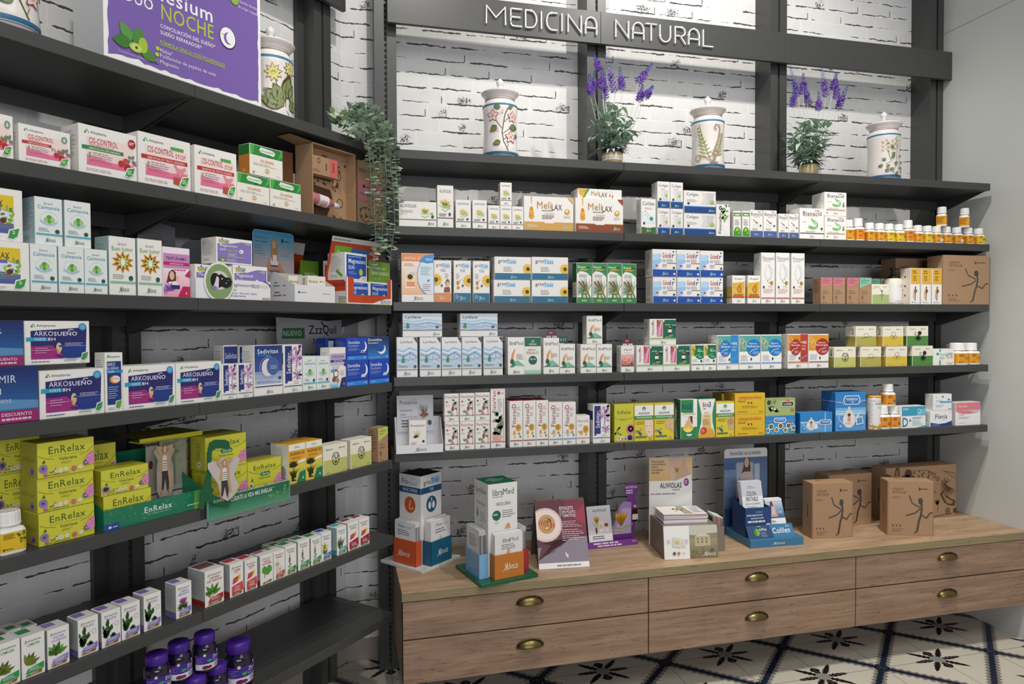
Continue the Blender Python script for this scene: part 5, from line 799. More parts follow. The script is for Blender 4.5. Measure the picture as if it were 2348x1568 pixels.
# left wall, second shelf
row('ci_f', L, 1, [(-88, 29.5, 240), (41.5, 160.7, 279.8)]); row('ci_p', L, 1, [(178.7, 312.5, 279.8)]); row('ci_r', L, 1, [(170, 245, 296)], off=.11)
row('ci_s', L, 1, [(315.8, 436, 298.4)]); row('ci_t', L, 1, [(445.4, 542, 329.8)])
row('olio', L, 1, [(542.9, 617.8, 392.5), (618.8, 690, 408.5)], pos='the lower row'); row('olio', L, 1, [(571.7, 648, 326.5)], up=True, pos='perched on the other two')
row('brn', L, 1, [(640, 672, 343)], off=.09)
# third shelf
row('lax', L, 2, [(-66, 67, 545)], off=.012, pos='lower one'); row('lax', L, 2, [(-80, 51, 418)], off=.016, up=True, pos='upper one')
row('ca', L, 2, [(68.3, 130.9, 557), (133.4, 192.6, 563), (193.2, 246, 569)], pos='the lower row'); row('ca', L, 2, [(78.4, 142.6, 448.4), (147, 208, 457.2)], off=.022, up=True, pos='the upper row')
row('bh', L, 2, [(248.8, 310.5, 539.5), (314.5, 371.4, 545.4)]); row('trip', L, 2, [(372, 435, 564)])
# fourth shelf
row('dorm', L, 3, [(-80, 88, 845)], off=.006, pos='lower one'); row('dorm', L, 3, [(-110, 54, 734)], off=.010, up=True, pos='upper one')
row('arko', L, 3, [(88.8, 238.8, 850.6)], pos='large, under another one'); row('arko', L, 3, [(54.5, 205, 735)], off=.016, up=True, pos='resting on the large one')
row('arkf', L, 3, [(239.6, 281.4, 808.5)]); row('arko', L, 3, [(282, 402, 839.5), (403, 508, 832.5)], pos='right of the slim one')
row('sed_s', L, 3, [(508.6, 542.8, 835), (543.3, 579.3, 834)]); row('sed_b', L, 3, [(512, 545, 791), (548, 580, 791.5)], off=.085)
row('sed_n', L, 3, [(582, 647.4, 791.8)]); row('sed_r', L, 3, [(649.4, 692.7, 790)], label='tall carton with navy strip on the angled left wall'); row('ca', L, 3, [(694, 725.2, 817), (725.7, 755.2, 817)], label='small white and aqua leaf carton beside the coconut carton')
row('sono', L, 3, [(756, 793, 797)]); row('do', L, 3, [(793.4, 844.5, 827), (846.4, 893, 825)], pos='the lower row'); row('do', L, 3, [(795, 842.3, 775)], up=True, pos='upper one'); row('do_n', L, 3, [(842.6, 892, 772)], up=True)
row('do_b', L, 3, [(748, 786, 776)], off=.10)
# fifth shelf
row('er', L, 4, [(87.8, 217, 1179)], off=.02, pos='bottom of the front stack'); row('er', L, 4, [(84.5, 215, 1098.8)], off=.024, up=True, pos='middle of the front stack'); row('er', L, 4, [(84.5, 216, 1017.5)], off=.02, up=True, pos='top of the front stack')
row('er_b', L, 4, [(-8, 92, 1184)], off=.12, pos='bottom'); row('er_b', L, 4, [(-10, 90, 1092)], off=.12, up=True, pos='middle'); row('er_b', L, 4, [(-6, 92, 1010)], off=.12, up=True, pos='top')
row('vleo', L, 4, [(661, 700.2, 1020), (700.8, 738.8, 1012.5)]); row('mel', L, 4, [(741, 796.6, 1023), (803.4, 852, 1009.5)]); row('kr_y', L, 4, [(866.5, 890, 981)])
# sixth shelf
row('p_cam', L, 5, [(-14, 46.8, 1482), (48.2, 103.3, 1462.7)]); row('p_cas', L, 5, [(107.8, 159.3, 1446.7)])
row('p_bol', L, 5, [(177.8, 226, 1423.3), (232.3, 277.3, 1406), (278.2, 321.5, 1389), (329.2, 370, 1367)])
row('p_car', L, 5, [(403, 439.7, 1342.4)]); row('p_cast', L, 5, [(469.2, 513.7, 1311.8)]); row('p_coe', L, 5, [(526.5, 558.4, 1294.8), (561, 590.4, 1286)])
row('p_gin', L, 5, [(596.5, 626.4, 1275.6)]); row('p_mig', L, 5, [(626.8, 653.6, 1266)]); row('p_ort', L, 5, [(654, 680, 1254), (683.2, 710, 1241.6), (712.8, 737, 1234)])
row('p_rho', L, 5, [(737.4, 760, 1223.5)]); row('p_vil', L, 5, [(772.4, 794.8, 1210.7)]); row('p_zin', L, 5, [(797.5, 822.6, 1200), (823.2, 847, 1191.5)])
row('p_rear', L, 5, [(624, 650, 1254), (652, 678, 1247), (680, 704, 1239), (662, 700, 1224)][:3], off=.072); 
row('p_rear', L, 5, [(-30, 8, 1470), (14, 50, 1449), (52, 86, 1440)], off=.075, label='white carton lid with green stripe behind the tea-leaf cartons')
# ------------------------------------------------------------------ square pill bottles
def bottle_kind(name, w, h, col, spec):
    body = Mesh(); n = 24
    fn = lambda a: 1/(abs(math.cos(a))**5+abs(math.sin(a))**5)**.2
    r = w/2*.98; hb = h*.60
    body.lathe([(r*.93, 0), (r, .003), (r, hb-.006), (r*.9, hb), (r*.62, hb+.004), (r*.60, hb+.010)], M('#f2f1ec', .3), 32, smooth=False, fn=lambda a: fn(a))
    lab = Mesh(); rl = r+.0005
    lab.lathe([(rl, hb*.14), (rl, hb*.88)], M(col, .35), 32, cap=False, smooth=False, fn=fn)
    fr = frame((-r*.86, -rl-.0004, hb*.14), (1, 0, 0), (0, 0, 1), r*1.72, hb*.74)
    paint(lab, spec, fr, seed=5)
    fl = frame((-rl-.0004, r*.86, hb*.14), (0, -1, 0), (0, 0, 1), r*1.72, hb*.74)
    paint(lab, 'l 6 16 92 86 #6a4a14 7 .3', fl, seed=6)
    cap = Mesh(); cr = r*.86; z0 = hb+.006
    cap.lathe([(cr*1.03, z0), (cr*1.03, z0+h*.05)], M('#f3f2ee', .35), 32)
    cap.lathe([(cr, z0+h*.05), (cr*.98, h-.003), (cr*.92, h), (.001, h)], M('#f3f2ee', .35), 48, cap=False, smooth=False, fn=lambda a: 1+.018*(1 if int(a/(2*math.pi)*48) % 2 else -1))
    return body.data('pill_bottle'), lab.data('label'), cap.data('cap')
bsp = 'l 6 66 56 94 #5a3a0c 4 .4;e 4 8 12 20 #3a2a14;l 14 10 60 18 #5a3a0c 1 .5;'
BK = {'o': bottle_kind('o', .0475, .098, '#e39a1f', bsp+'s 70 50 90 90 6 20 #3f6a7a #6a7a4a'),
      'y': bottle_kind('y', .0475, .098, '#e6be24', bsp+'s 66 50 92 92 8 22 #5a7a2c #3f5a34'),
      't': bottle_kind('t', .050, .118, '#e08a24', 'l 10 70 66 90 #5a3a0c 2;e 74 44 84 66 #4a5a4a;l 14 34 56 44 #3a2a14 2 .6;l 8 8 40 14 #5a3a0c 1'),
      'u': bottle_kind('u', .0475, .098, '#e39a1f', bsp+'T 58 40 92 64 #3f6a6a U3'),
      'd': bottle_kind('d', .0475, .098, '#e6be24', bsp+'c 60 44 76 64 5 #4a5a4a;c 78 44 94 64 5 #4a5a4a'),
      'p': bottle_kind('p', .0475, .098, '#e39a1f', bsp+'s 72 60 92 92 6 20 #3f6a7a #6a7a4a;r 50 8 92 48 #e9d6cc'),
      'g': bottle_kind('g', .047, .098, '#e08f24', bsp+'q 66 30 74 30 74 20 82 20 82 30 90 30 90 42 82 42 82 52 74 52 74 42 66 42 #4a6a5a')}
def bottle(k, x, y, z, rz, label, group, sz=(1, 1)):
    b, l, c = BK[k]; o = bpy.data.objects.new('pill_bottle', b); COL.objects.link(o); o.location = (x, y, z); o.rotation_euler = (0, 0, rz); o.scale = (sz[0], sz[0], sz[1])
    for nm, me in (('label', l), ('cap', c)):
        q = bpy.data.objects.new(nm, me); COL.objects.link(q); q.parent = o
        if nm == 'cap': q['label'] = 'white ribbed screw cap'
    tag(o, label, 'bottle', group); return o
bl = [(1941, 1965, 'o'), (1962.6, 1988.4, 't'), (1990, 2013.5, 'o'), (2014, 2035.3, 'o'), (2035.6, 2058, 'y'), (2058.4, 2079.6, 'y'), (2079.8, 2101, 't'), (2101.4, 2123.5, 'o'), (2123.8, 2145, 'y'), (2145.4, 2166.5, 'p'), (2167, 2190, 'o'), (2191, 2215, 'p'), (2216.5, 2241, 'o'), (2242.2, 2263.5, 'd')]
tops = []
for i, (a, b, k) in enumerate(bl):
    Y = DY+.03; x0 = onY(a, 540, Y)[0]; x1 = onY(b, 540, Y)[0]
    if i == 1: x0 += .001; x1 -= .001
    w = min(x1-x0-.001, .0495); nomw = .050 if k == 't' else .0475
    hz = (onY(a, {'t': 500}.get(k, 503+.3*(a-1941)*.22 if False else 0) or 505, Y)[2]-ZR[1])
    ztop = onY(a, (499.3 if i == 1 else 503.5) if k == 't' else 502.8+(a-1941)*.052+(4 if i > 1 else 0), Y)[2]
    tops.append(ztop); bottle(k, (x0+x1)/2, Y+w/2, ZR[1], 0, 'white-capped pill bottle, '+{'t': 'taller with deep orange label', 'y': 'yellow label', 'd': 'yellow label with two rings', 'p': 'orange label with pale sticker'}.get(k, 'orange label')+', '+(ORD[i] if i < 13 else 'rightmost')+' in the long row', 'pill bottles on the second right shelf', (w/nomw, (ztop-ZR[1])/(.118 if k == 't' else .098)))
for i, (px, py) in enumerate(((2159.5, 476.2), (2211.5, 478.9))):
    P = onY(px, py, DY+.053)
    bottle('o', P[0], DY+.053, max(tops[9:12] if i == 0 else tops[11:14])+.0003, math.radians(38), 'turned orange-labelled pill bottle standing on the caps of the row, '+('left one' if i == 0 else 'right one'), 'pill bottles on the second right shelf')
for i, (a, b) in enumerate(((2190.2, 2220), (2221.2, 2247.6))):
    Y = DY+.014; x0 = onY(a, 810, Y)[0]; x1 = onY(b, 810, Y)[0]; zt = onY(a, 786.3, Y)[2]
    bottle('u', (x0+x1)/2, Y+.026, ZR[3], 0, 'orange-labelled pill bottle at the right end of fourth shelf, '+('left one' if i == 0 else 'right one'), 'pill bottles on the fourth right shelf', ((x1-x0-.001)/.0475, (zt-ZR[3])/.098))
P = onY(2181, 788, DY+.10); bottle('u', P[0]-.005, DY+.098, ZR[3], 0, 'pill bottle half hidden behind the small green-cross carton', None, (1.05, 1.04))
for i, (a, b) in enumerate(((2020.8, 2043.6), (2044.9, 2066.2))):
    Y = DY+.014; x0 = onY(a, 960, Y)[0]; x1 = onY(b, 960, Y)[0]; zt = onY(a, 931.8, Y)[2]; zt5 = zt
    bottle('g', (x0+x1)/2, Y+.0245, ZR[4], 0, 'orange pill bottle with green cross on fifth shelf, '+('lower left' if i == 0 else 'lower right'), 'pill bottles on the fifth right shelf', ((x1-x0-.001)/.047, (zt-ZR[4])/.098))
P = onY(2034.5, 900, DY+.04); bottle('g', P[0], DY+.040, zt5+.0005, 0, 'orange pill bottle with green cross perched on two others', 'pill bottles on the fifth right shelf', (1.28, (onY(2034, 880, DY+.04)[2]-zt5)/.098))
u, z = onL(37, 1180, .012); zt = onL(30, 1174, .02)[1]
bottle('y', *LP(u-.002, .05, ZL[4]), math.pi/4, 'large yellow-labelled pill bottle in front of the lime carton stacks', 'pill bottles on the fifth left shelf', (1.30, (zt-ZL[4])/.098))
bottle('y', *LP(u-.085, .05, ZL[4]), math.pi/4, 'yellow-labelled pill bottle cut by the left edge of the view', 'pill bottles on the fifth left shelf', (1.30, (zt-ZL[4])/.098))
# pump bottle and tea tin
x0 = onY(2043, 660, DY+.045)[0]; x1 = onY(2078, 660, DY+.045)[0]; r = (x1-x0)/2*.94; zt = onY(2055, 637, DY+.05)[2]-ZR[2]; zp = onY(2055, 613.6, DY+.05)[2]-ZR[2]
m = Mesh(); m.lathe([(r*.96, 0), (r, .004), (r, zt-.012), (r*.9, zt-.004), (r*.45, zt)], M('#e6dfc9', .25), 40); o = m.obj('pump_bottle'); o.location = ((x0+x1)/2, DY+.052+.03, ZR[2])
tag(o, 'cream pump bottle with black pump head between runner carton and mustard cartons', 'bottle')
m = Mesh(); paint(m, 'r 0 0 100 100 #ecebe8;l 40 78 92 94 #555 3 .4;k 3 70 60 70 40 66 20 #4a4a5a;k 2 70 54 80 44 #4a4a5a;e 66 60 76 70 #4a4a5a;l 30 6 70 10 #777 1', wrap(lambda z: r, zt*.72, -75, 75, zt*.08)); m.obj('label', o)
m = Mesh(); m.lathe([(r*.42, zt-.001), (r*.42, zt+.012), (r*.2, zt+.014), (r*.2, zp-.006), (r*.34, zp-.006), (r*.34, zp)], '#111214', 20); m.box(-.002, -.006, zp-.006, .034, .006, zp-.001, M('#111214')); m.obj('pump', o)
x0 = onY(1989, 950, DY+.045)[0]; x1 = onY(2019, 950, DY+.045)[0]; r2 = (x1-x0)/2*.89; h2 = onY(2003, 907, DY+.03)[2]-ZR[4]
m = Mesh(); m.lathe([(r2, 0), (r2, h2-.006)], M('#dfe0e2', .2, .35), 40); o = m.obj('tea_tin'); o.location = ((x0+x1)/2, DY+.016+r2, ZR[4])
tag(o, 'white cylindrical tin with yellow lid beside the tall blue tea carton', 'tin')
m = Mesh(); paint(m, 'r 0 0 100 96 #e6e5e4;T 34 76 92 86 #4a4a4a noho-m;l 44 64 90 70 #888 2;r 0 88 100 89 #c08a5a;r 62 26 76 36 #c0504a;e 65 28 73 34 #eee;l 2 20 24 84 #aaa 12 .2;s 4 2 96 12 40 9 #e0a02c #c9603c #6a9a4a #e8c84c;', wrap(lambda z: r2, h2-.008, -80, 80, .001)); m.obj('label', o)
m = Mesh(); m.lathe([(r2*1.03, h2-.008), (r2*1.03, h2-.001), (r2*.95, h2), (.001, h2)], M('#e0a82c', .35), 40, cap=False); m.obj('lid', o)
# ------------------------------------------------------------------ gummy jars on the lowest left shelf
def zjar(u, dd, z, s, label):
    jr, jh = .0345*s, .1135*s; vio = M('#4a2a8c', .28)
    root = empty('gummy_jar', LP(u, dd, z), math.pi/4+.25, label, 'jar', 'purple gummy jars on the lowest left shelf')
    prof = [(jr*.86, 0), (jr, .006), (jr, jh*.60), (jr*.92, jh*.68), (jr*.72, jh*.73), (jr*.70, jh*.76)]
    m = Mesh(); m.lathe(prof, M('#1a0f2e', .08, 0, .8), 40); m.obj('jar_body', root)
    m = Mesh(); m.lathe([(jr*.82, jh*.745), (jr*.86, jh*.76), (jr*.86, jh*.95), (jr*.80, jh*.985), (jr*.5, jh*1.0), (.001, jh*1.0)], M('#4b2494', .35), 40, cap=False)
    m.lathe([(jr*.5, jh*1.001), (jr*.46, jh*1.006), (.001, jh*1.006)], M('#432085', .4), 30, cap=False); m.obj('lid', root)
    m = Mesh(); fr = wrap(lambda zz: jr, jh*.44, -95, 95, jh*.10)
    paint(m, 'r 0 0 100 88 #45278e;r 0 0 100 34 #e2dfe6;q 0 88 0 80 50 84 100 80 100 96 60 90 30 96 #d8b23c;f 24 88 10 9 .4 #f4f0e4 #e8b83c;f 62 92 10 9 .4 #f4f0e4 #e8b83c;T 44 56 84 78 #f2f0f6 ZzzQuil;t 44 42 78 53 #c8b8e8 NATURA;q 30 60 42 60 42 50 36 42 30 50 #3f9a5c;e 18 4 34 26 #6a1f3c;e 28 6 42 24 #7a2444;f 12 18 10 8 .4 #f4f4f4 #e8b83c;l 48 6 84 30 #6a6a7a 3 .4;l 2 40 22 76 #b8a8e0 5 .25', fr); m.obj('label', root)
zj = ZL[6]+.0002
for nm, u, dd in (('in the lower layer, second from left', -.085, .045), ('in the lower layer, third from left', -.004, .035), ('in the lower layer, rightmost', .078, .05), ('in the lower layer, leftmost', -.165, .05)): zjar(u, dd, zj, 1, 'purple gummy jar '+nm)
for nm, u, dd in (('leftmost', -.118, .045), ('middle', -.042, .058), ('rightmost', .034, .045)): zjar(u, dd, zj+.1145, 1, 'purple gummy jar in the upper layer, '+nm)
zjar(.172, .07, zj, 1.28, 'larger purple gummy jar standing apart at the right')
# ------------------------------------------------------------------ ceramic pharmacy jars
def albarello(loc, rz, label, spec, s=1.0):
    WHT = M('#efe7e2', .16, 0, .6); root = empty('ceramic_jar', loc, rz, label, 'jar', 'painted ceramic pharmacy jars')
    pr = [(0, .058), (.010, .064), (.022, .075), (.034, .0785), (.06, .0765), (.12, .0725), (.18, .0725), (.225, .0765), (.245, .077), (.258, .070), (.266, .064), (.275, .063)]
    pr = [(z*s, r*s) for z, r in pr]
    rf = lambda z: float(np.interp(z, [a for a, b in pr], [b for a, b in pr]))
    m = Mesh(); m.lathe([(r, z) for z, r in pr], WHT, 56)
    for z0, z1, c in ((.026, .038, '#2f6f96'), (.236, .244, '#3f86a8'), (.268, .2705, '#5a2f2c'), (.022, .0235, '#24506a')):
        paint(m, f'r 0 0 100 100 {c}', wrap(rf, (z1-z0)*s, 0, 360, z0*s) if False else (lambda f: f)(_band(rf, z0*s, z1*s)))
    if spec: paint(m, spec, _deco(rf, .200*s, .040*s, -62, 62), lay0=2, seed=9)
    m.obj('jar_body', root)
    m = Mesh(); lp = [(.064, .274), (.066, .280), (.074, .290), (.083, .299), (.084, .303), (.080, .306), (.060, .314), (.035, .322), (.016, .326), (.010, .330), (.009, .336), (.013, .342), (.017, .350), (.016, .358), (.009, .366), (.003, .372), (.001, .373)]
    m.lathe([(r*s, z*s) for r, z in lp], WHT, 48); lf = lambda z: float(np.interp(z, [.300*s, .330*s], [.0825*s, .012*s]))
    m.lathe([(.0565*s, .3162*s), (.0500*s, .3186*s)], M('#3f86a8', .2), 48, cap=False)
    m.obj('lid', root)
    return root
def _band(rf, z0, z1):
    def fr(u, v, t):
        a = 2*math.pi*u; z = z0+v*(z1-z0); r = rf(z)+.0005+t; return (r*math.sin(a), -r*math.cos(a), z)
    fr.asp = .1; fr.seg = 2; fr.segv = 50; return fr
def _deco(rf, h, z0, a0, a1):
    def fr(u, v, t):
        a = math.radians(a0+(a1-a0)*u); z = z0+v*h; r = rf(z)+.0006+t; return (r*math.sin(a), -r*math.cos(a), z)
    fr.asp = h/(math.radians(a1-a0)*.075); fr.seg = 5; fr.segv = 5; return fr
o_ = '#6a3f34'
def ofl(x, y, s, c='#f0ccd0'): return f'f {x} {y} {s*1.12} 5 .66 {o_} {o_};f {x} {y} {s} 5 .58 {c} #d9a83c;'
def olf(x, y, a, s, c='#6f8446'):
    import math as q
    dx, dy = q.cos(q.radians(a)), q.sin(q.radians(a)); return f'w {x} {y} {s*1.1} 1 {a} {a} {s*.66} #4a5228;w {x+dx*s*.03} {y+dy*s*.05} {s} 1 {a} {a} {s*.54} {c};'
j1 = 'k 2.4 66 0 54 20 50 40 54 60 58 78 66 92 #5f7038;k 1.6 52 46 40 58 32 68 24 74 #5f7038;k 1.6 56 62 72 74 #5f7038;k 1.6 50 36 64 44 76 52 #5f7038;k 1.6 52 24 62 28 #5f7038;'+ofl(24, 76, 13)+ofl(80, 74, 12)+ofl(74, 30, 13)+olf(46, 92, 170, 16)+olf(66, 92, 20, 13)+olf(36, 54, 215, 22)+olf(70, 52, 0, 22)+olf(46, 20, 200, 18)+olf(90, 30, 60, 14)+f'w 40 50 10 1 250 250 4 #e8b8c0;w 50 80 10 1 80 80 4 #e8b8c0;k .8 60 4 66 14 60 20 {o_}'
fern = ''.join(f'w {44-i*3.2} {14+i*8.6} {26-i*2.6} 1 {158-i*2} {158-i*2} 4.6 #a3b06c;w {44-i*3.2} {14+i*8.6} {18-i*1.8} 1 {20+i*4} {20+i*4} 4.2 #a3b06c;' for i in range(9))
fern2 = ''.join(f'w {70+i*2.6} {20+i*8} {20-i*1.8} 1 {15+i*3} {15+i*3} 4.4 #a3b06c;w {70+i*2.6} {20+i*8} {15-i*1.4} 1 {160} {160} 4.2 #a3b06c;' for i in range(7))
j2 = fern+fern2+'k 1.4 56 4 44 24 30 60 22 92 #8a7a44;k 2.6 58 4 64 34 76 60 80 78 78 88 66 90 62 82 70 78 #b08a74;k 1.4 60 4 74 30 92 70 #8a7a44;c 10 6 26 22 2 #b08a74;k 2 22 14 36 16 52 6 #b08a74;c 58 18 76 32 2 #b08a74;k 2 66 20 64 6 #b08a74;k 3 50 2 72 2 #9a7a5c'
def sprig(x, y, n, s): return ''.join(f'w {x+(2 if i%2 else -2)} {y+i*s} {8} 1 {40 if i%2 else 140} {40 if i%2 else 140} 4 {o_};w {x+(2 if i%2 else -2)} {y+i*s} {7} 1 {40 if i%2 else 140} {40 if i%2 else 140} 3.2 #dcd08c;' for i in range(n))
j3 = 'k 1.2 70 2 84 24 88 60 84 96 #6a5a34;k 1 84 26 66 34 56 60 #6a5a34;k 1 84 30 62 30 50 26 #6a5a34;'+sprig(48, 58, 6, 5)+sprig(64, 56, 6, 5)+sprig(84, 62, 6, 6)+''.join(olf(x, y, a, 11, '#7a8a4c') for x, y, a in ((44, 24, 200), (52, 36, 160), (60, 24, 230), (66, 40, 40), (74, 26, 20), (72, 14, 200), (88, 14, 20), (78, 50, 160), (92, 44, 20), (74, 66, 150), (94, 30, -20), (60, 12, 200), (84, 6, 230)))
j4 = 'k 1.6 78 2 60 30 48 60 #6a5a34;k 1.4 70 16 74 50 78 78 #6a5a34;'+f'f 44 72 17 9 .42 {o_} {o_};f 44 72 15.5 9 .36 #e4dc88 #b8a84c;f 84 84 15 9 .42 {o_} {o_};f 84 84 13.5 9 .36 #e4dc88 #b8a84c;'+''.join(olf(x, y, a, s, '#8a9460') for x, y, a, s in ((66, 16, 165, 46), (66, 18, 145, 44), (66, 20, 120, 42), (74, 30, 80, 44), (86, 24, 70, 40), (80, 12, 40, 30), (92, 10, 60, 26)))
albarello((.690, 2.945, ZR[0]), -.12, 'painted ceramic lidded jar with pink flowers and green leaves', j1)
albarello((1.702, 2.945, ZR[0]), -.40, 'painted ceramic lidded jar with green fern fronds', j2)
albarello((2.700, 2.945, ZR[0]), -.62, 'painted ceramic lidded jar with small pods and leaf sprigs', j3)
u, z = onL(621, 160, .185); albarello(LP(u, .185, ZL[0]), math.pi/4-.45, 'painted ceramic lidded jar with yellow daisies beside the purple carton', j4)
u, z = onL(12, 60, .10); albarello(LP(u, .115, ZL[0]), math.pi/4, 'ceramic jar foot with blue ring cut by the top left edge', j1)
# ------------------------------------------------------------------ large purple carton on the first left shelf
def pxspec(items, conv):
    """items: (cmd, xl, yb, xr, yt, rest) with yb read at xl and yt at xr"""
    out = []
    for it in items:
        a = conv(it[1], it[2]); b = conv(it[3], it[4]); out.append(f'{it[0]} {a[0]:.2f} {a[1]:.2f} {b[0]:.2f} {b[1]:.2f} {it[5]}')
    return ';'.join(out)+';'
def purple():
    dd = .001; u0, _ = onL(239, 128, dd); u1, _ = onL(600, 243, dd); z0 = ZL[0]+.0002; w = u1-u0; h = .50; d = .15
    def cv(x, y): u, z = onL(x, y, dd); return (u-u0)/w*100, (z-z0)/h*100
    m = Mesh(); m.box(-w/2, 0, 0, w/2, d, h, M('#f3f2ee', .3), .0015, dict(left=M('#c9cbcc', .4), right=M('#c9cbcc')))
    PU = '#7d63ac'
    rnd = random.Random(4); fr = front(w, h)
    o = m.obj('promotional_carton'); o.location = LP((u0+u1)/2, dd, z0); o.rotation_euler = (0, 0, math.pi/4); m = Mesh()
    pts = [(2.2+rnd.uniform(-.4, .4), 2+k*3.2+rnd.uniform(-.5, .5)) for k in range(31)]+[(97.6+rnd.uniform(-.3, .3), 98-k*3.2) for k in range(31)]
    pts += [(96-k*3.1, 2.4+rnd.uniform(-.7, .6)+(1.0 if k > 24 else 0)) for k in range(30)]
    m.poly([fr(a/100, b/100, .00015) for a, b in pts][::-1], M(PU, .28))
    def tx(cmd, xl, yl, xr, yr, hp, rest):
        p = cv(xl, yl); q = cv(xr, yr); mx, my = (xl+xr)/2, (yl+yr)/2; t = cv(mx, my-hp); o = cv(mx, my); v = (p[1]+q[1])/2
        return f'{cmd} {p[0]:.2f} {v:.2f} {q[0]:.2f} {v+t[1]-o[1]:.2f} {rest};'
    def el(cx, cy, rx, ry, rest):
        p = cv(cx-rx, cy-.36*rx); q = cv(cx+rx, cy+.36*rx); o = cv(cx, cy); t = cv(cx, cy-ry); return f'e {p[0]:.2f} {o[1]-(t[1]-o[1]):.2f} {q[0]:.2f} {t[1]:.2f} {rest};'
    sp = tx('T', 285, 0, 351, 25.5, 26, '#f4f3f6 DUO')+tx('t', 370, 44, 489.5, 91.6, 34, '#b4d040 NOCHE')+tx('T', 355, 2, 487, 48, 31, '#f4f3f6 nesium')
    sp += tx('T', 367.6, 64.4, 493, 110.4, 11, '#f4f3f6 CONCILIACIÓN DEL SUEÑO*')+tx('T', 367.6, 78.7, 462, 113.5, 11, '#f4f3f6 SUEÑO REPARADOR*')
    sp += tx('T', 367, 101, 514.4, 153.7, 10, '#b4d040 FÓRMULA ÚNICA CON POLIFENOLES')+tx('r', 367, 103, 515, 156.5, 1.3, '#b4d040')
    sp += tx('t', 366.8, 119.5, 395, 129.5, 9.5, '#e9e6f2 Melisa*')+tx('t', 366.8, 133.5, 494, 178.5, 11, '#e9e6f2 Polifenoles de pepitas de uvas')+tx('t', 366.8, 147.5, 409, 162.5, 11, '#e9e6f2 Magnesio')
    sp += tx('t', 270, 118, 342.6, 144, 6.5, '#cfc6e4 Complemento alimenticio')+tx('t', 547, 9, 588, 25.5, 9, '#ded8ee cápsulas blandas')+tx('t', 545.4, 20.4, 588.6, 38.8, 9, '#ded8ee de origen vegetal')+el(537, 1, 9, 10, '#8fb83c')
    sp += el(521.3, 87.4, 18.5, 24.5, '#2f2a3c')+el(521, 87, 17.4, 23.2, '#f3f3f2')+el(522, 89, 10, 13.5, PU)+el(526, 89, 8.5, 12.5, '#f3f3f2')+el(510, 78, 1.6, 2.2, '#b4d040')
    sp += el(360, 111.4, 4.6, 5, '#b4d040')+el(359, 125, 4.6, 5, '#b4d040')+el(359.6, 140.5, 4.8, 5.4, '#9aa86a')+el(359.6, 140.5, 4, 4.4, PU)
    a = cv(300, 95); sp += f'w {a[0]+1} {a[1]} 12 1 60 60 7 #4f8a3a;w {a[0]} {a[1]} 11 1 125 125 6 #5a9a44;w {a[0]} {a[1]-1} 11 1 185 185 7 #3f7a34;w {a[0]+5} {a[1]-2} 12 1 -28 -28 6 #4f8a3a;'
    b = cv(311, 110); c = cv(324, 105); sp += f'e {c[0]-2} {c[1]-4} {c[0]+3.2} {c[1]+4.4} #a8c43c;e {b[0]-4} {b[1]-2.6} {b[0]+4} {b[1]+2.6} #a8c43c;e {b[0]-3} {b[1]-1.8} {b[0]+3} {b[1]+1.8} #c8dc78;e {b[0]-.8} {b[1]-.8} {b[0]+.8} {b[1]+.8} #5a4a24'
    paint(m, sp, fr, lay0=3); m.obj('printed_front', o)
    tag(o, 'large purple promotional carton with torn white border on the top left shelf', 'promotional carton')
purple()
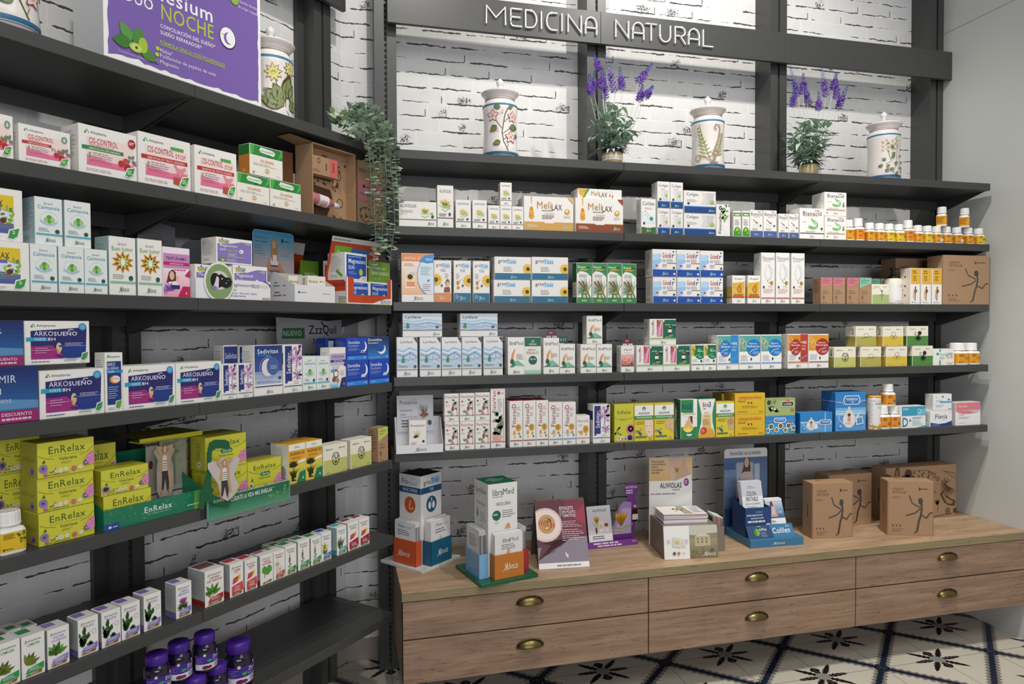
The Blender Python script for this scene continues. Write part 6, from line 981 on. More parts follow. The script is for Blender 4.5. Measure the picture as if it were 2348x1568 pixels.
# ------------------------------------------------------------------ plants
def leaf_geo(m, base, dirv, up, L, Wd, mat, fold=.15, n=4, curl=0):
    d = Vector(dirv).normalized(); upv = Vector(up); s = d.cross(upv)
    if s.length < 1e-4: s = d.orthogonal()
    s.normalize(); nn = s.cross(d).normalized(); V = []; F = []
    for k in range(n+1):
        t = k/n; w = Wd*math.sin(math.pi*(.06+.9*t)**.75)*.5; c = Vector(base)+d*(L*t)-nn*(curl*L*t*t)
        V += [tuple(c+s*w+nn*w*fold), tuple(c), tuple(c-s*w+nn*w*fold)]
    for k in range(n):
        b = k*3; F += [(b, b+1, b+4, b+3), (b+1, b+2, b+5, b+4)]
    m.add(V, F, mat, True)
def lavender(x, y, z, seed, spikes, label, fabric):
    rnd = random.Random(seed); root = empty('potted_lavender', (x, y, z), 0, label, 'potted plant', 'potted lavender on the top shelf')
    m = Mesh(); n = NT('woven_burlap'); wv = n.op('MULTIPLY', n.op('SINE', n.op('MULTIPLY', n.z, 2600)), n.op('SINE', n.op('MULTIPLY', n.x, 2600)))
    c = n.mix(n.step(wv, -1, 1), (.34, .22, .11, 1), (.62, .46, .27, 1)) if fabric == 0 else n.mix(n.step(wv, -1, 1), (.36, .29, .13, 1), (.58, .50, .30, 1)); pm = n.out(c, .8, .2)
    m.lathe([(.040, 0), (.047, .070)], pm, 36); m.obj('pot', root)
    m = Mesh(); m.lathe([(.049, .066), (.051, .082), (.047, .082), (.045, .070)], '#17171a', 36, cap=False); m.lathe([(.046, .074), (.001, .076)], '#1c1613', 24, cap=False); m.obj('pot_rim', root)
    if fabric == 0:
        m = Mesh(); rf = lambda zz: .0405+.0468*0+.1*zz*.98
        m.lathe([(.0440, .030), (.0464, .053)], M('#e6dccb', .8), 36, cap=False, fn=lambda a: 1.012)
        for k in range(36):
            a = 2*math.pi*k/36; m.box(.0465*math.cos(a)-.0009, .0465*math.sin(a)-.0009, .040, .0465*math.cos(a)+.0009, .0465*math.sin(a)+.0009, .0418, '#8a7a64')
        m.obj('lace_band', root)
    st = Mesh(); lf = Mesh(); G = [M(c, .7) for c in ('#a3bca6', '#b4c8b4', '#93af98', '#c6d4c4')]
    for k in range(34):
        a = rnd.uniform(0, 6.28); r0 = rnd.uniform(0, .03); H = rnd.uniform(.06, .215); out = rnd.uniform(.03, .105)*(1 if H < .15 else .75)
        P = [Vector((r0*math.cos(a), r0*math.sin(a), .075)), Vector(((r0+out*.4)*math.cos(a), (r0+out*.4)*math.sin(a), .075+H*.6)), Vector(((r0+out)*math.cos(a), (r0+out)*math.sin(a), .075+H))]
        st.tube(P, .0013, G[0], 5)
        for j in range(9):
            t = rnd.uniform(.15, 1); p = P[0].lerp(P[1], t*2) if t < .5 else P[1].lerp(P[2], t*2-1); b = rnd.uniform(0, 6.28)
            leaf_geo(lf, p, (math.cos(b), math.sin(b), rnd.uniform(-.35, .9)), (0, 0, 1), rnd.uniform(.040, .068), rnd.uniform(.017, .024), rnd.choice(G), .25, 4, rnd.uniform(.1, .5))
    for k in range(26):
        b = rnd.uniform(0, 6.28); leaf_geo(lf, (.035*math.cos(b), .035*math.sin(b), .082), (math.cos(b), math.sin(b), rnd.uniform(-.2, .5)), (0, 0, 1), rnd.uniform(.035, .055), .014, rnd.choice(G), .25, 4, .5)
    BL = [M(c, .6) for c in ('#6878d0', '#8494e0', '#4a58b4')]; PU = [M(c, .6) for c in ('#ac7cd8', '#c096e6', '#9468c8')]
    fl = Mesh()
    for (dx, dy, h0, h1, lx) in spikes:
        A = Vector((dx*.25, dy*.25, .10)); B = Vector((dx, dy, h0)); T = Vector((dx+lx, dy, h1)); st.tube([A, A.lerp(B, .5)+Vector((dx*.1, 0, 0)), B, B.lerp(T, .9)], [.0014, .0013, .0012, .0006], G[3], 5)
        nn = 70; dv = (T-B).normalized()
        for k in range(nn):
            t = k/nn; p = B.lerp(T, t); b = k*2.4; rr = .0125*(1-t)**.55+.0018
            e = dv.orthogonal().normalized(); e2 = dv.cross(e); q = (e*math.cos(b)+e2*math.sin(b)); mat = (rnd.choice(PU) if t < .55 else rnd.choice(BL)) if rnd.random() < .8 else rnd.choice(BL)
            s = .0175 if t < .5 else .0095*(1.25-t*.6)
            for w in (-.5, .5): leaf_geo(fl, p+q*rr*.4, q+dv*(.5+w*.5)+e*w*.6, dv, s, s*.75, mat, .3, 2)
    st.obj('stem', root); lf.obj('foliage', root); fl.obj('flower', root)
def lavs():
    X = onY(1404, 360, 2.91)[0]
    def sp(pts, X, Y=2.91):
        o = []
        for bx, by, tx, ty in pts:
            B = onY(bx, by, Y); T = onY(tx, ty, Y); o.append((B[0]-X, random.Random(bx).uniform(-.02, .02), B[2]-ZR[0], T[2]-ZR[0], T[0]-B[0]))
        return o
    lavender(X, 2.91, ZR[0], 3, sp([(1376, 165, 1361, 122), (1352, 222, 1350, 172), (1364, 212, 1366, 163), (1378, 210, 1376, 158), (1388, 228, 1386, 168), (1412, 212, 1391, 120), (1425, 208, 1420, 155), (1463, 192, 1498, 143), (1468, 232, 1477, 192), (1474, 228, 1494, 200)], X), 'potted lavender with white lace band round the burlap pot', 0)
    X = onY(1854, 386, 2.91)[0]
    lavender(X, 2.91, ZR[0], 8, sp([(1831, 222, 1812, 152), (1816, 248, 1818, 200), (1838, 215, 1838, 170), (1857, 235, 1851, 188), (1896, 222, 1886, 150), (1905, 210, 1913, 170), (1912, 232, 1912, 182), (1920, 250, 1943, 198), (1878, 255, 1878, 210)], X), 'potted lavender in plain green-tinged burlap pot', 1)
lavs()
def eucalyptus():
    dd = .10; u, z = onL(838, 322, dd); zs = ZL[0]; base = LP(u, dd, zs); rnd = random.Random(11)
    root = empty('trailing_eucalyptus', base, 0, 'trailing grey-green eucalyptus in silver pot hanging over shelf end in the corner', 'potted plant')
    m = Mesh(); m.lathe([(.030, 0), (.036, .004), (.042, .085), (.044, .088), (.041, .086), (.036, .02)], M('#c9cdd0', .12, .85), 40, cap=False); m.lathe([(.001, .0005), (.033, .0005)], M('#9a9da0', .3, .8), 24, cap=False); m.lathe([(.039, .074), (.001, .078)], '#2a241d', 24, cap=False); m.obj('pot', root)
    st = Mesh(); lf = Mesh(); G = [M(c, .55) for c in ('#98ad9b', '#a8baa6', '#849b8b', '#bac8b2', '#a3b38c')]
    B0 = Vector(base)
    def P(px, py, d): uu, zz = onL(px, py, d); return Vector(LP(uu, d, zz))-B0
    top = Vector((0, 0, .085))
    paths = [[(845, 262, .06), (850, 300, -.02), (856, 380, -.05), (858, 470, -.06), (862, 560, -.06), (852, 622, -.06)],
             [(850, 258, .06), (868, 290, -.01), (872, 380, -.05), (880, 480, -.06), (876, 545, -.06), (872, 580, -.06)],
             [(858, 254, .07), (884, 290, .0), (894, 370, -.04), (903, 440, -.05), (905, 520, -.05), (893, 598, -.05)],
             [(862, 256, .07), (895, 300, .01), (905, 360, -.02), (912, 430, -.03), (914, 470, -.03)],
             [(850, 262, .05), (880, 310, -.02), (886, 400, -.06), (884, 470, -.07), (888, 560, -.06), (880, 575, -.06)],
             [(835, 262, .05), (845, 300, -.02), (846, 350, -.05), (852, 420, -.06), (850, 470, -.06)],
             [(830, 256, .07), (800, 262, .05), (778, 268, .04), (757, 285, .03)], [(828, 262, .06), (800, 285, .02), (785, 275, .02), (770, 258, .02), (750, 262, .03)],
             [(835, 262, .05), (812, 300, -.01), (800, 306, -.02), (792, 290, -.02)], [(838, 262, .05), (828, 300, -.03), (822, 322, -.04)],
             [(850, 250, .08), (866, 256, .06), (882, 262, .04)], [(842, 248, .08), (820, 244, .07), (802, 250, .06)]]
    for path in paths:
        pts = [top, top+Vector((rnd.uniform(-.01, .01), rnd.uniform(-.01, .01), .03))]+[P(*q) for q in path]
        # refine the polyline
        fine = []
        for a, b in zip(pts, pts[1:]):
            n = max(2, int((b-a).length/.011))
            for k in range(n): fine.append(a.lerp(b, k/n))
        fine.append(pts[-1]); st.tube(fine, .0011, G[3], 5)
        for i in range(2, len(fine)-1):
            d = (fine[i+1]-fine[i-1]).normalized(); e = d.orthogonal().normalized(); e2 = d.cross(e); b = i*1.57+rnd.uniform(-.4, .4)
            for sg in (1, -1):
                q = (e*math.cos(b)+e2*math.sin(b))*sg+d*rnd.uniform(-.1, .35); s = rnd.uniform(.020, .033)*(1.15 if i < 26 else 1)
                leaf_geo(lf, fine[i], q, Vector((rnd.uniform(-.4, .4), rnd.uniform(-.8, .2), 1)), s, s*.88, rnd.choice(G), .16, 5)
    st.obj('stem', root); lf.obj('foliage', root)
eucalyptus()
# ------------------------------------------------------------------ helpers for card displays
def card(m, pts, th, mat, axis='y', at=0): m.prism(pts, (at, at+th), mat, axis)
def leaning(m, w, h, th, tilt, x, y, z, mat, spec=None, seed=1):
    """a card whose foot is at (x,y,z) front left corner and which leans back by tilt degrees"""
    t = math.radians(tilt); ey = Vector((0, math.sin(t), math.cos(t))); nn = Vector((0, -math.cos(t), math.sin(t))); O = Vector((x, y, z)); ex = Vector((1, 0, 0))
    a = [O, O+ex*w, O+ex*w+ey*h, O+ey*h]; b = [p-nn*th for p in a]
    m.add([tuple(p) for p in a+b], [(0, 1, 2, 3), (7, 6, 5, 4), (0, 4, 5, 1), (1, 5, 6, 2), (2, 6, 7, 3), (3, 7, 4, 0)], mat)
    if spec:
        fr = frame(O, ex, ey, w, h); paint(m, spec, fr, seed=seed)
aboca = 'i {x0} {y0} {x1} {y1} {c} Aboca;k 1.6 {a} {b} {d} {e} {f} {g} {c};'
def abo(x0, x1, y0, y1, c='#f2efe9'): return ab(c, x0, x1, y0, y1)
WH = M('#efeeea', .5)
# ------------------------------------------------------------------ leaflet towers on the counter
def tower(F, deg, S, plate, plate_th, side, hgt_, off, lf_spec, rt_spec, top_col, top_spec, pockets, label):
    root = empty('leaflet_stand', (F[0], F[1], CTZ), math.radians(deg), label, 'display stand')
    m = Mesh(); m.box(0, 0, 0, S, S, plate_th, plate, .001); m.obj('base_plate', root)
    m = Mesh(); a = off; m.box(a, a, plate_th+.0002, a+side, a+side, hgt_, WH, .0008, dict(top=M(top_col, .5)))
    H = hgt_-plate_th
    paint(m, rt_spec, frame((a, a, plate_th), (1, 0, 0), (0, 0, 1), side, H)); paint(m, lf_spec, frame((a, a+side, plate_th), (0, -1, 0), (0, 0, 1), side, H)); paint(m, top_spec, frame((a, a, hgt_), (1, 0, 0), (0, 1, 0), side, side))
    m.obj('column', root)
    for (sd, x0, x1, y0, y1, ph, col, spec, lh, lspec, n) in pockets:
        m = Mesh(); t = .0016; z0 = plate_th+.0002
        if sd == 'f':      # pocket facing the front-right (local -y)
            m.box(x0, y0, z0, x1, y0+t, ph, M(col)); m.box(x0, y0, z0, x0+t, y1, ph, M(col)); m.box(x1-t, y0, z0, x1, y1, ph, M(col)); m.box(x0, y0, z0, x1, y1, z0+t, M(col))
            paint(m, spec, frame((x0, y0, z0), (1, 0, 0), (0, 0, 1), x1-x0, ph-z0))
        elif sd == 'l':    # pocket on local -x
            m.box(x0, y0, z0, x0+t, y1, ph, M(col)); m.box(x0, y0, z0, x1, y0+t, ph, M(col)); m.box(x0, y1-t, z0, x1, y1, ph, M(col)); m.box(x0, y0, z0, x1, y1, z0+t, M(col))
            paint(m, spec, frame((x0, y1, z0), (0, -1, 0), (0, 0, 1), y1-y0, ph-z0))
        else:
            m.box(x0, y0, z0, x1, y1, ph, M(col)) if False else None
            m.box(x1-t, y0, z0, x1, y1, ph, M(col)); m.box(x0, y0, z0, x1, y0+t, ph, M(col)); m.box(x0, y1-t, z0, x1, y1, ph, M(col)); m.box(x0, y0, z0, x1, y1, z0+t, M(col))
        m.obj('leaflet_pocket', root)
        for k in range(n):
            m = Mesh(); g = .004; jit = random.Random(k+int(x0*1e4)).uniform(-.003, .003)
            if sd == 'f': fr_ = (x0+.004, y0+g+k*(y1-y0-.012)/max(1, n)); w_ = x1-x0-.008; m.box(0, 0, 0, w_, .0022, lh+jit, M('#eae8e6'), .0004); paint(m, lspec, frame((0, 0, 0), (1, 0, 0), (0, 0, 1), w_, lh)) if k == 0 else None
            elif sd == 'l': fr_ = (x0+g+k*(x1-x0-.012)/max(1, n), y0+.004); w_ = y1-y0-.008; m.box(0, 0, 0, .0022, w_, lh+jit, M('#eae8e6'), .0004); paint(m, lspec, frame((0, w_, 0), (0, -1, 0), (0, 0, 1), w_, lh)) if k == 0 else None
            else: fr_ = (x0+g+k*(x1-x0-.012)/max(1, n), y0+.004); w_ = y1-y0-.008; m.box(0, 0, 0, .0022, w_, lh+jit, M('#eae8e6'), .0004)
            if lspec and sd in 'lr' : m.box(-.0001, -.0002, lh*.45, .0023, -.0001, lh*.9, M(['#5a6a78', '#2f4a3c', '#8aa0b0', '#c9a0a8', '#6a4a50'][k % 5]))
            o = m.obj('leaflet'); c_, s_ = math.cos(math.radians(deg)), math.sin(math.radians(deg))
            o.location = (F[0]+fr_[0]*c_-fr_[1]*s_, F[1]+fr_[0]*s_+fr_[1]*c_, CTZ+z0+t+.0003); o.rotation_euler = (0, 0, math.radians(deg))
            hue = {'#c8562c': 'orange', '#14607f': 'teal', '#c87a2c': 'amber', '#7fb4dc': 'light blue', '#a82838': 'red'}[col]
            tag(o, ('front leaflet standing in the %s pocket of %s stand' if k == 0 else ('%s leaflet behind the front one in the %s pocket' % (NTH[k], '%s'))+' of %s stand') % (hue, 'the marble-plate' if deg > 20 else 'the green-plate'), 'leaflet', 'leaflets in the '+hue+' pocket')
mar = NT('white_marble_board'); mar = mar.out(mar.mix(mar.step(mar.noise(mar.tc, 22, 5, .7), .35, .7), (.50, .51, .50, 1), (.74, .74, .73, 1)), .3, .5)
lun = 'e 25 56 75 75 #14607f;k 1.4 50 68 50 73 #efeeea;e 34 60 48 69 #efeeea;e 52 60 66 69 #efeeea;k .7 40 67 50 69.5 60 67 #14607f'
nos = 'e 25 56 75 75 #d0602c;k .9 54 71 48 64 47 61 58 60.6 64 62 #efeeea;k .7 58 63 65 62 #efeeea'
fitt = 'T 12 89 42 95 #3f5f9a Fito;t 43 88.6 84 93.4 #8fa8d0 nasal;t 52 95 84 96.6 #d08a5a pediatric;r 0 79 100 86 #1f5580;T 18 80.8 84 84.4 #e8edf0 NARIZ TAPADA;'+nos
gri = 'T 12 87 46 94 #3a4450 grin;r 48 88 90 96 #a8cce4;T 50 89.5 88 95 #3f86c4 Tuss;r 0 79 100 86 #1f5580;T 42 80.8 60 84.4 #e8edf0 TOS;'+lun
tower((.315, 2.789), 40, .245, mar, .012, .128, .384, .060, fitt, gri, '#2a2a2e', 'l 20 30 80 60 #55555a 3 .4',
      [('l', .018, .054, .052, .182, .117, '#c8562c', abo(22, 72, 34, 56), .180, 'T 16 84 44 91 #4a6aa8 Fito;t 44 84 78 90 #a8b8d8 nasal;l 14 66 84 80 #5a6a8a 3 .35;q 30 46 50 60 44 46 #e8b8a0', 6),
       ('f', .062, .192, .006, .054, .114, '#14607f', abo(34, 80, 36, 60), .186, 'T 26 84 52 91 #4a6aa8 Fito;t 52 84 86 90 #a8b8d8 nasal;l 22 68 88 80 #5a6a8a 2 .35;q 30 46 52 64 56 46 #e8b8a0', 7)],
      'white leaflet tower with orange and teal pockets on a marble plate')
tower((.519, 2.578), 13.5, .255, M('#17603f', .25), .014, .132, .384, .060,
      't 12 86 88 94 #5a6260 Lynfase;t 18 74 80 77.5 #7a8a84 FASE DE DRENAJE;q 24 72 34 63 24 58 14 63 #6aa894;l 42 56 92 68 #9aa09e 5 .3', 'k .4 14 85.5 50 85.5 #3a3a3a;t 16 87 50 94 #3f3f3f libra;t 51 87.4 88 94 #5f5f5f Med;t 28 76 76 79.6 #4a4a4a FASE DE CARGA;e 14 60 43 71 #1f6a50;l 18 65 39 68 #c8d8cc 1 .6;l 48 62 92 71 #6a6a6a 4 .3;q 56 50 62 55 72 56 76 50 #e0a06a;c 24 56 34 59 .4 #999', '#1c5c40', 'T 20 50 80 60 #dfe9e2 control del peso;l 30 66 70 74 #b8d0c0 1 .4;l 30 36 72 44 #b8d0c0 1 .4',
      [('l', .014, .055, .050, .180, .112, '#7fb4dc', 'g 0 0 100 100 #6aa8dc #8fb8d4;'+abo(30, 76, 32, 56, '#a8cce8'), .190, 'l 20 60 84 86 #8a7a70 5 .3;g 0 0 100 40 #8fb8dc #dfe6ec', 7),
       ('f', .065, .197, .014, .056, .112, '#c87a2c', abo(34, 78, 36, 62), .176, 'T 28 80 54 90 #5a5a5a libra;t 54 81 84 90 #7a7a7a Med;l 24 64 86 77 #6a6a6a 3 .35;q 30 30 46 66 56 62 44 40 40 30 #e0a870', 7),
       ('r', .198, .238, .050, .180, .105, '#a82838', '', .180, 'x', 6)],
      'white leaflet tower with amber, blue and red pockets on a green plate')
# ------------------------------------------------------------------ recipe calendar
def calendar():
    A = onZ(1236, 1306, CTZ); B = onZ(1352, 1299, CTZ); rz = math.atan2(B[1]-A[1], B[0]-A[0]); w = math.hypot(B[0]-A[0], B[1]-A[1]); tilt = 20; h = .283
    root = empty('desk_calendar', A, rz, 'spiral-bound desk calendar with spaghetti plate picture on burgundy page', 'calendar')
    m = Mesh(); leaning(m, w, h, .002, tilt, 0, 0, .0005, M('#ecebe8'), 'r 0 0 100 100 #8a7f8c;q 0 30 40 34 100 52 100 100 0 100 #5a2230;q 0 12 10 36 44 30 70 44 100 44 100 100 60 100 100 90 #5a2230;q 60 100 100 100 100 46 50 46 #7a2438;q 100 92 100 60 70 74 #9a2f44;r 0 0 100 8 #f0efec;e -14 38 52 88 #dcc0b8;e -11 41 49 85 #efdcd4;e 4 50 38 78 #c8965a;e 10 54 32 74 #b87c42;e 6 62 16 70 #b83a2c;e 26 58 37 66 #c0402c;e 18 56 24 60 #e8c878;e 22 66 30 72 #5a2a24;c 8 52 34 76 1.2 #dcb070;c 12 56 28 72 1.2 #dcb070;T 48 84 76 89 #f0e9ea ESPAGUETIS;T 48 78.5 80 83 #f0e9ea CON PULPO;T 48 73 80 77.5 #f0e9ea Y TOMATITOS;l 48 58 94 68 #e0c8cc 4 .3;l 50 38 96 56 #d8ccd2 6 .3;k .8 14 22 40 30 #5a2230;k .8 10 18 36 26 #5a2230;r 54 16 56 22 #f2f2f2;r 57 14 59 20 #f2f2f2;l 36 2 92 6 #777 1', 3)
    m.obj('front_page', root)
    t = math.radians(tilt); m = Mesh(); D = 2*h*math.sin(t)
    a = [(0, D, .0005), (w, D, .0005), (w, h*math.sin(t)+.004, h*math.cos(t)-.004), (0, h*math.sin(t)+.004, h*math.cos(t)-.004)]
    m.add(a+[(x, y+.002, z) for x, y, z in a], [(0, 1, 2, 3), (7, 6, 5, 4), (0, 4, 5, 1), (1, 5, 6, 2), (2, 6, 7, 3), (3, 7, 4, 0)], M('#5f5a4f')); m.obj('easel_back', root)
    m = Mesh()
    for k in range(22):
        x = .008+k*(w-.016)/21; c = (h*math.sin(t)+.002, h*math.cos(t)-.002)
        m.tube([(x+.001*math.sin(q), c[0]+.008*math.cos(q), c[1]+.008*math.sin(q)) for q in [j*.7 for j in range(10)]], .0011, M('#d8d0a0', .3, .7), 5)
    m.obj('spiral', root)
calendar()
# ------------------------------------------------------------------ purple counter card
wheat = lambda x, y, s: f'w {x} {y} {s} 14 60 120 {s*.09} #e0a820 #c88c18 #f0c440;k {s*.06} {x-s*.4*2} {y+s*.1} {x} {y-s*.12} {x+s*.4*2} {y+s*.12} #9cb84a;k {s*.05} {x-s*.3*2} {y-s*.1} {x} {y-s*.3} {x+s*.3*2} {y-s*.08} #b4cc5a;'
def purple_card():
    A = onZ(1347, 1260, CTZ); B = onZ(1462.5, 1248, CTZ); w = math.hypot(B[0]-A[0], B[1]-A[1]); rz = math.atan2(B[1]-A[1], B[0]-A[0])
    root = empty('counter_card', A, rz, 'purple counter card display with round badge on a narrow neck', 'display stand')
    P = M('#7a3a90')
    m = Mesh(); m.box(0, 0, 0, w, .002, .030, P); m.box(0, .0021, 0, w, .07, .004, P); paint(m, 'l 12 56 84 86 #e8dcee 1 .8;l 20 18 80 46 #e8dcee 1 .8;l 88 50 98 80 #d0b8dc 2 .5', front(w, .030, 0)); m.obj('base_lip', root)
    def px(x, y): Q = onY(x, y, A[1]+.055); return ((Q[0]-A[0])-.002, Q[2]-CTZ)
    m = Mesh(); out = [(0.002, .0045), (w-.001, .0045)]+[px(*q) for q in ((1461, 1195), (1466, 1178), (1463, 1150))]
    bc = px(1451.5, 1122); rr = .036
    arc = [(bc[0]+rr*math.sin(a), bc[1]-rr*math.cos(a)) for a in np.linspace(.55, 2*math.pi-.55, 22)]
    out += arc+[px(1441, 1146), px(1422, 1190), px(1406, 1236), px(1352, 1248)]
    card(m, out, .0025, P, 'y', .052)
    x0 = min(a for a, b in out); x1 = max(a for a, b in out); hh = max(b for a, b in out); fr = frame((0, .052, 0), (1, 0, 0), (0, 0, 1), w, hh)
    a = px(1438, 1178); b = px(1432, 1232)
    paint(m, f'T {(bc[0]-.030)/w*100} {(bc[1]+.004)/hh*100} {(bc[0]+.030)/w*100} {(bc[1]+.016)/hh*100} #f2ecf4 NOVEDAD;l {(bc[0]-.028)/w*100} {(bc[1]-.022)/hh*100} {(bc[0]+.030)/w*100} {bc[1]/hh*100} #e4d4ea 2 .6;'+f'q 54 14 66 40 74 62 82 68 97 66 97 14 #b08cc8;q 60 14 70 36 78 56 96 56 96 14 #cdb4dc;'+wheat(76, 26, 30), fr); m.obj('back_panel', root)
    m = Mesh(); c = px(1458, 1178); m.box(c[0]-.014, .044, c[1]-.035, c[0]+.014, .0518, c[1]+.022, M('#3a1a14', .2), .004); m.box(c[0]-.0145, .0436, c[1]-.026, c[0]+.0145, .044, c[1]+.0, M('#e6e2dc')); m.box(c[0]-.009, .046, c[1]+.0225, c[0]+.009, .0517, c[1]+.031, M('#8a4a1c', .2), .002); m.box(c[0]-.0075, .045, c[1]+.0312, c[0]+.0075, .0517, c[1]+.042, M('#c9c4bc'), .002)
    m.obj('bottle_relief', root)
    m = Mesh(); leaning(m, .118, .183, .003, 14, 0, 0, 0, WH, 'g 0 28 100 100 #d8ccd0 #e6e4ec;r 0 0 100 30 #eeecea;T 24 85 82 92 #3a3a3a ALIVIOLAS;'+wheat(38, 56, 22)+'e 30 32 38 48 #4a2a1c;r 46 36 66 62 #e9e6e2;r 50 44 60 54 #e8c860;r 70 36 84 56 #8a4a24;r 68 36 86 48 #e6e2da;l 16 18 86 28 #5a4a6a 2 .4;'+ab('#3a4a4a', 66, 90, 6, 12), 4)
    o = m.obj('flyer'); dx, dy = .014, .0045; o.location = (A[0]+dx*math.cos(rz)-dy*math.sin(rz), A[1]+dx*math.sin(rz)+dy*math.cos(rz), CTZ+.0045); o.rotation_euler = (0, 0, rz+.0)
    tag(o, 'white flyer leaning in the purple counter card display', 'flyer')
purple_card()
# ------------------------------------------------------------------ white and taupe leaflet dispenser
def dispenser():
    A = onZ(1523, 1283, CTZ); rz = math.radians(-8.3); w, d, h = .243, .205, .140
    root = empty('leaflet_dispenser', A, rz, 'taupe leaflet dispenser with tall white back board and belly photo', 'display stand')
    T = M('#877a6c', .45); m = Mesh()
    m.prism([(0, 0), (d, 0), (d, h), (.018, h)], (0, .002), T, 'x'); m.prism([(0, 0), (d, 0), (d, h), (.018, h)], (w-.002, w), T, 'x')
    m.add([(0, 0, 0), (w, 0, 0), (w, .018, h), (0, .018, h)], [(0, 1, 2, 3)], WH); m.add([(0, .018, h), (w, .018, h), (w, d, h), (0, d, h)], [(0, 1, 2, 3)], T); m.add([(0, 0, .0003), (w, 0, .0003), (w, d, .0003), (0, d, .0003)], [(3, 2, 1, 0)], T)
    t = math.atan2(.018, h); fr = frame((0, 0, 0), (1, 0, 0), (0, math.sin(t), math.cos(t)), w, h/math.cos(t))
    paint(m, 'r 48 0 100 100 #a39a7c;g 48 0 100 60 #7a7050 #a39a7c;r 48 70 100 100 #c9c8b8;q 48 60 48 72 60 70 76 74 100 76 100 60 #8f8a6c;q 58 36 58 66 66 72 78 70 86 68 87 38 #c0b494;q 58 66 66 74 78 74 86 68 #d8d0b4;r 62 46 65 53 #8a7c5c;r 70 46 73 53 #8a7c5c;r 78 46 81 53 #8a7c5c;r 62 56 65 62 #8a7c5c;r 70 56 73 62 #8a7c5c;r 78 56 81 62 #8a7c5c;s 50 4 98 34 30 9 #857a58 #98906c #6a6044;'+ab('#f0ede4', 74, 95, 8, 20)+'l 10 84 38 88 #9a6aa8 1 .5;q 16 38 32 34 32 62 16 66 #d9d6d2;r 34 36 40 60 #dedbd6;q 20 46 28 44 28 54 20 56 #e0c050;l 6 46 14 60 #b08ac0 4 .3;l 40 46 47 60 #b08ac0 4 .3;e 16 12 22 22 #3a6a4c;e 24 12 30 22 #d08a2c;l 33 14 40 20 #999 2 .3', fr)
    m.obj('body', root)
    bw, bh = .206, .405; m = Mesh(); m.box(-.004, d+.0005, 0, -.004+bw, d+.004, bh, WH, .0006)
    paint(m, 'g 0 73 100 100 #d9b076 #e6cda4;q 46 100 82 100 84 92 96 76 80 74 50 73 48 86 #dcb8a4;q 56 73 84 100 84 92 98 76 #d0a894;q 84 100 100 100 100 73 96 78 86 92 #e0c08a;q 62 73 98 80 98 73 #efece8;'+wheat(64, 82, 8).replace('k 0', 'k 0')+'t 6 94 34 96.5 #5a4a34 Toda la armonía;t 6 91 38 93.5 #5a4a34 de un movimiento;t 6 88 20 90.4 #5a4a34 natural;t 6 84.6 32 87.2 #5a4a34 en el momento;t 6 81.4 24 84 #5a4a34 adecuado;T 25 64.5 75 70.5 #3f3f3d ALIVIOLAS;l 54 61.6 76 63.4 #888 1 .5;l 4 57 94 59 #a080b0 1 .6;e 80 66.5 92 75.5 #8a4a9a;l 82 69 90 73.5 #e4d0ea 2 .5', frame((-.004, d+.0005, 0), (1, 0, 0), (0, 0, 1), bw, bh)); m.obj('back_board', root)
    m = Mesh(); hx0, hx1, hy0, hy1 = w+.004, w+.060, .075, .155
    for a in ((hx0, hy0, hx0+.002, hy1), (hx1-.002, hy0, hx1, hy1), (hx0, hy0, hx1, hy0+.002), (hx0, hy1-.002, hx1, hy1)): m.box(a[0], a[1], 0, a[2], a[3], .112, T)
    m.obj('side_pocket', root)
    c_, s_ = math.cos(rz), math.sin(rz); loc = lambda x, y, z: (A[0]+x*c_-y*s_, A[1]+x*s_+y*c_, CTZ+z)
    for k in range(9):
        m = Mesh(); m.box(0, 0, 0, .0030, .072, .166-.0018*k, M('#e4e0e0'), .0004); 
        m.box(.0003, -.0002, .09, .0027, -.0001, .162-.002*k, M(['#a0605a', '#b87a70', '#8a5a58', '#5a4a40'][k % 4])); m.box(-.0002, .006, .085, -.0001, .068, .155-.002*k, M('#4a5a34'))
        o = m.obj('booklet'); o.location = loc(hx0+.005+k*.0052, hy0+.004, .0005); o.rotation_euler = (0, 0, rz)
        tag(o, ('leftmost' if k == 0 else 'rightmost' if k == 8 else ORD[k])+' of the upright booklets in the pocket beside the taupe dispenser', 'booklet', 'upright booklets in the taupe side pocket')
    cols = ['#d8d4dc', '#c8ccdc', '#e4e0e4', '#c9c4d4', '#8a8a80', '#dcb8b4', '#e0dfe0', '#b8a898', '#c0c8d0', '#a04a3c', '#ecebe6']
    for k in range(11):
        rr = random.Random(k*3+1); m = Mesh(); mt = M(cols[k]); m.box(0, 0, 0, .200+rr.uniform(-.003, .003), .125, .0038, M('#e6e3e4'), .0004, dict(front=mt))
        if k == 10: paint(m, 'q 0 0 60 0 66 100 0 100 #e9e6dc;q 48 0 68 0 62 100 46 100 #a8a07a;s 30 40 62 80 10 20 #d9b08a #6a3a24;l 72 10 96 90 #999 8 .3', frame((0, 0, .0038), (1, 0, 0), (0, 1, 0), .2, .125))
        o = m.obj('leaflet'); o.location = loc(.014+rr.uniform(-.002, .003), .048+rr.uniform(-.002, .002), h+.0003+k*.0040); o.rotation_euler = (0, 0, rz+rr.uniform(-.012, .012))
        tag(o, ('topmost' if k == 10 else 'lowest' if k == 0 else ['', 'second', 'third', 'fourth', 'fifth', 'sixth', 'seventh', 'eighth', 'ninth', 'tenth'][k]+' from bottom')+' of the flat leaflet pile on the taupe dispenser', 'leaflet', 'flat leaflets piled on the taupe dispenser')
dispenser()
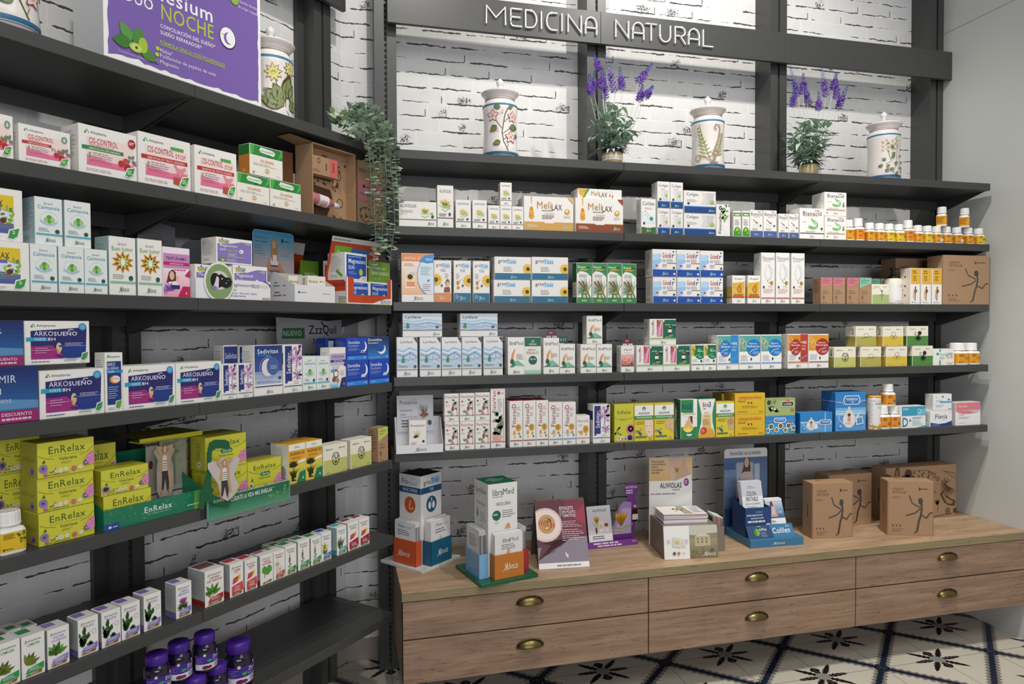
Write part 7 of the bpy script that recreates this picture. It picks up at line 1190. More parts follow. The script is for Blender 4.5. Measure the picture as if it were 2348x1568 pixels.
# ------------------------------------------------------------------ blue leaflet display
def blue_display():
    A = onZ(1721, 1258, CTZ); rz = math.radians(-1.8); w, d, bh = .272, .222, .036
    root = empty('leaflet_display', A, rz, 'blue stepped leaflet display with tall back panel of long-haired woman', 'display stand')
    Bm = M('#3f7aa0', .35); Nv = M('#27487a', .4); c_, s_ = math.cos(rz), math.sin(rz); loc = lambda x, y, z: (A[0]+x*c_-y*s_, A[1]+x*s_+y*c_, CTZ+z)
    m = Mesh(); m.box(0, 0, 0, w, d, bh, Bm, .001); paint(m, ab('#e6eef2', 42, 64, 30, 62), front(w, bh, 0)); paint(m, 'l 14 6 90 18 #9cc0d4 2 .3', frame((0, 0, bh), (1, 0, 0), (0, 1, 0), w, d)); m.obj('base', root)
    bx = .232; H = .415; m = Mesh(); r = .014
    pts = [(-.006, 0), (-.006+bx, 0), (-.006+bx, H-r)]+[(-.006+bx-r+r*math.cos(a), H-r+r*math.sin(a)) for a in (.4, .8, 1.2, 1.57)]+[(-.006+r+r*math.cos(a), H-r+r*math.sin(a)) for a in (1.57, 2.0, 2.4, 2.8)]+[(-.006, H-r)]
    card(m, pts, .003, M('#e9e9ea', .4), 'y', d+.0005)
    paint(m, 'g 0 0 100 90 #2a4a74 #8aa0bc;r 0 82 100 90 #5a74a0;r 0 76 26 84 #4a6694;r 28 40 66 84 #a8b4c4;r 70 46 92 82 #b0bccb;r 82 0 100 90 #5a7094;r 0 0 100 30 #24406c;t 14 93 84 98 #6a6a70 Reconciliate con tu intestino;q 42 66 46 90 58 90 62 66 #6a3a34;e 46 78 57 90 #d8b0a0;q 40 72 44 78 46 90 44 70 #5a2f2a;q 56 70 60 74 58 90 57 80 #5a2f2a;q 34 40 34 66 44 73 60 73 68 66 68 40 #c9b4b4;q 32 42 34 66 38 68 38 42 #c49a8c;q 64 42 64 66 68 66 72 42 #c49a8c;T 72 41 90 46 #e0e6ee ARREA;T 70 30 86 33 #c8d2e0 MIENTO', frame((-.006, d+.0005, 0), (1, 0, 0), (0, 0, 1), bx, H-.003)); m.obj('back_panel', root)
    m = Mesh(); x0, x1, y0, y1, zh = .004, .138, .052, .165, .188; t = .002
    m.box(x0, y0, bh+.0002, x1, y0+t, zh-.018, Nv); m.box(x0, y1-t, bh+.0002, x1, y1, zh, Nv); m.box(x1-t, y0, bh+.0002, x1, y1, zh-.018, Nv)
    m.prism([(y0, bh+.0002), (y1, bh+.0002), (y1, zh), (y0, zh-.018)], (x0, x0+t), Nv, 'x')
    m.box(x0, y0, bh+.0002, x1, y1, bh+.002, Nv)
    paint(m, 't 40 82 66 88 #b8c8dc Un libro;l 6 70 96 78 #a8b8d4 1 .7;l 22 60 84 67 #a8b8d4 1 .7;l 10 48 94 56 #dfe6f0 1 .8;e 78 28 98 44 #e4e6e4;l 82 34 94 38 #555 1 .8', frame((x0, y0, bh), (1, 0, 0), (0, 0, 1), x1-x0, zh-.018-bh)); m.obj('book_box', root)
    m = Mesh(); x2, x3 = .139, .236; m.prism([(.052, bh+.0002), (.200, bh+.0002), (.200, .16), (.110, .12)], (x3-.002, x3), Bm, 'x'); leaning(m, x3-x2, .13, .002, 30, x2, .080, bh, Bm); m.obj('leaflet_ramp', root)
    m = Mesh(); leaning(m, .236, .060, .002, 28, .004, .018, bh+.0003, Bm, 'r 0 0 50 100 #2f4a74;q 50 0 50 100 54 0 #2f4a74;e 14 20 26 76 #7ab02c;h 14 20 26 76 90 270 #4f8a24;T 26 58 42 78 #eef0f0 tilia;l 28 10 44 48 #a8b8cc 4 .3;T 54 30 92 74 #f2f4f4 Colilen;l 22 84 36 96 #8fc0a0 1 .5;t 84 76 92 88 #e4e8ec IBS', 7); m.obj('front_lip', root)
    for k in range(5):
        m = Mesh(); leaning(m, .096, .178, .0028, 17, 0, 0, 0, WH, 'r 0 70 100 100 #c9cad2;g 0 0 100 72 #f2f3f2 #e6e8ec;l 30 86 66 92 #777 2 .3;T 24 73 68 81 #2f2f34 COLON;T 18 63 76 71 #2f2f34 IRRITABLE;i 12 55 84 61 #6a6a70 Cual es el problema;l 20 50 82 54 #999 2 .3;e 26 -6 84 40 #cfe4f0;e 36 0 72 34 #bfe0c0;h 36 0 72 34 -90 90 #5aa03c' if k == 0 else None, 8)
        o = m.obj('leaflet'); o.location = loc(.020+k*.001, .062+k*.0062, .062+.0022+k*.001); o.rotation_euler = (0, 0, rz); o.location = loc(.014, .060+k*.0062, bh+.0025)
        o.scale = (1.12, 1, 1.42)
        tag(o, ('front' if k == 0 else NTH[k])+' white booklet leaning in the navy box of the blue display', 'booklet', 'white booklets in the navy box')
    for k in range(5):
        m = Mesh(); leaning(m, .092, .150, .0022, 24, 0, 0, 0, WH, 'g 0 46 100 92 #3f6a9a #c4d0dc;r 0 0 100 44 #ecebea;r 0 44 100 50 #3a6494;q 20 48 20 74 30 84 44 84 54 70 60 48 #c9a08c;q 24 78 30 96 40 96 44 78 #6a3a2c;q 26 54 50 54 48 78 30 78 #d0b8b4;T 64 58 90 63 #e8ecf0 DIARREA;t 4 32 40 40 #666 Colilen;l 6 16 64 30 #b08a9a 4 .25;r 0 92 100 100 #d8dade;'+ab('#3a4a54', 72, 94, 6, 14) if k == 0 else None, 9)
        o = m.obj('leaflet'); o.location = loc(.143, .056+k*.0052, bh+.0030); o.rotation_euler = (0, 0, rz); o.scale = (.96, 1, 1.1)
        tag(o, ('front' if k == 0 else NTH[k])+' leaflet leaning on the right side of the blue display', 'leaflet', 'leaflets on the blue display ramp')
blue_display()
# ------------------------------------------------------------------ kraft gift boxes on the counter
def kbox(A, rz, w, h, d, spec, label, tspec='T 24 60 44 80 #6a5240 SET'):
    m = Mesh(); m.box(0, 0, .0003, w, d, h, KRAFT, .0012); paint(m, spec, front(w, h, 0)); paint(m, tspec, frame((0, 0, h), (1, 0, 0), (0, 1, 0), w, d))
    m.box(.003, -.0006, .001, .0036, .0001, h-.003, M('#3a2618')); m.box(w-.0036, -.0006, .001, w-.003, .0001, h-.003, M('#3a2618')); m.box(-.0004, d*.45, h*.35, .0001, d*.5, h*.6, M('#4a3020'))
    o = m.obj('gift_box'); o.location = (A[0], A[1], CTZ); o.rotation_euler = (0, 0, rz); tag(o, label, 'gift box', 'kraft gift boxes on the counter'); return o
kbox((2.161, 2.78), math.radians(-7), .208, .264, .085, krun(), 'kraft gift box with running figure, front left on the counter')
kbox((2.552, 2.742), math.radians(-20), .212, .262, .085, krun(), 'kraft gift box with running figure, front right and turned slightly')
A = onY(1900, 1206, 2.912); kbox((A[0], 2.915), math.radians(0), 2.617-A[0], .262, .10, krun(), 'kraft gift box with running figure, standing behind the front left one')
A = onY(2030, 1206, 2.925); bw = 3.160-A[0]
bot = 'w 14 70 40 6 20 330 12 #4a3a26;w 14 70 30 6 20 330 8 #8a6a44;e 26 80 36 96 #4a3a26;w 30 86 20 7 200 340 4 #4a3a26;k .8 36 92 56 92 70 84 #4a3a26;s 40 74 72 92 14 7 #4a3a26;c 66 76 70 84 1 #4a3a26;c 70 70 75 78 1.2 #4a3a26;k .8 80 90 98 72 #4a3a26;k .8 82 88 98 82 #4a3a26;w 88 58 24 12 150 330 1.4 #4a3a26;w 84 64 16 8 30 300 1.4 #4a3a26;q 76 44 80 52 84 42 92 34 98 30 97 20 88 22 82 28 #4a3a26;q 79 42 81 48 84 38 92 31 95 28 92 24 86 26 #a07c50;e 84 5 91 17 #4a3a26;c 85 7 90 15 1.2 #c09a6a;e 95 6 101 16 #4a3a26;w 72 24 12 5 60 120 3 #4a3a26;k .8 72 12 74 24 #4a3a26;k 1.2 62 2 94 6 #4a3a26;f 50 70 8 4 .4 #4a3a26 #4a3a26;f 44 72 7 4 .4 #4a3a26 #4a3a26;T 66 48 70 52 #6a5438 TIS;w 10 30 30 9 0 360 3 #4a3a26'
kbox((A[0], 2.925), 0, bw, .276, .095, bot, 'wide kraft gift box covered with botanical drawings by the side wall', 'l 4 40 90 60 #7a5c40 1 .3')
# ------------------------------------------------------------------ white display tray, fifth right shelf
def tray(name, loc, rz, w, d, hf, hb, mat, label, fspec=None, side_slope=True, hs=None, lside=None, cat='display tray'):
    root = empty(name, loc, rz, label, cat); t = .0016; hs = hs or hb
    m = Mesh(); m.box(0, 0, 0, w, d, t, mat); m.obj('tray_base', root)
    m = Mesh(); m.box(0, 0, t, w, t, hf, mat); 
    if fspec: paint(m, fspec, frame((0, 0, 0), (1, 0, 0), (0, 0, 1), w, hf))
    m.obj('front_lip', root)
    for x in (0, w-t):
        m = Mesh(); m.prism([(t, t), (d-t, t), (d-t, hs), (d*.55, hs), (t, hf)] if side_slope else [(t, t), (d-t, t), (d-t, hs), (t, hs)], (x, x+t), mat, 'x')
        if x == 0 and lside: paint(m, lside, frame((0, d, 0), (0, -1, 0), (0, 0, 1), d, hs))
        m.obj('side_panel', root)
    m = Mesh(); m.box(0, d-t, t, w, d, hb, mat); m.obj('back_panel', root)
    return root
Y = DY-.012; A = onY(908, 1035, Y); B = onY(1018, 1030, Y); TW = B[0]-A[0]-.004; a0 = max(A[0], .236)
rt = tray('display_tray', (A[0]+.001, Y, ZR[4]+.0002), 0, TW, .115, .034, .135, M('#e4e3e6', .5), 'white card display tray with header card and berry drawing', ab('#3f4a48', 42, 64, 24, 66))
m = Mesh(); hw = TW*.80; leaning(m, hw, .150, .002, 4, 0, 0, 0, M('#d6d6dc', .5), 'T 8 72 56 86 #2f2f31 Prostyron;t 36 86 54 90 #6a7aa8 advanced;l 8 54 46 62 #999 1 .5;T 10 44 24 50 #777 in-fibre;l 10 38 60 42 #999 1 .4;l 12 10 76 34 #4a4a4e 3 .4;c 58 44 84 70 1.2 #c98a94;w 74 42 40 5 68 118 3 #3f4a24 #8a9a3c #4a5a24;e 64 40 72 50 #a0283a;e 70 38 80 48 #b83a3c;e 76 40 86 50 #8a2430;k 2 60 46 72 36 86 44 #9aa83c;e 84 16 95 30 #2f3f3c', 6)
o = m.obj('header_card', rt); o.location = (.012, .100, .075)
x1 = onY(937.5, 960, DY+.03)[0]; x2 = onY(977.5, 960, DY+.03)[0]; zt = onY(950, 964, DY+.03)[2]
m = carton_mesh('pro', x2-x1, zt-ZR[4]-.002); o = bpy.data.objects.new('medicine_box', m); COL.objects.link(o); o.location = ((x1+x2)/2, DY+.03, ZR[4]+.0020); tag(o, K['pro']['desc'], 'medicine box')
# round cards behind two cartons on the fourth shelf
for px, py, rr, lb in ((1265, 774, .0185, 'round maroon topper card above the tall orange arch carton'), (1439.5, 792, .0185, 'round maroon topper card above the salmon swirl carton')):
    Q = onY(px, py, DY+.012+.052); m = Mesh(); cz = .070
    hz = Q[2]-ZR[3]; R_ = .024
    pts = [(-.012, 0), (.012, 0), (.012, hz-.01)]+[(R_*math.sin(a), hz+.006-R_*math.cos(a)) for a in np.linspace(.55, 2*math.pi-.55, 24)]+[(-.012, hz-.01)]
    card(m, pts, .0012, M('#7a2438'), 'y', 0); fr = frame((-R_, 0, hz+.006-R_), (1, 0, 0), (0, 0, 1), 2*R_, 2*R_); paint(m, 'q 2 54 98 54 98 40 90 22 10 22 2 40 #eeeae4;h 0 0 100 100 215 325 #7a2438;l 28 72 72 90 #e4ccd0 2 .5;e 40 30 58 62 #8a3a40;l 10 30 34 50 #6a7a8a 3 .5;l 66 30 92 50 #6a7a8a 3 .5', fr)
    o = m.obj('topper_card'); o.location = (Q[0], DY+.012+.053, ZR[3]); tag(o, lb, 'card')
m = Mesh(); A = onY(1283, 772, DY+.1); B = onY(1302, 772, DY+.1); m.box(0, 0, .0003, B[0]-A[0]+.02, .04, A[2]-ZR[3], W, .001); paint(m, 'r 0 72 100 100 #1f6a4c;T 40 88 90 95 #dfe9e0 KIT;l 30 76 90 84 #dfe9e0 1 .7', front(B[0]-A[0]+.02, A[2]-ZR[3], 0)); o = m.obj('medicine_box'); o.location = (A[0]-.02, DY+.1, ZR[3]); tag(o, 'green-topped carton partly hidden behind the orange arch cartons', 'medicine box')
# ------------------------------------------------------------------ displays on the angled wall
def Lroot(u, dd, z): return LP(u, dd, z)
# kraft presentation box with bottle and carton
def presentation():
    dd = .02; u0, z0 = onL(717, 480, dd); u1, _ = onL(816, 480, dd); zt = onL(720, 326, dd)[1]; w = u1-u0; h = zt-ZL[1]; d = .085
    root = empty('presentation_box', LP(u0, dd, ZL[1]), math.pi/4, 'open kraft presentation box with printed lining at the right of second left shelf', 'gift box')
    t = .004; m = Mesh(); 
    for b in ((0, 0, 0, t, d, h), (w-t, 0, 0, w, d, h), (0, 0, 0, w, d, t), (0, 0, h-t, w, d, h)): m.box(*b, KRAFT)
    m.obj('frame', root)
    m = Mesh(); m.box(t, d*.55, t, w-t, d*.58, h-t, KRAFT); paint(m, 's 4 4 96 96 46 9 #5a3c22 #6a4a2c;c 70 60 88 74 1.2 #5a3c22;c 10 6 26 18 1.2 #5a3c22;c 76 20 92 34 1.2 #5a3c22;c 6 84 22 94 1.2 #5a3c22;c 40 84 54 94 1.2 #5a3c22;r 2 56 62 88 #4a2c18;q 2 4 52 4 66 30 60 44 2 48 #4a2c18', frame((t, d*.55, t), (1, 0, 0), (0, 0, 1), w-2*t, h-2*t)); m.obj('lining', root)
    m = Mesh(); l0 = onL(612, 318, .06)[0]-u0; 
    m.add([(0, .0, h), (0, d, h), (-.080, d, h+.012), (-.080, .02, h+.012)], [(0, 1, 2, 3)], KRAFT); m.add([(0, .0, h+.001), (0, d, h+.001), (-.080, d, h+.013), (-.080, .02, h+.013)], [(3, 2, 1, 0)], KRAFT); m.obj('lid_flap', root)
    def at(x, y, z): p = Vector(LP(u0+x, dd+y, ZL[1]+z)); return p
    m = Mesh(); bw, bh = w*.60, h*.26; m.box(0, 0, 0, bw, .034, bh, KRAFT, .001); paint(m, 'q 72 0 86 0 100 30 100 100 66 100 #d06a62;T 54 30 58 70 #5a4030 I;c 22 60 34 90 4 #5a4030;l 8 12 40 30 #6a5040 2 .3;V 76 30 86 80 #8a3a38 botanica', front(bw, bh, 0)); o = m.obj('medicine_box'); o.location = at(t+.0005, d*.55-.036, h*.585); o.rotation_euler = (0, 0, math.pi/4); tag(o, 'small kraft and coral carton held in the upper cut-out of open kraft box', 'medicine box')
    m = Mesh(); r = .021; L = w*.66; m.lathe([(r*.9, 0), (r, .004), (r, L*.55), (r*.8, L*.68), (r*.4, L*.76), (r*.4, L*.8)], M('#b8707c', .15, 0, .6), 30); m.lathe([(r*.45, L*.8), (r*.45, L*.98), (r*.2, L)], M('#d8d4d6', .2), 20)
    m.lathe([(r*1.01, L*.22), (r*1.01, L*.54)], M('#e9e0e2'), 30, cap=False)
    o = m.obj('gel_bottle'); o.location = at(t+.001, d*.55-r-.006, r+t+.006); o.rotation_euler = Matrix(((0, 0, 1), (0, 1, 0), (-1, 0, 0))).to_euler(); 
    RM = Matrix.Rotation(math.pi/4, 4, 'Z') @ Matrix.Rotation(math.pi/2+.10, 4, 'Y'); o.rotation_euler = RM.to_euler(); o.location = at(t+.002, d*.55-r-.004, h*.26)
    q = Mesh(); paint(q, 'T 10 60 90 80 #b03a4c GEL;T 10 30 90 50 #b03a4c INTIMO;l 14 8 80 22 #c98a94 2 .5', wrap(lambda z: r*1.012, L*.30, 0, 90, L*.23)); q.obj('label', o)
    tag(o, 'pink gel bottle lying in the lower cut-out of open kraft box', 'bottle')
presentation()
A0, _ = onL(822, 480, .05); B0, _ = onL(884, 480, .05); zt = onL(830, 368, .05)[1]; hh = zt-ZL[1]; ww = B0-A0
m = Mesh(); m.box(0, 0, .0003, ww, .08, hh, KRAFT, .001); paint(m, 'T 2 82 60 88 #4a3a2c HIENE INTIMA;r 0 40 100 70 #cf7f88;e 16 58 24 64 #3a2c30;l 26 59 70 62 #5a3c44 1 .5;T 4 46 80 52 #5a3c44 miento Higiene;c 4 6 46 30 1.5 #5a4028;s 12 10 38 26 8 8 #5a4028;k 1 56 4 62 20 74 30 #5a4028', front(ww, hh, 0)); o = m.obj('gift_box'); o.location = LP(A0, .05, ZL[1]); o.rotation_euler = (0, 0, math.pi/4); tag(o, 'kraft gift box with pink band half hidden by trailing leaves', 'gift box')
# purple tray with cartons, moon badge
def boiron_tray():
    dd = .006; u0, _ = onL(449, 675, dd); u1, _ = onL(620, 675, dd); z = ZL[2]+.0002; w = u1-u0; hf = onL(452, 636, dd)[1]-z
    rt = tray('display_tray', LP(u0, dd, z), math.pi/4, w, .11, hf, .085, M('#e9e8ea', .5), 'low white display tray with moon badge and purple writing', 'q 88 100 94 100 100 66 100 84 #4a3a8c;i 42 62 74 84 #4a3f7c Magnesium;T 74 63 84 82 #4a3f7c DUO;t 85 64 96 82 #b8d060 NOCHE;i 42 44 52 56 #5a8a3c Es natural;i 40 24 80 38 #6a5aa0 querer dormir bien;l 40 14 76 22 #9a90b8 1 .6;T 88 4 99 14 #4a4a4a BOIRON;r 88 2 99 5 #b8cc2c', True, .07)
    m = Mesh(); bc = (w*.285, hf*.55+.018); ra, rb = .052, .060
    card(m, [(bc[0]+ra*math.cos(a), bc[1]+rb*math.sin(a)) for a in np.linspace(0, 6.283, 33)[:-1]], .002, M('#e9e8e6'), 'y', -.0045)
    fr = frame((bc[0]-ra, -.0045, bc[1]-rb), (1, 0, 0), (0, 0, 1), 2*ra, 2*rb)
    paint(m, 'e 5 5 95 95 #86a06a;e 20 30 80 78 #d4d0cc;e 20 34 52 72 #141216;q 44 66 56 70 70 62 86 62 92 52 88 40 72 34 56 38 46 34 #141216;q 26 34 46 34 48 60 40 64 34 46 #e0d8e0;q 20 36 30 28 44 34 34 40 #8a78c0;e 56 56 60 60 #eee;e 70 46 73 49 #eee;e 78 54 80 56 #eee', fr); m.obj('badge', rt)
    c = 0
    for a, b in ((u0+.004, u0+w*.485), (u0+w*.50, u1-.004)):
        bw = b-a; h2 = onL(545 if c else 455, 606 if c else 604, dd+.01)[1]-z-.003
        if 'mag_l' not in kmesh: kmesh['mag_l'] = (carton_mesh('mag_l', bw, h2), bw, h2)
        me, kw, kh = kmesh['mag_l']; o = bpy.data.objects.new('medicine_box', me); COL.objects.link(o); o.scale = (bw/kw, 1, h2/kh); o.location = LP((a+b)/2, dd+.008, z+.0018); o.rotation_euler = (0, 0, math.pi/4)
        tag(o, K['mag_l']['desc']+(', right one' if c else ', left one'), 'medicine box', 'purple cartons in the low white tray'); c += 1
    ztop = z+.0018+h2
    a, _ = onL(496, 600, dd+.01); b, _ = onL(579, 600, dd+.01); zt = onL(496, 542, dd+.01)[1]; me = carton_mesh('mag_n', b-a, zt-ztop); o = bpy.data.objects.new('medicine_box', me); COL.objects.link(o); o.location = LP((a+b)/2, dd+.010, ztop+.0004); o.rotation_euler = (0, 0, math.pi/4); tag(o, 'purple carton with lime capitals standing on the tray cartons', 'medicine box')
boiron_tray()
# white tray with cream cartons and the meditation card
def cream_tray():
    dd = .006; u0, _ = onL(676, 690, dd); u1, _ = onL(768, 690, dd); z = ZL[2]+.0002; w = u1-u0; hf = onL(678, 652, dd)[1]-z
    rt = tray('display_tray', LP(u0, dd, z), math.pi/4, w, .17, hf, .11, M('#e6e5e6', .5), 'plain white display tray with sloping sides and cream cartons', 'e 8 50 13 62 #333;l 15 52 34 60 #777 1 .6;l 68 50 92 56 #777 1 .5', True, .105, 'l 40 62 56 66 #4a9a6a 1 1;l 38 50 60 58 #666 1 .5;l 40 30 60 34 #8a4a3a 1 1;l 38 18 62 26 #666 1 .5;l 66 50 78 58 #666 1 .4;l 66 18 80 26 #666 1 .4')
    kind('crt', mb, 'supplement box', 'cream carton in the sloping white tray', .05, '#efe9d6', 'T 6 74 54 84 #4a4238 Rhodiola;e 68 76 72 84 #333;l 74 78 96 82 #666 1 .5;c 40 30 60 60 1.4 #6a6050;c 34 18 54 40 1.2 #6a6050', 'V 40 40 74 92 #2a3a6a Rhodiola')
    me = carton_mesh('crt', .5*w, .09)
    for k, (x, y, lb) in enumerate(((.46*w, .004, 'front right one'), (.26*w, .058, 'front left one'), (.56*w, .112, 'rear one'))):
        o = bpy.data.objects.new('medicine_box', me); COL.objects.link(o); o.location = LP(u0+x+.02, dd+y+.002, z+.0018); o.scale = (.9, 1, 1.02-.0*k); o.rotation_euler = (0, 0, math.pi/4); tag(o, K['crt']['desc']+', '+lb, 'supplement box', 'cream cartons in the white tray')
    d2 = .186; a, _ = onL(580, 600, d2); b, _ = onL(674, 600, d2); zt = onL(582, 524, d2)[1]; w2 = b-a; h2 = zt-z
    m = Mesh(); card(m, [(0, 0), (w2, 0), (w2, h2-.01), (w2-.01, h2), (.01, h2), (0, h2-.01)], .002, M('#8fb8d0'), 'y', 0)
    paint(m, 'g 1 0 99 60 #d8b09a #b8b4b8;g 1 60 99 99 #b8b4b8 #3f9ccc;T 4 88 32 91 #24405c Vuelve a tu;T 4 83 34 86 #24405c ritmo natural;l 4 66 28 80 #5a7a8c 4 .3;e 68 85 73 91 #1c2a3c;l 75 86 92 89 #2f4a64 1 .6;T 72 72 94 76 #e8a88c Life Balance;l 70 66 94 69 #6ab0d0 1 .8;q 44 68 43 80 46 90 53 90 58 82 58 66 52 62 #b88a5c;e 45 76 54 87 #d8a890;q 36 44 37 60 44 68 57 68 63 60 62 44 #c98f78;q 40 52 40 62 45 67 56 67 60 62 60 52 #ecebee;r 39 51 61 53 #3a3a44;q 38 42 38 46 62 46 62 42 #6a6a74;q 38 60 32 50 20 40 14 42 22 36 34 42 42 54 #c98f78;q 61 60 70 48 84 38 80 35 70 38 58 52 #c98f78;q 46 70 43 76 42 60 46 58 #c09468;q 56 72 58 80 60 60 56 58 #c09468;q 14 34 20 30 80 30 86 34 62 43 38 43 #3a3c46', frame((0, 0, 0), (1, 0, 0), (0, 0, 1), w2, h2))
    o = m.obj('header_card'); o.location = LP(a, d2, z); o.rotation_euler = (0, 0, math.pi/4); tag(o, 'blue and peach header card of meditating woman behind the white tray', 'card')
cream_tray()
# orange trays with blue cartons
def orange_tray(u0, dd, w, hf, hb, hd, label, full=True):
    z = ZL[2]+.0002; OR = M('#c8461c', .4); Wt = M('#e4e2e2', .5)
    root = empty('display_tray', LP(u0, dd, z), math.pi/4, label, 'display tray'); t = .0016; d = .12
    m = Mesh(); m.box(0, 0, 0, w, d, t, Wt); m.obj('tray_base', root)
    m = Mesh(); 
    for b in ((0, t, w, hf*.34), (0, hf*.34, w*.15, hf), (w*.90, hf*.34, w, hf)): m.box(b[0], 0, b[1], b[2], t, b[3], Wt, mats=dict(front=OR))
    if full: paint(m, 'q 40 0 56 4 70 14 84 22 100 24 100 0 0 0 #e9e7e4;r 0 0 100 4 #e9e7e4;T 74 6 96 18 #4a4a4a BOIRON;r 74 2 96 6 #b8cc2c;r 0 0 2.5 100 #e9e7e4;r 97.5 0 100 100 #e9e7e4', front(w, hf, 0))
    m.obj('front_lip', root)
    for x in (0, w-t):
        m = Mesh(); m.prism([(t, t), (d, t), (d, hd*.62), (d*.80, hd*.62), (t, hf)], (x, x+t), Wt, 'x')
        if x == 0: paint(m, 'q 8 30 8 96 60 70 96 52 96 30 #c8461c;T 66 8 96 18 #4a4a4a BOIRON;r 66 3 96 7 #b8cc2c;T 50 42 96 50 #7a2a6a DuoD;q 55 76 80 62 84 68 60 82 #6aa83c', frame((0, d, 0), (0, -1, 0), (0, 0, 1), d, hd*.6))
        m.obj('side_panel', root)
    m = Mesh(); tl = 12; leaning(m, w*1.08, hd-.02, .002, -14, -w*.04, d-.002+.0, .018, OR, 'r 0 92 100 100 #e4e2e0;l 4 93 50 98 #999 1 .5;r 8 62 40 86 #7ab83c;r 40 60 76 84 #2f7ac4;r 34 52 48 66 #4aa8d4;r 4 34 40 58 #24348c;i 12 70 36 80 #e8f0dc Magnesium;i 50 68 72 78 #dfe9f4 Selenium;i 8 44 36 54 #dcdcf0 Vitamines;l 8 36 36 42 #c8d0f0 2 .5;r 42 40 56 54 #8a3a6a;T 40 26 92 36 #7a2a6a Magnesium B6' if full else 'q 0 86 100 80 100 100 0 100 #d8d4d4;l 6 88 60 95 #999 2 .4', 3); m.obj('header_card', root)
    return root, z, d
u0, _ = onL(795, 690, .004); u1, _ = onL(898.5, 690, .004); w = u1-u0; z = ZL[2]; hf = onL(797, 634, .004)[1]-z; hd = .264
orange_tray(u0, .004, w, hf, .1, hd, 'orange and white display tray with green ribbon and torn header, rightmost')
ua, _ = onL(664, 640, .15); orange_tray(ua-.03, .232, w*.9, hf, .1, hd*.97, 'orange header display standing in the rear behind the meditation card', False)
me = carton_mesh('mag_c', (w-.012)/2, hf*.86)
for k in range(2): o = bpy.data.objects.new('medicine_box', me); COL.objects.link(o); o.location = LP(u0+.004+(w-.010)*(.25+.5*k), .008, z+.0022); o.rotation_euler = (0, 0, math.pi/4); tag(o, K['mag_c']['desc']+(', left one', ', right one')[k], 'medicine box', 'blue cartons in the orange tray')
zt0 = z+.0022+hf*.86; a, _ = onL(791, 640, .006); b, _ = onL(842.5, 640, .006); zz = onL(791, 577, .006)[1]
me = carton_mesh('mag_b', b-a-.002, zz-zt0); o = bpy.data.objects.new('medicine_box', me); COL.objects.link(o); o.location = LP((a+b)/2+.004, .010, zt0); o.rotation_euler = (0, 0, math.pi/4); tag(o, 'royal blue and white carton standing on top inside the orange tray', 'medicine box')
def promo(u, dd, zz, w, h, lb):
    m = Mesh(); card(m, [(0, 0), (w, 0), (w, h), (0, h)], .0014, M('#6f9a2c', .4), 'y', 0); paint(m, 'T 24 62 78 76 #dfe9cc PROMOCIÓN;T 6 36 94 52 #dfe9cc 1 SEMANA DE REGALO;l 22 14 70 20 #b8d08a 1 .5', front(w, h, 0)); o = m.obj('promotion_card'); o.location = LP(u, dd, zz); o.rotation_euler = (0, 0, math.pi/4); tag(o, lb, 'card', 'green promotion cards')
a, zc = onL(845, 640, .012); b, _ = onL(894, 640, .012); zz = onL(846, 598, .012)[1]; promo(a+.0005, .012, zt0, b-a, zz-zt0, 'green promotion card beside the blue carton in the orange tray')
a, _ = onL(689, 640, .20); b, _ = onL(731, 640, .20); promo(a, .20, z, b-a, onL(690, 596, .20)[1]-z, 'green promotion card in the rear between the two trays')
# curved header sheet in the rear of the fourth shelf
def sheet():
    dd = .30; a, zb = onL(640, 860, dd); b, _ = onL(822, 860, dd); zt = onL(632, 727, dd)[1]; z0 = ZL[3]; h = zt-z0; n = 14; m = Mesh(); V = []; w = b-a
    for k in range(n+1):
        t = k/n; y = -.05*math.sin(math.pi*t)*.8; fl = .012*(1-abs(2*t-1))
        V += [(t*w, y, 0), (t*w-(.012 if k == 0 else 0), y-.0, h-fl*1.2)]
    m.add(V, [(2*k, 2*k+2, 2*k+3, 2*k+1) for k in range(n)], M('#a9a5a8', .25)); m.add([(x, y+.001, z) for x, y, z in V], [(2*k+1, 2*k+3, 2*k+2, 2*k) for k in range(n)], M('#a9a5a8', .25))
    def fr(u, v, t): return (u*w, -.05*math.sin(math.pi*u)*.8-.0006-t, v*h)
    fr.asp = h/w; fr.seg = 8; fr.segv = 100
    paint(m, 'r 2 68 24 84 #1f6a34;T 4 72 21 80 #c8d0c8 NUEVO;T 28 72 61 88 #1c1838 ZzzQuil;t 33 58 60 68 #2a2a38 NATURA;T 24 34 54 50 #1f5a34 natural;k 2 42 94 44 88 48 86 #1c1838', fr); o = m.obj('header_sheet'); o.location = LP(a, dd, z0+.0003); o.rotation_euler = (0, 0, math.pi/4); tag(o, 'curved silvery header sheet with green corner tab behind the night cartons', 'card')
sheet()
m = Mesh(); a, _ = onL(432, 640, .22); b, _ = onL(478, 640, .22); zz = onL(440, 590, .22)[1]; hh = zz-ZL[2]; card(m, [(0, 0), (b-a+.08, 0), (b-a+.08, hh)]+[((b-a)*.5+.07*math.cos(q), hh+.06*math.sin(q)) for q in np.linspace(.5, 2.6, 10)]+[(0, hh)], .0014, M('#5c5f66'), 'y', 0); paint(m, 'i 8 62 50 76 #23382a Es natural;l 8 58 50 60 #3f6a34 1 1', front(b-a+.08, hh, 0)); o = m.obj('header_card'); o.location = LP(a, .22, ZL[2]); o.rotation_euler = (0, 0, math.pi/4); tag(o, 'grey rounded header card in the shade behind the magenta carton', 'card')
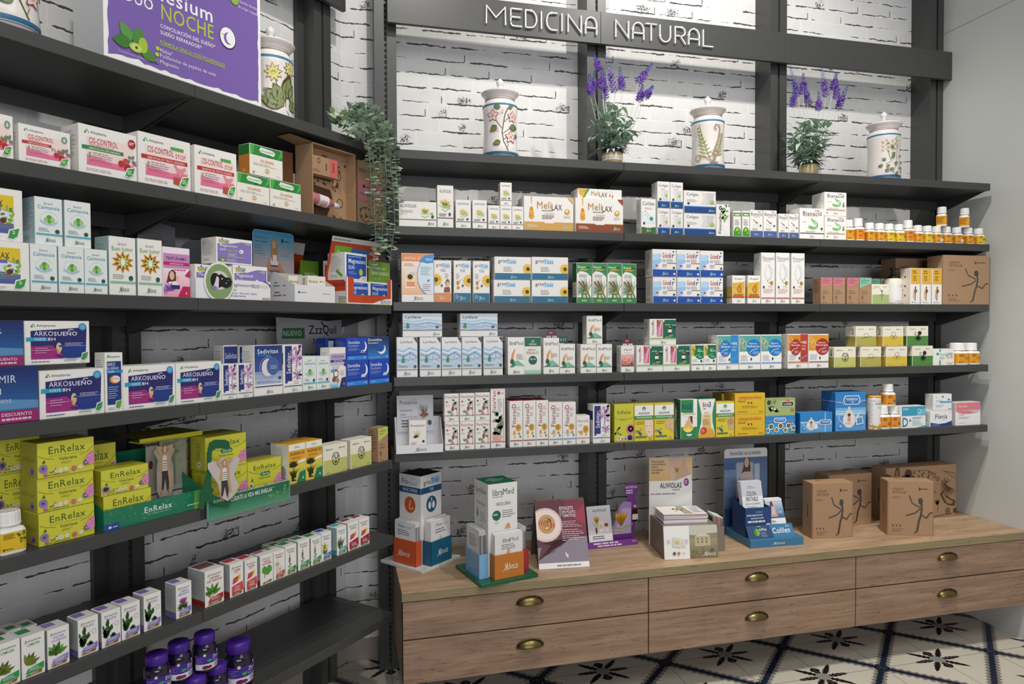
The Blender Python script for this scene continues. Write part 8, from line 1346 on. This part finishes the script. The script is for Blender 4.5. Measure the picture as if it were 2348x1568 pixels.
m = Mesh(); a, _ = onL(316, 560, .33); b, _ = onL(402, 560, .33); zz = onL(318, 497, .33)[1]; hh = zz-ZL[2]; card(m, [(0, 0), (b-a, 0), (b-a, hh-.02), (0, hh)], .0014, M('#7a777c'), 'y', 0); paint(m, 'l 4 62 80 92 #55535a 9 .3', front(b-a, hh*.92, 0)); o = m.obj('header_card'); o.location = LP(a, .33, ZL[2]); o.rotation_euler = (0, 0, math.pi/4); tag(o, 'grey printed card standing against the wall behind the daisy cartons', 'card')
# green trays of lime cartons
def woman(m, fr, x=0, y=0, s=1, lay=3):
    T = lambda pts: ' '.join(f'{x+a*s} {y+b*s}' for a, b in pts)
    sp = f'q {T([(34,6),(40,44),(34,50),(40,76),(46,82),(56,82),(66,74),(66,50),(72,14),(62,10),(58,40),(44,40),(42,8)])} #c4a078;q {T([(44,44),(44,72),(50,76),(56,72),(57,44)])} #e6e2da;'
    sp += ''.join(f'r {x+45*s} {y+b*s} {x+56*s} {y+(b+1.2)*s} #3a3a4a;' for b in (48, 53, 58, 63))
    sp += f'q {T([(40,44),(58,44),(62,20),(60,4),(56,4),(50,30),(44,8),(38,8),(40,26)])} #3f363c;q {T([(36,-4),(44,8),(40,8),(34,2)])} #b8785c;q {T([(56,4),(62,-6),(66,-8),(60,4)])} #b8785c;'
    sp += f'e {x+43*s} {y+78*s} {x+57*s} {y+96*s} #8a5a3c;e {x+45*s} {y+79*s} {x+55*s} {y+94*s} #dcae94;q {T([(36,76),(24,92),(26,95),(44,92),(42,88),(34,88),(42,80)])} #c4a078;q {T([(60,78),(76,92),(74,95),(54,92),(56,88),(66,88),(58,82)])} #c4a078'
    paint(m, sp, fr, lay0=lay)
def lime():
    z = ZL[4]+.0002; dd = .012; u0, _ = onL(238, 1215, dd); u1, _ = onL(466, 1162, dd); w = u1-u0; hf = onL(239, 1172, dd)[1]-z; d = .20
    rt = tray('display_tray', LP(u0, dd, z), math.pi/4, w, d, hf, .17, M('#1f7a58', .4), 'green leafy display tray with woman panel holding lime cartons', 's 2 4 98 96 40 22 #2f8a5c #4a9a5c #268060;g 90 0 100 100 #7ab83c #4f9a4c;T 38 42 66 72 #dfe9e0 EnRelax;l 40 30 66 36 #8ac0a0 1 .6;r 0 0 14 32 #2a4a9a;e 4 8 7 20 #dfe4f0;l 8 10 13 18 #dfe4f0 1 .5;l 82 26 99 34 #dfe9e0 1 .6', True, .10)
    # boxes in the tray
    zb = z+.0018; h1 = onL(236, 1139, dd+.012)[1]-zb; h2 = onL(232, 1080, dd+.012)[1]-zb-h1; a, _ = onL(236.5, 1180, dd+.01); b, _ = onL(347, 1180, dd+.01)
    def put(k, a, b, dd_, z_, h_, lb, grp='lime cartons in the green tray'):
        if k not in kmesh: kmesh[k] = (carton_mesh(k, b-a, h_), b-a, h_)
        me, kw, kh = kmesh[k]; o = bpy.data.objects.new(K[k]['nm'], me); COL.objects.link(o); o.scale = ((b-a)/kw, 1, h_/kh); o.location = LP((a+b)/2, dd_, z_); o.rotation_euler = (0, 0, math.pi/4); tag(o, lb, K[k]['cat'], grp); return z_+h_
    z1 = put('er_c', a, b, dd+.008, zb, h1, 'lime carton at the bottom of the pile in the green tray'); z2 = put('er_c', a-.004, b-.006, dd+.010, z1, h2, 'lime carton in the middle of the pile in green tray')
    put('er_c', a-.04, b-.045, dd+.100, z1, onL(226, 1019, dd+.095)[1]-z1, 'rear upper lime carton of the pile in the green tray'); put('er_c', a-.05 if False else a+.001, b-.055 if False else b, dd+.095, zb, z1-zb, 'rear lower lime carton hidden in the green tray')
    # panel with terrace picture and the figure cut out in front of it
    m = Mesh(); p0, _ = onL(335, 1100, dd+.10); p1, _ = onL(430, 1100, dd+.10); ph = onL(336, 1004, dd+.10)[1]-z; pw = p1-p0
    card(m, [(0, 0), (pw, 0), (pw, ph), (0, ph)], .002, M('#8a8070'), 'y', 0); fr = frame((0, 0, 0), (1, 0, 0), (0, 0, 1), pw, ph)
    paint(m, 'r 0 20 28 96 #a8a296;r 32 20 96 96 #9c9a8c;r 0 0 100 20 #b4ada0;r 27 14 32 100 #3a3430;r 0 88 28 92 #4a4038;r 40 30 70 90 #76806c;e 6 56 16 68 #6a2f34;r 0 20 96 22 #4a4440;q 0 0 100 0 100 12 40 20 0 8 #c8c4bc;s 60 60 96 94 12 12 #7a8a64 #8a9a74', fr); o = m.obj('picture_panel', rt); o.location = (p0-u0, .10, 0)
    m = Mesh(); card(m, [(.018, 0), (.050, 0), (.062, .02), (.062, .085), (.055, .11), (.068, .135), (.06, .145), (.045, .142), (.036, .152), (.028, .142), (.008, .145), (.002, .135), (.014, .11), (.010, .085), (.010, .02)], .0015, M('#a89e8c'), 'y', 0); f0, _ = onL(352, 1100, dd+.07); woman(m, frame((-.015, 0, .010), (1, 0, 0), (0, 0, 1), .100, .150)); o = m.obj('figure_cutout', rt); o.location = (f0-u0, .07, onL(370, 1140, dd+.07)[1]-z)
    m = Mesh(); m.box(0, 0, 0, .13, .055, .004, '#c8ba28'); m.add([(0, 0, 0), (.20, 0, 0), (.20, 0, .014), (0, 0, .014)], [(0, 1, 2, 3)], M('#cfc62c')); m.add([(0, .001, 0), (.20, .001, 0), (.20, .001, .014), (0, .001, .014)], [(3, 2, 1, 0)], M('#cfc62c')); m.add([(0, 0, .014), (.20, 0, .014), (.20, .16, .014), (0, .16, .014)], [(0, 1, 2, 3)], M('#8a8420')); m.add([(0, 0, .013), (.20, 0, .013), (.20, .16, .013), (0, .16, .013)], [(3, 2, 1, 0)], M('#8a8420')); t0, tz = onL(318, 1012, dd+.09); o = m.obj('top_flap', rt); o.location = (t0-u0, .085, tz-z-.008)
    # vertical lime cartons behind the second holder
    q0, _ = onL(473, 1100, dd+.02); q1, _ = onL(572, 1100, dd+.02)
    hlo = onL(570, 1061, dd+.03)[1]-z; r1, _ = onL(646, 1100, dd+.03)
    zl = put('erf', q0+.008, q1, dd+.03, z, hlo, 'tall lime carton with oval badge, lower left under another', 'tall lime cartons with oval badge'); put('erf', q1+.001, r1, dd+.03, z, hlo, 'tall lime carton with oval badge, lower right', 'tall lime cartons with oval badge')
    put('erf', q0+.004, q1-.004, dd+.028, zl, onL(473.5, 1003.7, dd+.03)[1]-zl, 'tall lime carton with oval badge, upper one on its own', 'tall lime cartons with oval badge')
    for k, (a_, zz_) in enumerate(((q1-.105, z), (q1-.10, zl))): put('erf', a_, a_+(q1-q0)*.8, dd+.115, zz_, hlo, 'shaded lime carton in the rear row, '+('lower' if k == 0 else 'upper'), 'tall lime cartons with oval badge')
    # acrylic strip with slogan and the green card arm
    sd = -.012; s0, sz0 = onL(475, 1197, sd); s1, _ = onL(666, 1145, sd); szt = onL(476, 1145, sd)[1]; sh = szt-sz0; m = Mesh(); m.box(0, 0, 0, s1-s0, .003, sh, M('#5f9a80', .15), .0006); paint(m, 'r 2 60 98 98 #1f6a4c;g 2 2 98 60 #5f9a7c #2f7a58;s 70 2 98 90 16 22 #5a9a5c #7aa84c;T 26 64 76 90 #eef2ee CUIDATE LA VIDA MÁS ENRELAX;r 0 98 100 100 #dfe9e2', front(s1-s0, sh, 0)); 
    rt2 = m.obj('shelf_strip'); rt2.location = LP(s0, sd, sz0); rt2.rotation_euler = (0, 0, math.pi/4); tag(rt2, 'green shelf strip with white slogan clipped on the fifth left shelf edge', 'shelf sign')
    m = Mesh(); m.box(.02, .0031, sh*.4, s1-s0-.02, .0112, sh*.4+.003, M('#c8d4cc', .1)); m.obj('clip', rt2)
    def px(x, y): uu, zz = onL(x, y, sd-.006); return (uu-s0, zz-sz0)
    out = [px(*q) for q in ((462, 1125), (474, 1085), (474, 1040), (480, 1015), (492, 1008), (515, 1008), (525, 1012), (527, 1026), (521, 1031), (512, 1028), (495, 1028), (486, 1034), (484, 1052), (484, 1120), (488, 1134), (500, 1140), (524, 1146), (526, 1160), (518, 1163), (480, 1152), (470, 1150), (466, 1168), (455, 1165))]
    m = Mesh(); m.prism(out[::-1], (-.0075, -.0055), M('#145c3c', .35), 'y'); aa = px(484, 1158); bb = px(518, 1150); paint(m, f'T 0 0 100 100 #9cc4a8 EnRelax', frame((aa[0]+.008, -.0076, aa[1]+.004), (1, 0, 0), (0, 0, 1), .042, .009)); m.obj('card_arm', rt2)
    m = Mesh(); out = [px(*q) for q in ((474, 1062), (484, 1058), (500, 1056), (510, 1048), (522, 1056), (540, 1044), (548, 1052), (540, 1074), (534, 1090), (546, 1112), (536, 1134), (520, 1148), (504, 1140), (498, 1110), (484, 1090), (474, 1074))]; m.prism(out[::-1], (-.011, -.0096), M('#c9c0b8'), 'y')
    x0 = min(a for a, b in out); x1 = max(a for a, b in out); y0 = min(b for a, b in out); y1 = max(b for a, b in out); woman(m, frame((x0, -.011, y0+.01), (1, 0, 0), (0, 0, 1), x1-x0, (y1-y0)*.92)); m.obj('figure_cutout', rt2)
lime()
